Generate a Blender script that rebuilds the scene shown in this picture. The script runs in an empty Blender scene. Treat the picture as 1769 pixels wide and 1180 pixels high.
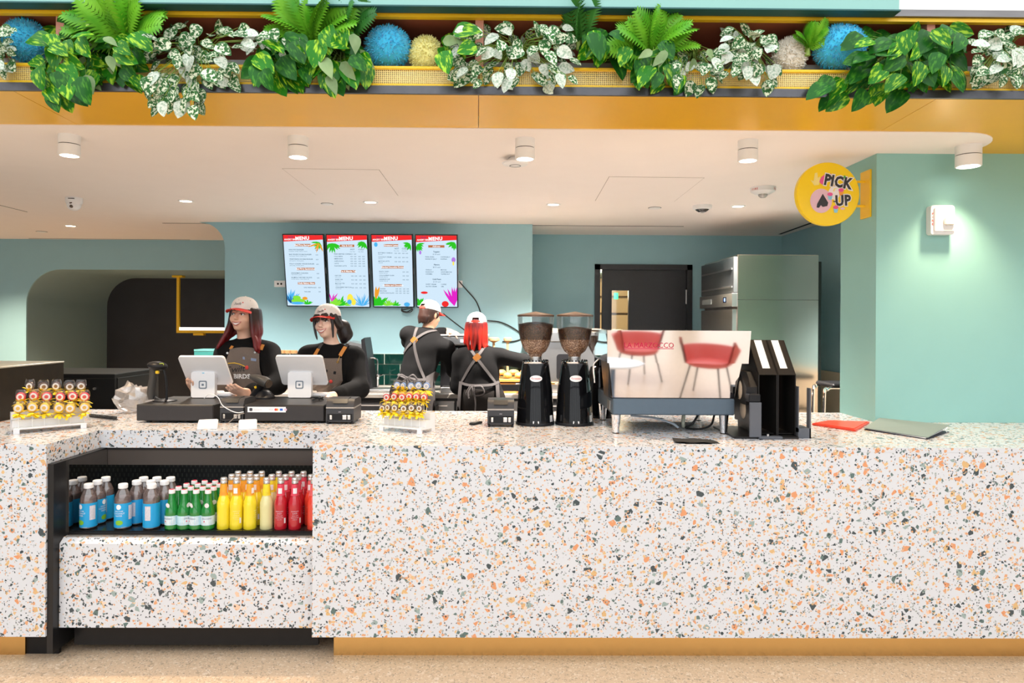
import bpy, bmesh, math, random
import numpy as np
from mathutils import Vector, Matrix, Euler

# ------------------------------------------------------------------ camera, world, lights, exposure
SC = bpy.context.scene
COL = SC.collection
PI = math.pi
R = math.radians
CAM = Vector((0.0, -3.12, 1.571))
FPX, CX, CY, HZ = 1179.3, 884.5, 590.0, 557.0
YAW, ROLL = -0.0085, 0.0056
cd = bpy.data.cameras.new('camera')
cd.sensor_width = 36.0
cd.lens = 36.0 * FPX / 1769.0
cd.shift_y = (HZ - CY) / 1769.0
cd.clip_start = 0.05
cam = bpy.data.objects.new('camera', cd)
COL.objects.link(cam)
CROT = Matrix.Rotation(YAW, 3, 'Z') @ Matrix.Rotation(PI / 2, 3, 'X') @ Matrix.Rotation(ROLL, 3, 'Z')
cam.matrix_world = Matrix.Translation(CAM) @ CROT.to_4x4()
SC.camera = cam


def at(px, py, Y):
    """the point of the vertical plane y = Y that the photograph shows at pixel (px, py)"""
    d = CROT @ Vector(((px - CX) / FPX, -(py - HZ) / FPX, -1.0))
    t = (Y - CAM.y) / d.y
    return CAM + d * t


def atz(px, py, Z):
    d = CROT @ Vector(((px - CX) / FPX, -(py - HZ) / FPX, -1.0))
    t = (Z - CAM.z) / d.z
    return CAM + d * t


def X(px, Y, py=557):
    return at(px, py, Y).x


def Z(py, Y, px=884):
    return at(px, py, Y).z


world = bpy.data.worlds.new('daylight')
SC.world = world
world.use_nodes = True
wn = world.node_tree.nodes
wn['Background'].inputs[0].default_value = (0.93, 0.97, 1.0, 1)
wn['Background'].inputs[1].default_value = 1.4
SC.view_settings.view_transform = 'Standard'
SC.view_settings.look = 'None'
SC.view_settings.gamma = 1.0
SC.view_settings.use_curve_mapping = False
SC.view_settings.exposure = 0.78

ZT = 1.005     # worktop height
ZCEIL = 2.56   # staff-area ceiling
WARM = (1.0, 0.91, 0.82)


def spot(name, loc, power, angle=80, blend=0.6, col=WARM, target=None, radius=0.04):
    l = bpy.data.lights.new(name, 'SPOT')
    l.energy = power
    l.spot_size = R(angle)
    l.spot_blend = blend
    l.color = col
    l.shadow_soft_size = radius
    o = bpy.data.objects.new(name, l)
    COL.objects.link(o)
    o.location = loc
    if target is not None:
        o.rotation_euler = (Vector(target) - Vector(loc)).to_track_quat('-Z', 'Y').to_euler()
    return o


# ------------------------------------------------------------------ materials
MATS = {}


def M(name, col=(0.5, 0.5, 0.5), rough=0.5, metal=0.0, spec=0.5, var=0.05, nscale=30.0, bump=0.0, emit=0.0,
      trans=0.0, coat=0.0, ior=1.45, sss=0.0, aniso=None, sheen=0.0):
    if name in MATS:
        return MATS[name]
    m = bpy.data.materials.new(name)
    m.use_nodes = True
    nt = m.node_tree
    b = nt.nodes['Principled BSDF']
    b.inputs['Roughness'].default_value = rough
    b.inputs['Metallic'].default_value = metal
    b.inputs['Specular IOR Level'].default_value = spec
    b.inputs['IOR'].default_value = ior
    b.inputs['Transmission Weight'].default_value = trans
    b.inputs['Coat Weight'].default_value = coat
    b.inputs['Sheen Weight'].default_value = sheen
    if sss:
        b.inputs['Subsurface Weight'].default_value = sss
        b.inputs['Subsurface Radius'].default_value = (0.01, 0.004, 0.002)
    tc = nt.nodes.new('ShaderNodeTexCoord')
    no = nt.nodes.new('ShaderNodeTexNoise')
    no.inputs['Scale'].default_value = nscale
    no.inputs['Detail'].default_value = 4
    src = tc.outputs['Object']
    if aniso:
        mp = nt.nodes.new('ShaderNodeMapping')
        mp.inputs['Scale'].default_value = aniso
        nt.links.new(src, mp.inputs[0])
        src = mp.outputs[0]
    nt.links.new(src, no.inputs['Vector'])
    mx = nt.nodes.new('ShaderNodeMix')
    mx.data_type = 'RGBA'
    mx.inputs[6].default_value = (*[max(0, c * (1 - var)) for c in col], 1)
    mx.inputs[7].default_value = (*[min(1, c * (1 + var)) for c in col], 1)
    nt.links.new(no.outputs[0], mx.inputs[0])
    nt.links.new(mx.outputs[2], b.inputs['Base Color'])
    if emit:
        nt.links.new(mx.outputs[2], b.inputs['Emission Color'])
        b.inputs['Emission Strength'].default_value = emit
    if bump:
        bp = nt.nodes.new('ShaderNodeBump')
        bp.inputs['Strength'].default_value = bump
        bp.inputs['Distance'].default_value = 0.004
        nt.links.new(no.outputs[0], bp.inputs['Height'])
        nt.links.new(bp.outputs[0], b.inputs['Normal'])
    MATS[name] = m
    return m


def glow(name, col, s):
    if name in MATS:
        return MATS[name]
    m = bpy.data.materials.new(name)
    m.use_nodes = True
    nt = m.node_tree
    nt.nodes.remove(nt.nodes['Principled BSDF'])
    e = nt.nodes.new('ShaderNodeEmission')
    e.inputs[0].default_value = (*col, 1)
    e.inputs[1].default_value = s
    nt.links.new(e.outputs[0], nt.nodes['Material Output'].inputs[0])
    MATS[name] = m
    return m


def thin(name, tint=(1, 1, 1), refl=0.08, rough=0.03, haze=0.0, hazecol=(0.8, 0.8, 0.8)):
    """thin clear sheet: see-through with a real mirror component"""
    if name in MATS:
        return MATS[name]
    m = bpy.data.materials.new(name)
    m.use_nodes = True
    nt = m.node_tree
    nt.nodes.remove(nt.nodes['Principled BSDF'])
    t = nt.nodes.new('ShaderNodeBsdfTransparent')
    t.inputs[0].default_value = (*tint, 1)
    g = nt.nodes.new('ShaderNodeBsdfGlossy')
    g.inputs['Roughness'].default_value = rough
    lw = nt.nodes.new('ShaderNodeLayerWeight')
    lw.inputs[0].default_value = 0.25
    ma = nt.nodes.new('ShaderNodeMath')
    ma.operation = 'MULTIPLY_ADD'
    ma.inputs[1].default_value = 0.6
    ma.inputs[2].default_value = refl
    ma.use_clamp = True
    nt.links.new(lw.outputs['Fresnel'], ma.inputs[0])
    mx = nt.nodes.new('ShaderNodeMixShader')
    nt.links.new(ma.outputs[0], mx.inputs[0])
    nt.links.new(g.outputs[0], mx.inputs[2])
    if haze:
        d = nt.nodes.new('ShaderNodeBsdfDiffuse')
        d.inputs[0].default_value = (*hazecol, 1)
        m2 = nt.nodes.new('ShaderNodeMixShader')
        m2.inputs[0].default_value = haze
        nt.links.new(t.outputs[0], m2.inputs[1])
        nt.links.new(d.outputs[0], m2.inputs[2])
        nt.links.new(m2.outputs[0], mx.inputs[1])
    else:
        nt.links.new(t.outputs[0], mx.inputs[1])
    nt.links.new(mx.outputs[0], nt.nodes['Material Output'].inputs[0])
    MATS[name] = m
    return m


def terrazzo(name, base, layers, rough=0.25, warp=0.005, spec=0.5):
    """layers: (scale, keep, edge, [(pos, colour) ...])"""
    m = bpy.data.materials.new(name)
    m.use_nodes = True
    nt = m.node_tree
    N, L = nt.nodes, nt.links
    b = N['Principled BSDF']
    b.inputs['Roughness'].default_value = rough
    b.inputs['Specular IOR Level'].default_value = spec
    g = N.new('ShaderNodeNewGeometry')
    nz = N.new('ShaderNodeTexNoise')
    nz.inputs['Scale'].default_value = 55
    nz.inputs['Detail'].default_value = 3
    L.new(g.outputs['Position'], nz.inputs['Vector'])
    s1 = N.new('ShaderNodeVectorMath'); s1.operation = 'SUBTRACT'
    s1.inputs[1].default_value = (0.5, 0.5, 0.5)
    L.new(nz.outputs['Color'], s1.inputs[0])
    s2 = N.new('ShaderNodeVectorMath'); s2.operation = 'MULTIPLY_ADD'
    s2.inputs[1].default_value = (warp, warp, warp)
    L.new(s1.outputs[0], s2.inputs[0])
    L.new(g.outputs['Position'], s2.inputs[2])
    cur = None
    n2 = N.new('ShaderNodeTexNoise'); n2.inputs['Scale'].default_value = 3.0
    L.new(g.outputs['Position'], n2.inputs['Vector'])
    m0 = N.new('ShaderNodeMix'); m0.data_type = 'RGBA'
    m0.inputs[6].default_value = (*[c * 0.97 for c in base], 1)
    m0.inputs[7].default_value = (*base, 1)
    L.new(n2.outputs[0], m0.inputs[0])
    cur = m0.outputs[2]
    for i, (sc, keep, edge, ramp) in enumerate(layers):
        off = N.new('ShaderNodeVectorMath'); off.operation = 'ADD'
        off.inputs[1].default_value = (3.7 * i, 1.3 * i, 5.1 * i)
        L.new(s2.outputs[0], off.inputs[0])
        ve = N.new('ShaderNodeTexVoronoi'); ve.feature = 'DISTANCE_TO_EDGE'
        vf = N.new('ShaderNodeTexVoronoi'); vf.feature = 'F1'
        for v in (ve, vf):
            v.inputs['Scale'].default_value = sc
            L.new(off.outputs[0], v.inputs['Vector'])
        sp = N.new('ShaderNodeSeparateColor')
        L.new(vf.outputs['Color'], sp.inputs[0])
        thr = N.new('ShaderNodeMath'); thr.operation = 'MULTIPLY_ADD'   # edge inset, uneven from chip to chip
        thr.inputs[1].default_value = edge * 1.3
        thr.inputs[2].default_value = edge * 0.45
        L.new(sp.outputs[2], thr.inputs[0])
        gt = N.new('ShaderNodeMath'); gt.operation = 'GREATER_THAN'
        L.new(ve.outputs['Distance'], gt.inputs[0]); L.new(thr.outputs[0], gt.inputs[1])
        kp = N.new('ShaderNodeMath'); kp.operation = 'LESS_THAN'
        kp.inputs[1].default_value = keep
        L.new(sp.outputs[0], kp.inputs[0])
        an = N.new('ShaderNodeMath'); an.operation = 'MULTIPLY'
        L.new(gt.outputs[0], an.inputs[0]); L.new(kp.outputs[0], an.inputs[1])
        cr = N.new('ShaderNodeValToRGB')
        cr.color_ramp.interpolation = 'CONSTANT'
        els = cr.color_ramp.elements
        els[0].position = 0; els[0].color = (*ramp[0][1], 1)
        els[1].position = ramp[1][0]; els[1].color = (*ramp[1][1], 1)
        for p, c in ramp[2:]:
            e = els.new(p); e.color = (*c, 1)
        L.new(sp.outputs[1], cr.inputs[0])
        mx = N.new('ShaderNodeMix'); mx.data_type = 'RGBA'
        L.new(an.outputs[0], mx.inputs[0]); L.new(cur, mx.inputs[6]); L.new(cr.outputs[0], mx.inputs[7])
        cur = mx.outputs[2]
    L.new(cur, b.inputs['Base Color'])
    MATS[name] = m
    return m


def ramp_mat(name, scale, stops, rough=0.5, tex='NOISE', detail=3.0, aniso=(1, 1, 1), coord='Object', bump=0.0, spec=0.5, dist=0.0):
    """a colour ramp over noise/voronoi/wave"""
    if name in MATS:
        return MATS[name]
    m = bpy.data.materials.new(name)
    m.use_nodes = True
    nt = m.node_tree
    b = nt.nodes['Principled BSDF']
    b.inputs['Roughness'].default_value = rough
    b.inputs['Specular IOR Level'].default_value = spec
    tc = nt.nodes.new('ShaderNodeTexCoord')
    mp = nt.nodes.new('ShaderNodeMapping')
    mp.inputs['Scale'].default_value = aniso
    nt.links.new(tc.outputs[coord], mp.inputs[0])
    if tex == 'NOISE':
        t = nt.nodes.new('ShaderNodeTexNoise')
        t.inputs['Detail'].default_value = detail
        t.inputs['Distortion'].default_value = dist
        out = t.outputs[0]
    elif tex == 'VORONOI':
        t = nt.nodes.new('ShaderNodeTexVoronoi')
        out = t.outputs['Distance']
    t.inputs['Scale'].default_value = scale
    nt.links.new(mp.outputs[0], t.inputs['Vector'])
    cr = nt.nodes.new('ShaderNodeValToRGB')
    els = cr.color_ramp.elements
    els[0].position = stops[0][0]; els[0].color = (*stops[0][1], 1)
    els[1].position = stops[1][0]; els[1].color = (*stops[1][1], 1)
    for p, c in stops[2:]:
        e = els.new(p); e.color = (*c, 1)
    nt.links.new(out, cr.inputs[0])
    nt.links.new(cr.outputs[0], b.inputs['Base Color'])
    if bump:
        bp = nt.nodes.new('ShaderNodeBump')
        bp.inputs['Strength'].default_value = bump
        bp.inputs['Distance'].default_value = 0.003
        nt.links.new(out, bp.inputs['Height'])
        nt.links.new(bp.outputs[0], b.inputs['Normal'])
    MATS[name] = m
    return m


# ------------------------------------------------------------------ mesh builder
class MB:
    def __init__(s):
        s.v, s.f, s.m, s.mi = [], [], [], 0

    def add(s, vs, fs):
        n = len(s.v)
        s.v += [tuple(p) for p in vs]
        s.f += [tuple(n + i for i in f) for f in fs]
        s.m += [s.mi] * len(fs)
        return s

    def box(s, x0, x1, y0, y1, z0, z1):
        return s.add([(x0, y0, z0), (x1, y0, z0), (x1, y1, z0), (x0, y1, z0), (x0, y0, z1), (x1, y0, z1), (x1, y1, z1), (x0, y1, z1)],
                     [(0, 3, 2, 1), (4, 5, 6, 7), (0, 1, 5, 4), (1, 2, 6, 5), (2, 3, 7, 6), (3, 0, 4, 7)])

    def cbox(s, x0, x1, y0, y1, z0, z1, c=0.004, mat=None):
        """chamfered box"""
        c = min(c, (x1 - x0) * .49, (y1 - y0) * .49, (z1 - z0) * .49)
        lo, hi = (x0, y0, z0), (x1, y1, z1)
        vs, idx = [], {}
        for sx in (0, 1):
            for sy in (0, 1):
                for sz in (0, 1):
                    sg = (sx, sy, sz)
                    for ax in range(3):
                        p = []
                        for k in range(3):
                            e = hi[k] if sg[k] else lo[k]
                            if k != ax:
                                e += -c if sg[k] else c
                            p.append(e)
                        idx[(sg, ax)] = len(vs)
                        vs.append(p)
        fs = []
        for ax in range(3):
            o = [k for k in range(3) if k != ax]
            for sd in (0, 1):
                f = []
                for a, b in ((0, 0), (1, 0), (1, 1), (0, 1)):
                    sg = [0, 0, 0]; sg[ax] = sd; sg[o[0]] = a; sg[o[1]] = b
                    f.append(idx[(tuple(sg), ax)])
                fs.append(f)
        for ax in range(3):          # edges along ax
            o = [k for k in range(3) if k != ax]
            for a in (0, 1):
                for b in (0, 1):
                    g0 = [0, 0, 0]; g0[o[0]] = a; g0[o[1]] = b
                    g1 = list(g0); g1[ax] = 1
                    g0, g1 = tuple(g0), tuple(g1)
                    fs.append([idx[(g0, o[0])], idx[(g1, o[0])], idx[(g1, o[1])], idx[(g0, o[1])]])
        for sx in (0, 1):
            for sy in (0, 1):
                for sz in (0, 1):
                    sg = (sx, sy, sz)
                    fs.append([idx[(sg, 0)], idx[(sg, 1)], idx[(sg, 2)]])
        if mat is not None:
            vs = [mat @ Vector(p) for p in vs]
        return s.add(vs, fs)

    def cyl(s, p0, p1, r0, r1=None, n=16, cap=True):
        return s.tube([p0, p1], [r0, r0 if r1 is None else r1], n, cap)

    def tube(s, pts, r, n=8, cap=True, flat=None):
        pts = [Vector(p) for p in pts]
        rs = r if isinstance(r, (list, tuple)) else [r] * len(pts)
        t = (pts[1] - pts[0]).normalized()
        u = t.orthogonal().normalized()
        rings = []
        for i, p in enumerate(pts):
            a = pts[min(i + 1, len(pts) - 1)] - pts[max(i - 1, 0)]
            if a.length > 1e-9:
                nt_ = a.normalized()
                q = t.rotation_difference(nt_)
                u = (q @ u)
                u = (u - nt_ * u.dot(nt_)).normalized()
                t = nt_
            w = t.cross(u)
            rings.append([p + (u * math.cos(2 * PI * k / n) + w * math.sin(2 * PI * k / n) * (flat or 1.0)) * rs[i] for k in range(n)])
        vs = [q for rg in rings for q in rg]
        fs = []
        for i in range(len(rings) - 1):
            for k in range(n):
                a, b = i * n + k, i * n + (k + 1) % n
                fs.append((a, b, b + n, a + n))
        if cap:
            fs.append(tuple(range(n - 1, -1, -1)))
            fs.append(tuple(range((len(rings) - 1) * n, len(rings) * n)))
        return s.add(vs, fs)

    def lathe(s, prof, n=24, c=(0, 0, 0), mat=None, a0=0.0, a1=None, cap=True):
        full = a1 is None
        m = n if full else n + 1
        a1 = 2 * PI if full else a1
        vs, fs = [], []
        for r, z in prof:
            for k in range(m):
                a = a0 + (a1 - a0) * k / n
                p = Vector((r * math.cos(a), r * math.sin(a), z))
                if mat is not None:
                    p = mat @ p
                vs.append(p + Vector(c))
        for i in range(len(prof) - 1):
            for k in range(n):
                k2 = (k + 1) % m if full else k + 1
                fs.append((i * m + k, i * m + k2, (i + 1) * m + k2, (i + 1) * m + k))
        if full and cap:
            if prof[0][0] > 1e-6:
                fs.append(tuple(range(m - 1, -1, -1)))
            if prof[-1][0] > 1e-6:
                fs.append(tuple((len(prof) - 1) * m + k for k in range(m)))
        return s.add(vs, fs)

    def prism(s, poly, lo, hi, axis='y'):
        n = len(poly)
        def P(a, b, h):
            return {'y': (a, h, b), 'x': (h, a, b), 'z': (a, b, h)}[axis]
        vs = [P(a, b, lo) for a, b in poly] + [P(a, b, hi) for a, b in poly]
        fs = [tuple(range(n)), tuple(range(2 * n - 1, n - 1, -1))]
        fs += [(i, (i + 1) % n, n + (i + 1) % n, n + i) for i in range(n)]
        return s.add(vs, fs)

    def ell(s, c, r, nu=16, nv=10, mat=None):
        prof = [(math.sin(PI * i / nv), -math.cos(PI * i / nv)) for i in range(nv + 1)]
        vs, fs = [], []
        for pr, pz in prof:
            for k in range(nu):
                a = 2 * PI * k / nu
                p = Vector((pr * math.cos(a) * r[0], pr * math.sin(a) * r[1], pz * r[2]))
                if mat is not None:
                    p = mat @ p
                vs.append(p + Vector(c))
        for i in range(nv):
            for k in range(nu):
                fs.append((i * nu + k, i * nu + (k + 1) % nu, (i + 1) * nu + (k + 1) % nu, (i + 1) * nu + k))
        return s.add(vs, fs)

    def quad(s, a, b, c, d):
        return s.add([a, b, c, d], [(0, 1, 2, 3)])

    def text(s, st, x, z, size, y=0.0, bold=0.0, align='CENTER', rot=0.0, mat=None, sx=1.0, shear=0.0):
        vs, fs = text_geo(st, bold, align, shear)
        c, sn = math.cos(rot), math.sin(rot)
        out = []
        for a, b in vs:
            a, b = a * size * sx, b * size
            p = Vector((x + a * c - b * sn, y, z + a * sn + b * c))
            out.append(mat @ p if mat is not None else p)
        return s.add(out, fs)

    def mesh(s, name, recalc=True, smooth=35):
        me = bpy.data.meshes.new(name)
        me.from_pydata(s.v, [], s.f)
        if any(s.m):
            me.polygons.foreach_set('material_index', s.m)
        if recalc:
            bm = bmesh.new(); bm.from_mesh(me)
            bmesh.ops.recalc_face_normals(bm, faces=bm.faces)
            bm.to_mesh(me); bm.free()
        if smooth:
            me.polygons.foreach_set('use_smooth', [True] * len(me.polygons))
            me.set_sharp_from_angle(angle=R(smooth))
        me.update()
        return me

    def build(s, name, mats, parent=None, loc=None, rot=None, recalc=True, smooth=35):
        me = s.mesh(name, recalc, smooth)
        for m in (mats if isinstance(mats, (list, tuple)) else [mats]):
            me.materials.append(m)
        return obj(name, me, parent, loc, rot)


_TG = {}


def text_geo(st, bold=0.0, align='CENTER', shear=0.0):
    key = (st, round(bold, 4), align, shear)
    if key not in _TG:
        cu = bpy.data.curves.new('t', 'FONT')
        cu.body = st
        cu.align_x = align
        cu.align_y = 'CENTER'
        cu.offset = bold
        cu.shear = shear
        cu.resolution_u = 2
        if bold > .04:
            cu.space_character = 1.12
        o = bpy.data.objects.new('t', cu)
        me = o.to_mesh()
        vs = [(v.co.x, v.co.y) for v in me.vertices]
        fs = [tuple(p.vertices) for p in me.polygons]
        o.to_mesh_clear()
        bpy.data.objects.remove(o)
        bpy.data.curves.remove(cu)
        _TG[key] = (vs, fs)
    return _TG[key]


def obj(name, me, parent=None, loc=None, rot=None, scale=None):
    o = bpy.data.objects.new(name, me)
    COL.objects.link(o)
    if parent is not None:
        o.parent = parent
    if loc is not None:
        o.location = loc
    if rot is not None:
        o.rotation_euler = rot
    if scale is not None:
        o.scale = scale if isinstance(scale, (tuple, list)) else (scale,) * 3
    return o


def tag(o, label=None, cat=None, group=None, kind=None):
    if label: o['label'] = label
    if cat: o['category'] = cat
    if group: o['group'] = group
    if kind: o['kind'] = kind
    return o


def thing(name, label, cat, loc=(0, 0, 0), rot=(0, 0, 0), group=None):
    o = bpy.data.objects.new(name, None)
    COL.objects.link(o)
    o.location = loc
    o.rotation_euler = rot
    return tag(o, label, cat, group)


def struct(o, label, cat):
    return tag(o, label, cat, kind='structure')


KIDS = {}


def kids(o):
    return [c for c in COL.objects if c.parent == o]


def dup(root, loc, rot=None, label=None, group=None, children=None):
    ch = children if children is not None else kids(root)
    r = root.copy(); COL.objects.link(r)
    r.location = loc
    if rot is not None:
        r.rotation_euler = rot
    if label: r['label'] = label
    if group: r['group'] = group
    for c in ch:
        n = c.copy(); COL.objects.link(n); n.parent = r
        for g in kids(c):
            d = g.copy(); COL.objects.link(d); d.parent = n
    return r


def arc(cx, cz, r, a0, a1, n=8):
    return [(cx + r * math.cos(R(a0 + (a1 - a0) * i / n)), cz + r * math.sin(R(a0 + (a1 - a0) * i / n))) for i in range(n + 1)]


def rrect(x0, x1, z0, z1, r, n=5):
    return arc(x1 - r, z1 - r, r, 0, 90, n) + arc(x0 + r, z1 - r, r, 90, 180, n) + arc(x0 + r, z0 + r, r, 180, 270, n) + arc(x1 - r, z0 + r, r, 270, 360, n)


def bez(pts, n=8):
    """Catmull-Rom through the points"""
    P = [Vector(p) for p in pts]
    P = [P[0] * 2 - P[1]] + P + [P[-1] * 2 - P[-2]]
    out = []
    for i in range(1, len(P) - 2):
        for k in range(n):
            t = k / n
            a, b, c, d = P[i - 1], P[i], P[i + 1], P[i + 2]
            out.append(0.5 * ((2 * b) + (c - a) * t + (2 * a - 5 * b + 4 * c - d) * t * t + (3 * b - a - 3 * c + d) * t ** 3))
    out.append(P[-2])
    return out


# palette
TZ = terrazzo('terrazzo', (0.655, 0.665, 0.695), [
    (37, 0.18, 0.12, [(0, (0.70, 0.30, 0.14)), (0.22, (0.66, 0.42, 0.19)), (0.42, (0.10, 0.16, 0.15)), (0.60, (0.78, 0.52, 0.36)), (0.74, (0.30, 0.38, 0.36)), (0.86, (0.05, 0.07, 0.08))]),
    (72, 0.23, 0.11, [(0, (0.04, 0.06, 0.07)), (0.30, (0.68, 0.34, 0.17)), (0.55, (0.70, 0.46, 0.22)), (0.75, (0.12, 0.18, 0.17)), (0.9, (0.80, 0.60, 0.46))]),
    (128, 0.20, 0.09, [(0, (0.07, 0.08, 0.09)), (0.45, (0.66, 0.40, 0.24)), (0.8, (0.35, 0.38, 0.36))])], rough=0.22)
FLOORM = terrazzo('floor_stone', (0.70, 0.50, 0.33), [
    (60, 0.25, 0.1, [(0, (0.60, 0.43, 0.28)), (0.4, (0.78, 0.60, 0.44)), (0.8, (0.48, 0.34, 0.22))]),
    (150, 0.3, 0.08, [(0, (0.82, 0.66, 0.50)), (0.4, (0.50, 0.36, 0.25)), (0.8, (0.34, 0.25, 0.18))])], rough=0.35)
TEAL = M('teal_paint', (0.28, 0.54, 0.50), 0.55, var=0.03, nscale=6)
TEALB = M('sage_paint', (0.31, 0.53, 0.60), 0.6, var=0.03, nscale=6)
CEILM = M('ceiling_paint', (0.90, 0.83, 0.79), 0.8, var=0.02, nscale=5)
GOLD = M('gold_paint', (0.80, 0.44, 0.008), 0.30, spec=0.5, var=0.05, nscale=4)
BRASS = M('brushed_brass', (0.74, 0.46, 0.17), 0.26, 1.0, var=0.12, nscale=60, aniso=(0.4, 1, 40))
STEEL = M('brushed_steel', (0.68, 0.67, 0.66), 0.28, 1.0, var=0.06, nscale=50, aniso=(60, 60, 0.5))
CHROME = M('chrome', (0.85, 0.85, 0.86), 0.06, 1.0, var=0.02)
BLACKP = M('black_plastic', (0.014, 0.014, 0.016), 0.4, spec=0.25, var=0.2, nscale=120)
BLACKM = M('black_metal', (0.010, 0.010, 0.011), 0.3, spec=0.3, var=0.2)
GREYP = M('grey_plastic', (0.09, 0.09, 0.10), 0.42, var=0.1)
WHITEP = M('white_plastic', (0.84, 0.84, 0.85), 0.3, var=0.02)
WHITE = M('white_paint', (0.86, 0.86, 0.86), 0.45, var=0.02)
YELP = M('yellow_paint', (0.93, 0.58, 0.02), 0.35, var=0.03)
DSTEEL = M('dark_steel', (0.10, 0.10, 0.11), 0.35, 0.7, var=0.25, nscale=20)
PAPER = M('paper', (0.86, 0.85, 0.83), 0.8, var=0.05)
REDP = M('red_plastic', (0.72, 0.05, 0.03), 0.35, var=0.04)
CABLE = M('cable_rubber', (0.02, 0.02, 0.02), 0.5)
# ------------------------------------------------------------------ the room
YF, YB = 0.0, 1.23          # service counter: front face, staff side
YBEAM = -0.13               # planter beam face
YMENU = 3.75                # wall with the menu screens
YDOOR = 4.54                # wall with the door
YLEFT = 5.30                # wall with the arch
YDARK = 7.0                 # dark wall behind the arch
XL, XR = -2.087, -0.878     # gap in the counter where the drinks case stands
XPIL = X(1513, 0.81)        # pillar's left face
XSIDE = X(1350, YDOOR)      # side wall of the staff area

o = MB().box(-11, 11, -13, 10, -0.12, 0).build('floor', FLOORM)
struct(o, 'speckled beige stone floor in front of the counter', 'floor')

o = MB().box(-8.9, XSIDE, YB + 0.0, YDOOR, 0.0, 0.006).build('floor', M('staff_floor', (0.24, 0.22, 0.21), 0.5, var=0.15, nscale=9))
struct(o, 'grey floor behind the counter', 'floor')

# ceiling: one slab with a rounded front corner, its edge lip sits a little under the gold soffit
xr = X(1705, 0.62, 240)
yc0 = 0.37
pl = [(-9, yc0)] + [(xr - 0.30, yc0)] + [(xr - 0.30 + 0.30 * math.sin(R(a)), yc0 + 0.30 - 0.30 * math.cos(R(a))) for a in range(10, 91, 10)] + [(xr, 0.81), (XSIDE + 1.2, 0.815), (XSIDE + 1.2, 9.5), (-9, 9.5)]
o = MB().prism(pl, ZCEIL, ZCEIL + 0.03, 'z').build('ceiling', CEILM)
struct(o, 'peach white ceiling over the staff area', 'ceiling')
o = MB().box(-9, 6, 0.0, 9.5, ZCEIL + 0.035, ZCEIL + 0.2).build('ceiling', M('slab', (0.5, 0.5, 0.5), 0.9))
struct(o, 'concrete slab above the staff ceiling', 'ceiling')

# gold soffit in panels
so = thing('trim_1', 'gold painted soffit under the planter beam', 'soffit')
so['kind'] = 'structure'
zs = ZCEIL + 0.004
yb_ = YBEAM
q = [atz(22, 157, zs).x, atz(827, 167, zs).x, atz(1612, 174, zs).x]
e = [atz(137, 217, zs).x, atz(827, 226, zs).x, atz(1513, 231, zs).x]
g_ = 0.0015
yk = yc0 + 0.02
for poly in ([(-9, yb_), (q[0] - g_, yb_), (e[0] - g_, yk), (-9, yk)], [(q[0] + g_, yb_), (q[1] - g_, yb_), (e[1] - g_, yk), (e[0] + g_, yk)],
             [(q[1] + g_, yb_), (q[2] - g_, yb_), (e[2] - g_, yk), (e[1] + g_, yk)],
             [(q[2] + g_, yb_), (6, yb_), (6, 0.81), (xr - 0.32, 0.81), (xr - 0.32, yk), (e[2] + g_, yk)]):
    MB().prism(poly, zs, zs + 0.02, 'z').build('gold_panel', GOLD, so)

# planter-beam structure: steel channel, fascias above
o = MB().box(-9, 6, YBEAM - 0.015, YBEAM + 0.02, Z(165, YBEAM), Z(151.5, YBEAM)).build('trim_2', DSTEEL)
struct(o, 'dark steel strip along the bottom of the planter beam', 'steel strip')
o = MB().box(-9, 6, YBEAM - 0.02, YBEAM + 0.05, Z(25, YBEAM), Z(13.5, YBEAM)).build('trim_3', M('grey_steel', (0.20, 0.19, 0.19), 0.35, 0.6, var=0.35, nscale=12, aniso=(0.3, 1, 3)))
struct(o, 'grey steel strip along the top of the planter beam', 'steel strip')
xw = X(1558, YBEAM - 0.1, 10)
o = MB().box(-9, xw, YBEAM - 0.08, YBEAM - 0.03, Z(11.5, YBEAM - 0.08), 5.2).build('wall_upper', TEAL)
struct(o, 'teal fascia above the planter beam', 'wall')
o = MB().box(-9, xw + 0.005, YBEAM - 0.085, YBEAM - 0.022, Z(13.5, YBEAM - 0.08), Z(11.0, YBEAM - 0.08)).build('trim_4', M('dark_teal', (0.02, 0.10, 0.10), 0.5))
struct(o, 'dark teal lip under the teal fascia', 'trim')
o = MB().box(xw, 6, YBEAM - 0.02, YBEAM + 0.02, Z(13.5, YBEAM), 5.2).build('wall_upper', WHITE)
struct(o, 'white fascia above the planter beam beside the teal one', 'wall')

# pillar
o = MB().box(XPIL, 6, 0.81, YB, ZT + 0.0005, ZCEIL + 0.03).build('wall_right', TEAL)
struct(o, 'teal pillar wall standing on the end of the counter', 'wall')
# side wall beyond the pillar
o = MB().box(XSIDE, XSIDE + 0.12, YB, YDOOR + 0.12, 0, ZCEIL).build('wall_side', TEALB)
struct(o, 'shaded side wall next to the steel refrigerator', 'wall')
o = MB().box(XSIDE - 0.015, XSIDE, YB, YDOOR, 0, Z(557, YDOOR) - 0.45).build('trim_5', M('wall_guard', (0.62, 0.55, 0.42), 0.5))
struct(o, 'tan wall guard low on the side wall', 'trim')

# door wall with the door opening
xd0, xd1 = X(1027, YDOOR), X(1195, YDOOR)
zd = Z(457, YDOOR, 1110)
xm1 = X(919, YMENU)
MBd = MB()
MBd.box(xm1 - 0.2, xd0, YDOOR, YDOOR + 0.12, 0, ZCEIL)
MBd.box(xd1, XSIDE, YDOOR, YDOOR + 0.12, 0, ZCEIL)
MBd.box(xd0, xd1, YDOOR, YDOOR + 0.12, zd, ZCEIL)
o = MBd.build('wall_back', TEALB)
struct(o, 'sage wall with the dark door and the steel refrigerator', 'wall')

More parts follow.
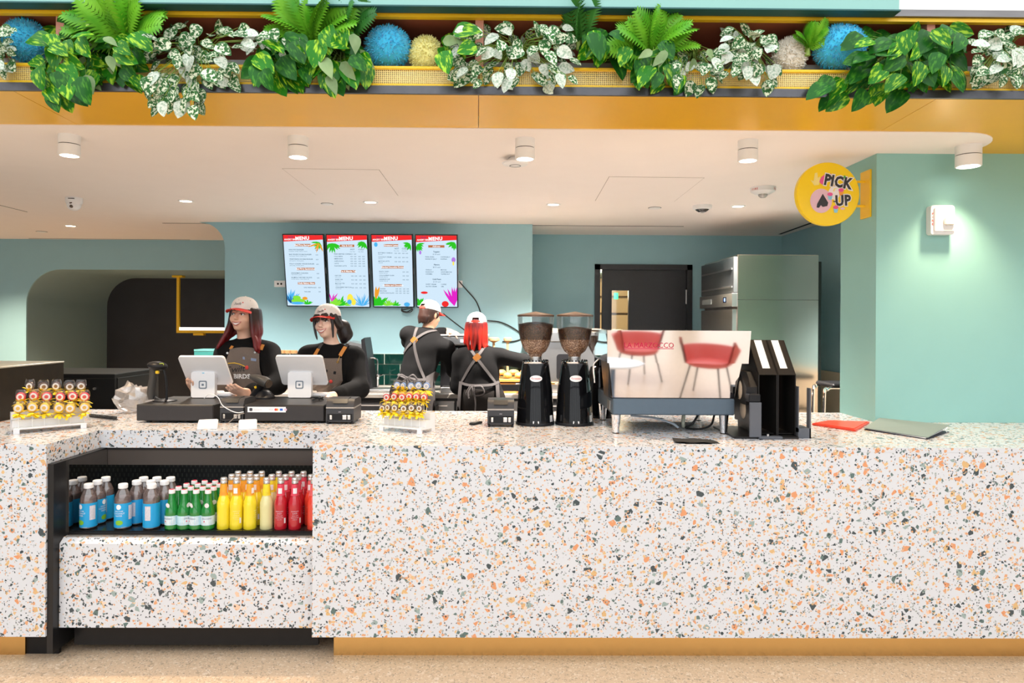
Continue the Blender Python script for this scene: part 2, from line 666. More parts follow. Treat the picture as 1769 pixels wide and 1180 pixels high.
# menu wall: its left end flares into the ceiling with a round fillet
xm0 = X(388, YMENU)
r_ = 0.26
zc = ZCEIL
pl = [(xm1, 0), (xm1, zc)] + [(xm0 - r_, zc)] + [(xm0 - r_ + r_ * math.sin(R(a)), zc - r_ + r_ * math.cos(R(a))) for a in range(0, 91, 9)] + [(xm0, 0)]
o = MB().prism(pl, YMENU, YMENU + 0.14, 'y').build('wall_menu', TEALB)
struct(o, 'sage wall with the four menu screens', 'wall')
o = MB().box(xm1 - 0.14, xm1, YMENU + 0.14, YDOOR, 0, ZCEIL).build('wall_return', TEALB)
struct(o, 'sage return wall between the menu wall and the door wall', 'wall')

# arch wall: big opening with a round upper corner, tunnel and dark wall behind
xa = X(45, YLEFT, 600)
za = Z(466, YLEFT, 220)
rr = 0.42
pl = [(-9, 0), (-9, ZCEIL), (2, ZCEIL), (2, za)] + [(xa + rr - rr * math.sin(R(a)), za - rr + rr * math.cos(R(a))) for a in range(0, 91, 9)] + [(xa, 0)]
o = MB().prism(pl, YLEFT, YLEFT + 0.02, 'y').build('wall_arch', TEALB)
struct(o, 'pale sage wall with the round-cornered arch', 'wall')
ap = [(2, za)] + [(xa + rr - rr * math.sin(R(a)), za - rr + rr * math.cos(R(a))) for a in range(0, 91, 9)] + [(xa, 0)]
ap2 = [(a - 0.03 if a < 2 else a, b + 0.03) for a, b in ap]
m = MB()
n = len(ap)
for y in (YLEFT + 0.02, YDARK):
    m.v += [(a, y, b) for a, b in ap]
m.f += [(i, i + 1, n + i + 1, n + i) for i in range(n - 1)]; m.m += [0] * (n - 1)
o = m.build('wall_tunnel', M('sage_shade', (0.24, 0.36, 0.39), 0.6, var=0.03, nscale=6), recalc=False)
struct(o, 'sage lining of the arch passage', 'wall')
o = MB().box(-9, 2.1, YDARK - 0.005, YDARK + 0.1, 0, ZCEIL).build('wall_dark', M('charcoal_wall', (0.030, 0.031, 0.038), 0.55, var=0.25, nscale=3))
struct(o, 'charcoal wall at the end of the arch passage', 'wall')
# closes the staff area on the far left, and the room shell behind
o = MB().box(-9.1, -9.0, -0.13, 9.5, 0, 5.2).build('wall_left', TEALB)
struct(o, 'sage side wall beyond the till end', 'wall')
o = MB().box(-9, 6, 9.4, 9.5, 0, ZCEIL).build('wall_rear', TEALB)
struct(o, 'rear wall of the back rooms', 'wall')
o = MB().box(2.0, 2.1, YDOOR + 0.12, 9.4, 0, ZCEIL).build('wall_corridor', M('corridor_paint', (0.75, 0.62, 0.45), 0.7))
struct(o, 'cream corridor wall behind the door', 'wall')

# unseen storefront posts, added to put dark stripes into the reflections
for k, xx in enumerate((-8.4, -6.3, -4.2, -2.1, 0.0, 2.1, 4.2, 6.3, 8.4)):
    o = MB().cbox(xx - 0.28, xx + 0.28, -12.1, -11.9, 0, 5.0, 0.01).build('trim_added_post', M('added_post', (0.05, 0.05, 0.055), 0.4))
    struct(o, 'added dark storefront post opposite the counter, for the reflections', 'post')
o = MB().box(-9, 9, -12.1, -11.9, 2.9, 3.1).build('trim_added_transom', M('added_post'))
struct(o, 'added dark storefront transom opposite the counter, for the reflections', 'post')

for sx, nm in ((-9.0, 'wall_added_left'), (8.9, 'wall_added_right')):  # unseen side walls, added dark so glossy black things reflect less white
    o = MB().box(sx, sx + 0.1, -12, -0.3, 0, 5.0).build(nm, M('added_dark_paint', (0.16, 0.17, 0.17), 0.6))
    struct(o, 'added dark side wall opposite the counter, darkens the reflections', 'wall')
# ------------------------------------------------------------------ service counter and drinks case
ct = thing('service_counter', 'long white terrazzo service counter with brass kick plate', 'counter', (0, 0, 0))
ZK = 0.13
Y2 = 0.41                       # set-back edge between the two halves
TH = 0.09
m = MB()
pl = [(-6, 0), (XL, 0), (XL, Y2), (XR, Y2), (XR, 0), (4.6, 0), (4.6, YB), (-6, YB)]
m.prism(pl, ZT - 0.022, ZT, 'z')
m.build('worktop', TZ, ct)
MB().box(XR, 4.6, 0.0, 0.022, ZK, ZT - 0.0225).build('front_panel', TZ, ct)
MB().box(-6, XL, 0.0, 0.022, ZK, ZT - 0.0225).build('front_panel', TZ, ct)
MB().box(XL, XR, Y2, Y2 + 0.022, ZT - TH, ZT - 0.0225).build('apron_panel', TZ, ct)
MB().box(XL - 0.022, XL, 0.023, Y2 + 0.02, ZT - TH, ZT - 0.0225).build('return_panel', TZ, ct)
MB().box(XL - 0.022, XL - 0.002, 0.023, 0.62, ZK, ZT - TH).build('end_panel', TZ, ct)
MB().box(XR, XR + 0.022, 0.023, 0.62, ZK, ZT - 0.0225).build('end_panel', TZ, ct)
MB().box(XR + 0.075, 4.6, 0.10, 0.12, 0, ZK + 0.06).build('kick_plate', BRASS, ct)
MB().box(-6, XL - 0.16, 0.10, 0.12, 0, ZK + 0.06).build('kick_plate', BRASS, ct)
MB().box(XL - 0.16, XL - 0.01, 0.11, 0.13, 0, ZK + 0.06).build('kick_return', BLACKM, ct)
MB().box(XR + 0.03, 4.6, 0.14, YB - 0.03, ZK, ZT - 0.03).build('carcass', M('carcass', (0.06, 0.055, 0.05), 0.6), ct)
MB().box(-6, XL - 0.03, 0.14, YB - 0.03, ZK, ZT - 0.03).build('carcass', M('carcass'), ct)
MB().box(XL, XR, 0.92, YB - 0.03, 0.05, ZT - 0.03).build('carcass', M('carcass'), ct)

fr = thing('drinks_case', 'open black drinks case with terrazzo lower panel set into the counter', 'drinks case', (0, 0, 0))
ZSH = 0.577                     # shelf
YP = 0.05                       # lower panel
za_ = Z(940, YP, 330); 
m = MB()
pl = [(YP, ZK + 0.02), (YP, za_), (YP + 0.03, za_ + 0.022), (YP + 0.075, za_ + 0.022), (YP + 0.075, ZK + 0.02)]
m.prism(pl, XL + 0.03, XR - 0.002, 'x')
m.build('lower_panel', TZ, fr)
MB().box(XL + 0.06, XR - 0.002, 0.115, 0.14, 0.04, ZK + 0.02).build('kick_plate', BLACKM, fr)
MB().box(XL + 0.001, XL + 0.028, 0.01, 0.60, 0.05, ZT - TH - 0.002).build('side_frame', M('black_frame', (0.01, 0.01, 0.011), 0.35), fr)
sg = M('black_glass', (0.012, 0.012, 0.013), 0.03, spec=1.0, ior=2.3, coat=1.0, var=0.1)
MB().box(XL + 0.029, XL + 0.034, YP + 0.06, 0.88, ZSH - 0.05, ZT - TH - 0.006).build('side_glass', M('tinted_mirror', (0.55, 0.55, 0.55), 0.02, 1.0, var=0.03), fr)
MB().box(XL + 0.035, XR - 0.002, 0.12, 0.88, ZSH - 0.02, ZSH).build('shelf', M('black_shelf', (0.012, 0.012, 0.012), 0.2), fr)
MB().box(XL + 0.035, XR - 0.002, 0.88, 0.90, 0.2, ZT - TH - 0.03).build('back_panel', M('black_back', (0.008, 0.009, 0.010), 0.35), fr)
MB().box(XL + 0.035, XR - 0.002, Y2 + 0.005, 0.88, ZT - TH - 0.012, ZT - TH - 0.003).build('top_panel', BLACKM, fr)
m = MB(); m.box(XL + 0.035, XR - 0.002, Y2 + 0.01, Y2 + 0.04, ZT - TH - 0.09, ZT - TH - 0.013)
m.build('canopy', M('dark_bronze', (0.05, 0.04, 0.035), 0.3), fr)
# perforated slots in the back panel
m = MB()
for r in range(9):
    for c in range(46):
        xx = XL + 0.06 + c * 0.0252 + (0.0126 if r % 2 else 0)
        zz = 0.80 - r * 0.028
        m.box(xx, xx + 0.007, 0.8785, 0.8799, zz, zz + 0.018)
o = m.build('vent_slots', M('slot', (0.03, 0.035, 0.03), 0.5), fr); o['kind'] = 'stuff'
# wire handle bracket hanging at the back
MB().tube([(X(412, .8), 0.86, 0.80), (X(412, .8), 0.86, 0.765), (X(436, .8), 0.86, 0.765), (X(436, .8), 0.86, 0.80)], 0.0025, 6).build('wire_bracket', STEEL, fr)
# front air grille: a black lip, then slanted slats
MB().box(XL + 0.035, XR - 0.002, 0.105, 0.119, ZSH - 0.05, ZSH - 0.004).build('shelf_lip', BLACKM, fr)
m = MB()
ns = 150
for k in range(ns):
    xx = XL + 0.04 + (XR - XL - 0.05) * k / ns
    m.add([(xx, 0.075, za_ + 0.023), (xx + 0.003, 0.075, za_ + 0.023), (xx + 0.010, 0.118, ZSH - 0.012), (xx + 0.007, 0.118, ZSH - 0.012)], [(0, 1, 2, 3)])
o = m.build('grille_slats', M('grille', (0.35, 0.30, 0.24), 0.4, 0.5), fr); o['kind'] = 'stuff'
MB().box(XL + 0.035, XR - 0.002, 0.08, 0.10, ZSH - 0.06, ZSH - 0.03).build('grille_tray', BLACKM, fr)
l = bpy.data.lights.new('drinks_case_lamp', 'AREA'); l.shape = 'RECTANGLE'; l.size = 1.1; l.size_y = 0.03; l.energy = 1.5; l.color = (1, 0.97, 0.92)
lo = bpy.data.objects.new('drinks_case_lamp', l); COL.objects.link(lo); lo.location = ((XL + XR) / 2, Y2 + 0.06, ZT - TH - 0.03)
# ------------------------------------------------------------------ planter with plants and plush balls
random.seed(7)
zp0, zp1, zp2, zp3 = Z(151.5, YBEAM), Z(117, YBEAM), Z(32, YBEAM), Z(25.5, YBEAM)
pb = thing('planter_box', 'long yellow-railed planter box above the counter', 'planter', (0, 0, 0))
BROWN = M('rust_panel', (0.42, 0.13, 0.075), 0.5, var=0.12, nscale=5)
PINK = M('salmon_paint', (0.62, 0.28, 0.20), 0.5, var=0.05)
MB().box(-6, 5, 0.22, 0.24, zp0, zp3).build('back_panel', BROWN, pb)
MB().box(-6, 5, YBEAM + 0.025, 0.22, zp0 - 0.02, zp0).build('tray', BROWN, pb)
MB().box(-6, 5, YBEAM + 0.055, 0.22, zp3, zp3 + 0.03).build('top_panel', BROWN, pb)
MB().box(-6, 5, YBEAM - 0.006, YBEAM + 0.02, zp2, zp3).build('top_rail', YELP, pb)
MB().cbox(-6, 5, YBEAM - 0.006, YBEAM + 0.03, zp1 - 0.012, zp1 + 0.002, 0.003).build('front_rail', YELP, pb)
MB().box(-6, 5, YBEAM - 0.006, YBEAM + 0.02, zp0, zp0 + 0.012).build('bottom_rail', YELP, pb)


def perforated():
    m = bpy.data.materials.new('perforated_sheet')
    m.use_nodes = True
    nt = m.node_tree; N = nt.nodes; L = nt.links
    b = N['Principled BSDF']
    b.inputs['Base Color'].default_value = (0.86, 0.66, 0.22, 1)
    b.inputs['Roughness'].default_value = 0.3
    tc = N.new('ShaderNodeTexCoord')
    v = N.new('ShaderNodeTexVoronoi'); v.inputs['Scale'].default_value = 115; v.inputs['Randomness'].default_value = 0
    L.new(tc.outputs['Object'], v.inputs['Vector'])
    lt = N.new('ShaderNodeMath'); lt.operation = 'LESS_THAN'; lt.inputs[1].default_value = 0.50
    L.new(v.outputs['Distance'], lt.inputs[0])
    t = N.new('ShaderNodeBsdfTransparent')
    mx = N.new('ShaderNodeMixShader')
    L.new(lt.outputs[0], mx.inputs[0]); L.new(b.outputs[0], mx.inputs[1]); L.new(t.outputs[0], mx.inputs[2])
    L.new(mx.outputs[0], N['Material Output'].inputs[0])
    return m


PERF = perforated()
bays = [-6, X(-120, YBEAM), X(95, YBEAM), X(825, YBEAM), X(1611, YBEAM), 5]
for a, b in zip(bays[:-1], bays[1:]):
    o = MB().box(a + 0.002, b - 0.002, YBEAM + 0.003, YBEAM + 0.005, zp0 + 0.01, zp1 - 0.01).build('mesh_panel', PERF, pb)
for xx in bays[1:-1]:
    MB().box(xx - 0.018, xx + 0.018, YBEAM + 0.022, 0.22, zp0, zp3).build('divider', PINK, pb)
# clear film bags lying behind the mesh
MB().box(-6, 5, YBEAM + 0.03, YBEAM + 0.034, zp0 + 0.004, zp1 - 0.03).build('liner', M('pale_liner', (0.78, 0.62, 0.40), 0.35, var=0.35, nscale=9), pb)


def leafmesh(name, wfun, bend, fold, mat, nt=7, tipcurl=0.0, lobe=0.0):
    vs, fs, rim = [], [], []
    for i in range(nt + 1):
        t = i / nt
        w = wfun(t)
        for s in (-1.0, -0.55, 0.0, 0.55, 1.0):
            y = t - lobe * abs(s) * (1 - t) ** 2
            vs.append((s * w, y, bend * t * t + fold * abs(s) * w - tipcurl * t ** 4))
            rim.append(abs(s) if 0 < i < nt else 1.0)
    for i in range(nt):
        for k in range(4):
            a = i * 5 + k
            fs.append((a, a + 1, a + 6, a + 5))
    me = bpy.data.meshes.new(name)
    me.from_pydata(vs, [], fs)
    at_ = me.attributes.new('rim', 'FLOAT', 'POINT')
    at_.data.foreach_set('value', rim)
    me.polygons.foreach_set('use_smooth', [True] * len(me.polygons))
    me.materials.append(mat)
    return me


def leafmat(name, c1, c2, lo, hi, scale, aniso, rimcol=None, rough=0.35, dist=0.0):
    m = bpy.data.materials.new(name)
    m.use_nodes = True
    nt = m.node_tree; N = nt.nodes; L = nt.links
    b = N['Principled BSDF']
    b.inputs['Roughness'].default_value = rough
    b.inputs['Specular IOR Level'].default_value = 0.22
    tc = N.new('ShaderNodeTexCoord')
    oi = N.new('ShaderNodeObjectInfo')
    cb = N.new('ShaderNodeVectorMath'); cb.operation = 'SCALE'; cb.inputs[0].default_value = (7, 13, 5)
    L.new(oi.outputs['Random'], cb.inputs['Scale'])
    ad = N.new('ShaderNodeVectorMath'); ad.operation = 'ADD'
    L.new(tc.outputs['Object'], ad.inputs[0]); L.new(cb.outputs[0], ad.inputs[1])
    mp = N.new('ShaderNodeMapping'); mp.inputs['Scale'].default_value = aniso
    L.new(ad.outputs[0], mp.inputs[0])
    n = N.new('ShaderNodeTexNoise'); n.inputs['Scale'].default_value = scale; n.inputs['Detail'].default_value = 2.5; n.inputs['Distortion'].default_value = dist
    L.new(mp.outputs[0], n.inputs['Vector'])
    cr = N.new('ShaderNodeValToRGB')
    cr.color_ramp.elements[0].position = lo; cr.color_ramp.elements[0].color = (*c1, 1)
    cr.color_ramp.elements[1].position = hi; cr.color_ramp.elements[1].color = (*c2, 1)
    L.new(n.outputs[0], cr.inputs[0])
    out = cr.outputs[0]
    if rimcol:
        at_ = N.new('ShaderNodeAttribute'); at_.attribute_name = 'rim'
        gt = N.new('ShaderNodeMath'); gt.operation = 'GREATER_THAN'; gt.inputs[1].default_value = 0.88
        L.new(at_.outputs['Fac'], gt.inputs[0])
        mx = N.new('ShaderNodeMix'); mx.data_type = 'RGBA'
        L.new(gt.outputs[0], mx.inputs[0]); L.new(out, mx.inputs[6]); mx.inputs[7].default_value = (*rimcol, 1)
        out = mx.outputs[2]
    hs = N.new('ShaderNodeHueSaturation')
    mr = N.new('ShaderNodeMapRange'); mr.inputs[3].default_value = 0.8; mr.inputs[4].default_value = 1.2
    L.new(oi.outputs['Random'], mr.inputs[0]); L.new(mr.outputs[0], hs.inputs['Value'])
    L.new(out, hs.inputs['Color'])
    L.new(hs.outputs[0], b.inputs['Base Color'])
    MATS[name] = m
    return m


heart = lambda t: 0.40 * (math.sin(PI * min(1, t ** 0.62)) ** 0.75) if t < 1 else 0.0
ovate = lambda t: 0.36 * math.sin(PI * t ** 0.72) ** 0.7 if t < 1 else 0.0
lance = lambda t: 0.26 * math.sin(PI * t ** 0.7) if t < 1 else 0.0
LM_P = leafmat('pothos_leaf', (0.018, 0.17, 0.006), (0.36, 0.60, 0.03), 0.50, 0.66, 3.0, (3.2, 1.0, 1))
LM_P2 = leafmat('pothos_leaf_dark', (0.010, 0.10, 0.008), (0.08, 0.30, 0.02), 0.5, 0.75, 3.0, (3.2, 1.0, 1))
LM_H = leafmat('spotted_leaf', (0.025, 0.12, 0.025), (0.70, 0.74, 0.55), 0.48, 0.56, 6.5, (1, 1, 1), rimcol=(0.07, 0.20, 0.07), rough=0.5, dist=0.6)
LM_H2 = leafmat('silver_leaf', (0.30, 0.42, 0.30), (0.68, 0.72, 0.62), 0.35, 0.55, 8.0, (1, 1, 1), rough=0.55, dist=0.4)
LM_O = leafmat('olive_leaf', (0.16, 0.26, 0.10), (0.26, 0.36, 0.16), 0.3, 0.7, 2.0, (1, 1, 1))
FERN1 = leafmat('fern_leaf', (0.06, 0.28, 0.012), (0.20, 0.50, 0.03), 0.3, 0.7, 3.0, (1, 1, 1))
FERN2 = leafmat('fern_leaf_dark', (0.02, 0.13, 0.02), (0.06, 0.24, 0.04), 0.3, 0.7, 3.0, (1, 1, 1))
STEMM = M('plant_stem', (0.28, 0.42, 0.08), 0.5)
L_P = leafmesh('leaf', heart, -0.16, 0.25, LM_P, lobe=0.16)
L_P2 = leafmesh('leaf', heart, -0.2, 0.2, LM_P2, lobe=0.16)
L_H = leafmesh('leaf', ovate, -0.12, 0.2, LM_H)
L_H2 = leafmesh('leaf', ovate, -0.10, 0.15, LM_H2)
L_O = leafmesh('leaf', lance, -0.15, 0.2, LM_O)


def frondmesh(mat, npair=15, arch=0.35):
    m = MB()
    ax = lambda t: Vector((0, t * (1 - 0.15 * t), arch * (t - 1.2 * t * t)))
    m.tube([ax(i / 8) for i in range(9)], [0.012 - 0.009 * i / 8 for i in range(9)], 4, cap=False)
    for i in range(npair):
        t = 0.08 + 0.9 * i / npair
        ln = 0.27 * math.sin(PI * min(1, 0.16 + 0.84 * t)) ** 0.8 + 0.02
        p = ax(t)
        d = (ax(min(1, t + .02)) - ax(t - .02)).normalized()
        for s in (-1, 1):
            q = (Vector((s, 0, 0)) * 0.92 + d * 0.45).normalized()
            w = d * 0.030
            up = Vector((0, 0, -0.05))
            m.add([p - w * .6, p + q * ln * .5 - w, p + q * ln + up * ln * 2 + d * 0.01, p + q * ln * .5 + w, p + w * .6], [(0, 1, 3, 4), (1, 2, 3)])
    me = m.mesh('frond', recalc=False, smooth=0)
    me.materials.append(mat)
    return me


FR1, FR2 = frondmesh(FERN1), frondmesh(FERN2, arch=0.2)


def orient(d, nrm):
    """local +Y along d, local +Z near nrm"""
    y = d.normalized()
    z = (nrm - y * nrm.dot(y))
    z = z.normalized() if z.length > 1e-4 else y.orthogonal().normalized()
    x = y.cross(z)
    return Matrix((x, y, z)).transposed().to_euler()


def leafy(name, label, cx, x0, x1, y0, y1, n, meshes, size, group, drop=None, ydepth=(-0.30, 0.0), rooty=100):
    """a trailing plant: leaf centres fill the pixel box, the lower ones hang over the rail"""
    root = at(cx, rooty, 0.02)
    root.z = max(root.z, zp0 + 0.03)
    p = thing(name, label, 'plant', root, group=group)
    st = MB()
    st.tube([(0, 0, -0.02), (0, 0, 0.02)], 0.012, 6)
    for i in range(int(n * 1.5)):
        u, v = random.random(), random.random()
        px = x0 + (x1 - x0) * u
        py = y0 + (y1 - y0) * v
        if drop and random.random() < drop[0]:
            px = drop[1] + (drop[2] - drop[1]) * random.random(); py = y1 + (drop[3] - y1) * random.random()
        Yy = ydepth[0] + (ydepth[1] - ydepth[0]) * random.random()
        w = at(px, py, min(Yy, YBEAM - 0.03) if py > 108 else Yy)
        loc = w - root
        me = random.choice(meshes)
        sz = size * random.uniform(0.75, 1.2)
        out = Vector((loc.x * 0.8 + random.uniform(-.12, .12), -0.05, (loc.z - 0.02) * 0.8 + random.uniform(-.14, .06)))
        d = out.normalized() if out.length > 1e-3 else Vector((0, 0, -1))
        nr = Vector((random.uniform(-.6, .6), -1.0, random.uniform(-.1, .9)))
        base = loc - d * sz * 0.5
        obj('leaf', me, p, base, orient(d, nr), sz)
        mid = base * 0.5 + Vector((0, -0.01, 0.03))
        st.tube([(0, 0, 0), mid, base], [0.0022, 0.0016, 0.001], 4, cap=False)
    o = st.build('stems', STEMM, p)
    o['kind'] = 'stuff'
    return p


def fern(label, cx, cy, n, mesh, size, spread, lean=0.0, group='ferns in the planter', tilt=(0.30, 1.0)):
    root = at(cx, cy, -0.10)
    p = thing('fern', label, 'fern', root, group=group)
    MB().tube([(0, 0, -0.03), (0, 0, 0.02)], 0.012, 6).build('crown', STEMM, p)
    for i in range(n):
        a = (i / max(1, n - 1) - 0.5) * 2 * spread + lean + random.uniform(-.12, .12)
        d = Vector((math.sin(a), -random.uniform(*tilt), math.cos(a) * random.uniform(.55, 1.0)))
        nr = Vector((random.uniform(-.9, .9), -1, random.uniform(.0, 1.0)))
        obj('frond', mesh, p, (0, 0, 0), orient(d, nr), size * random.uniform(0.85, 1.2))
    return p


PG, HG = 'trailing green plants in the planter', 'white-spotted plants in the planter'
leafy('spotted_plant', 'white-spotted leafy plant at the planter end beside the divider and blue plush ball', 5, -30, 22, 45, 125, 22, [L_H, L_H, L_H2], 0.062, HG)
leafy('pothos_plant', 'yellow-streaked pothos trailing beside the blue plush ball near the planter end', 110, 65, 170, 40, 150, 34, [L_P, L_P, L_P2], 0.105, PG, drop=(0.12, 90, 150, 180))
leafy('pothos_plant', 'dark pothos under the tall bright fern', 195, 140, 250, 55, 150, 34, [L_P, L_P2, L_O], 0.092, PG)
fern('tall bright green fern above the dark pothos', 225, 78, 15, FR1, 0.27, 1.5)
leafy('olive_plant', 'dull olive leaf spray hanging in front of the dark pothos', 150, 132, 165, 70, 150, 9, [L_O], 0.085, PG)
leafy('spotted_plant', 'large white-spotted plant hanging lowest over the gold soffit', 345, 250, 440, 45, 150, 70, [L_H, L_H, L_H, L_H2], 0.072, HG, drop=(0.25, 255, 350, 195))
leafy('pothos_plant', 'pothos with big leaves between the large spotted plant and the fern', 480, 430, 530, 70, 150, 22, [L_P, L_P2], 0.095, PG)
leafy('spotted_plant', 'small white-spotted plant at the foot of the second bright fern', 470, 430, 520, 55, 110, 20, [L_H, L_H, L_H2], 0.066, HG)
fern('second bright fern, beside the dark palm-like one', 545, 82, 14, FR1, 0.27, 1.25)
fern('dark palm-like fern behind the second bright fern', 590, 70, 4, FR2, 0.24, 0.55, lean=0.45)
leafy('pothos_plant', 'pothos trailing to the middle blue plush ball', 590, 540, 635, 60, 140, 34, [L_P, L_P, L_P2, L_O], 0.098, PG, drop=(0.08, 555, 590, 155))
leafy('pothos_plant', 'small upright pothos next to the pale yellow plush ball', 795, 765, 820, 50, 115, 14, [L_P, L_O], 0.090, PG)
leafy('spotted_plant', 'wide white-spotted plant next to the small upright pothos', 890, 780, 1000, 45, 145, 70, [L_H, L_H, L_H2], 0.066, HG, drop=(0.06, 870, 960, 160))
fern('single dark upright fern behind the wide spotted plant', 1000, 75, 3, FR2, 0.25, 0.3)
leafy('pothos_plant', 'pothos between the dark upright fern and the arching fern', 1050, 1005, 1090, 60, 120, 18, [L_P, L_P2], 0.095, PG)
fern('arching bright fern in the middle bay', 1125, 98, 12, FR1, 0.25, 1.45)
leafy('pothos_plant', 'pothos under the arching bright fern', 1130, 1085, 1180, 85, 150, 20, [L_P, L_P2, L_O], 0.085, PG)
leafy('spotted_plant', 'sparse spotted plant beside the arching fern', 1195, 1150, 1245, 85, 150, 20, [L_H, L_H, L_O, L_H2], 0.066, HG, drop=(0.08, 1180, 1215, 178))
leafy('spotted_plant', 'dense white-spotted plant next to the cream plush ball', 1295, 1235, 1345, 50, 130, 50, [L_H, L_H, L_H2], 0.066, HG, drop=(0.06, 1290, 1340, 165))
fern('small fern between the cream and the blue plush balls', 1395, 85, 7, FR1, 0.15, 1.1)
leafy('pothos_plant', 'largest pothos, beside the third blue plush ball', 1560, 1470, 1665, 55, 145, 70, [L_P, L_P2, L_P2], 0.098, PG, drop=(0.14, 1410, 1555, 180))
leafy('spotted_plant', 'drooping spotted plant past the planter divider', 1725, 1680, 1790, 50, 145, 50, [L_H, L_H, L_H, L_H2], 0.070, HG)


def plush(label, px, py, w, h, col, name, Yy=-0.05):
    c = at(px, py, Yy)
    rx, rz = w / 2 / 395 * 1.02, h / 2 / 395
    c.z = max(c.z, zp0 + rz * 0.9)
    p = thing('plush_ball', label, 'plush toy', (c.x, c.y, c.z - rz), group='plush balls in the planter')
    mt = M('plush_' + name, col, 0.9, var=0.15, nscale=40, sheen=0.5)
    MB().ell((0, 0, rz), (rx, rx * 0.9, rz), 20, 12).build('body', mt, p)
    m = MB()
    rnd = random.Random(px)
    for i in range(1700):
        u = rnd.uniform(-1, 1); a = rnd.uniform(0, 2 * PI)
        q = math.sqrt(1 - u * u)
        nn = Vector((q * math.cos(a), q * math.sin(a), u))
        b = Vector((nn.x * rx, nn.y * rx * .9, rz + nn.z * rz)) * 0.985 + Vector((0, 0, rz * 0.015))
        d = (nn + Vector((rnd.uniform(-.5, .5), rnd.uniform(-.5, .5), rnd.uniform(-.6, .35)))).normalized()
        s = d.orthogonal().normalized() * 0.0035
        s = Matrix.Rotation(rnd.uniform(0, PI), 3, d) @ s
        ln = rnd.uniform(0.008, 0.017)
        m.add([b - s, b + s, b + d * ln], [(0, 1, 2)])
    o = m.build('fur', mt, p, recalc=False, smooth=0)
    o['kind'] = 'stuff'


BLU = (0.05, 0.52, 0.80)
plush('fluffy bright blue plush ball at the planter end by the divider', 44, 70, 66, 72, BLU, 'blue', -0.04)
plush('fluffy bright blue plush ball beside the pale yellow one', 670, 82, 76, 70, BLU, 'blue', -0.07)
plush('pale yellow plush ball in the middle of the planter', 736, 95, 56, 62, (0.85, 0.80, 0.32), 'yellow')
plush('cream plush ball between the dense spotted plant and small fern', 1364, 97, 54, 62, (0.88, 0.83, 0.74), 'cream')
plush('fluffy bright blue plush ball between the small fern and largest pothos', 1450, 82, 84, 72, BLU, 'blue', -0.10)
# ------------------------------------------------------------------ ceiling fittings, sign, strobe
def cyl_lamp(px, ztop, zbot, label, power, tgt=None, Yy=0.56, r=0.053, py=255):
    x = X(px, Yy, py)
    p = thing('ceiling_lamp', label, 'ceiling lamp', (x, Yy, zbot), group='white cylinder lamps on the ceiling')
    zm = (ztop - zbot) * 0.55
    MB().lathe([(r, zm + 0.001), (r, ztop - zbot)], 28).build('mount', WHITE, p)
    MB().lathe([(r - 0.003, zm - 0.003), (r - 0.003, zm + 0.001)], 28).build('joint_ring', BLACKM, p)
    MB().lathe([(r - 0.010, 0.012), (r - 0.008, 0.0), (r - 0.002, 0.0), (r, 0.003), (r, zm - 0.003), (0.0, zm - 0.003)], 28, cap=False).build('shade', WHITE, p)
    MB().lathe([(0.0, 0.012), (r - 0.010, 0.012)], 24).build('lens', glow('lamp_glow', (1.0, 0.93, 0.82), 12.0), p)
    spot('ceiling_lamp_light', (x, Yy, zbot - 0.003), power, 95, 0.9, (1.0, 0.76, 0.50), tgt or (x, Yy, 0), 0.035)


zb = 2.45
cyl_lamp(120, ZCEIL, zb, 'white cylinder ceiling lamp nearest the security camera', 42)
cyl_lamp(515, ZCEIL, zb, 'white cylinder ceiling lamp above the second cashier', 42)
cyl_lamp(907, ZCEIL, zb, 'white cylinder ceiling lamp beside the round speaker disc', 42)
cyl_lamp(1292, ZCEIL, zb, 'white cylinder ceiling lamp above the espresso machine', 42)
cyl_lamp(1673, ZCEIL, 2.445, 'white cylinder ceiling lamp washing the teal pillar', 32, None, 0.63, 0.064, 268)


def downlight(px, py, label, power, col=WARM):
    c = atz(px, py, ZCEIL)
    p = thing('downlight', label, 'downlight', (c.x, c.y, ZCEIL - 0.006), group='recessed downlights')
    MB().lathe([(0.045, 0.002), (0.047, 0.0), (0.058, 0.0), (0.060, 0.006)], 24, cap=False).build('trim_ring', WHITE, p)
    MB().lathe([(0.0, 0.003), (0.046, 0.003)], 24).build('lens', glow('downlight_glow', (1.0, 0.80, 0.55), 14.0), p)
    spot('downlight_light', (c.x, c.y, ZCEIL - 0.012), power, 120, 0.8, col, (c.x, c.y, 0), 0.04)


downlight(321, 347, 'recessed downlight in front of the arch wall slot', 320)
downlight(122, 390, 'recessed downlight behind the security camera', 270, (1.0, 0.78, 0.55))
downlight(640, 349, 'recessed downlight above the menu screens', 320)
downlight(956, 353, 'recessed downlight in front of the dark door', 520)
downlight(1275, 356, 'recessed downlight in front of the steel refrigerator', 480)

downlight(-70, 393, 'recessed downlight at the far end of the arch wall', 270, (1.0, 0.78, 0.55))

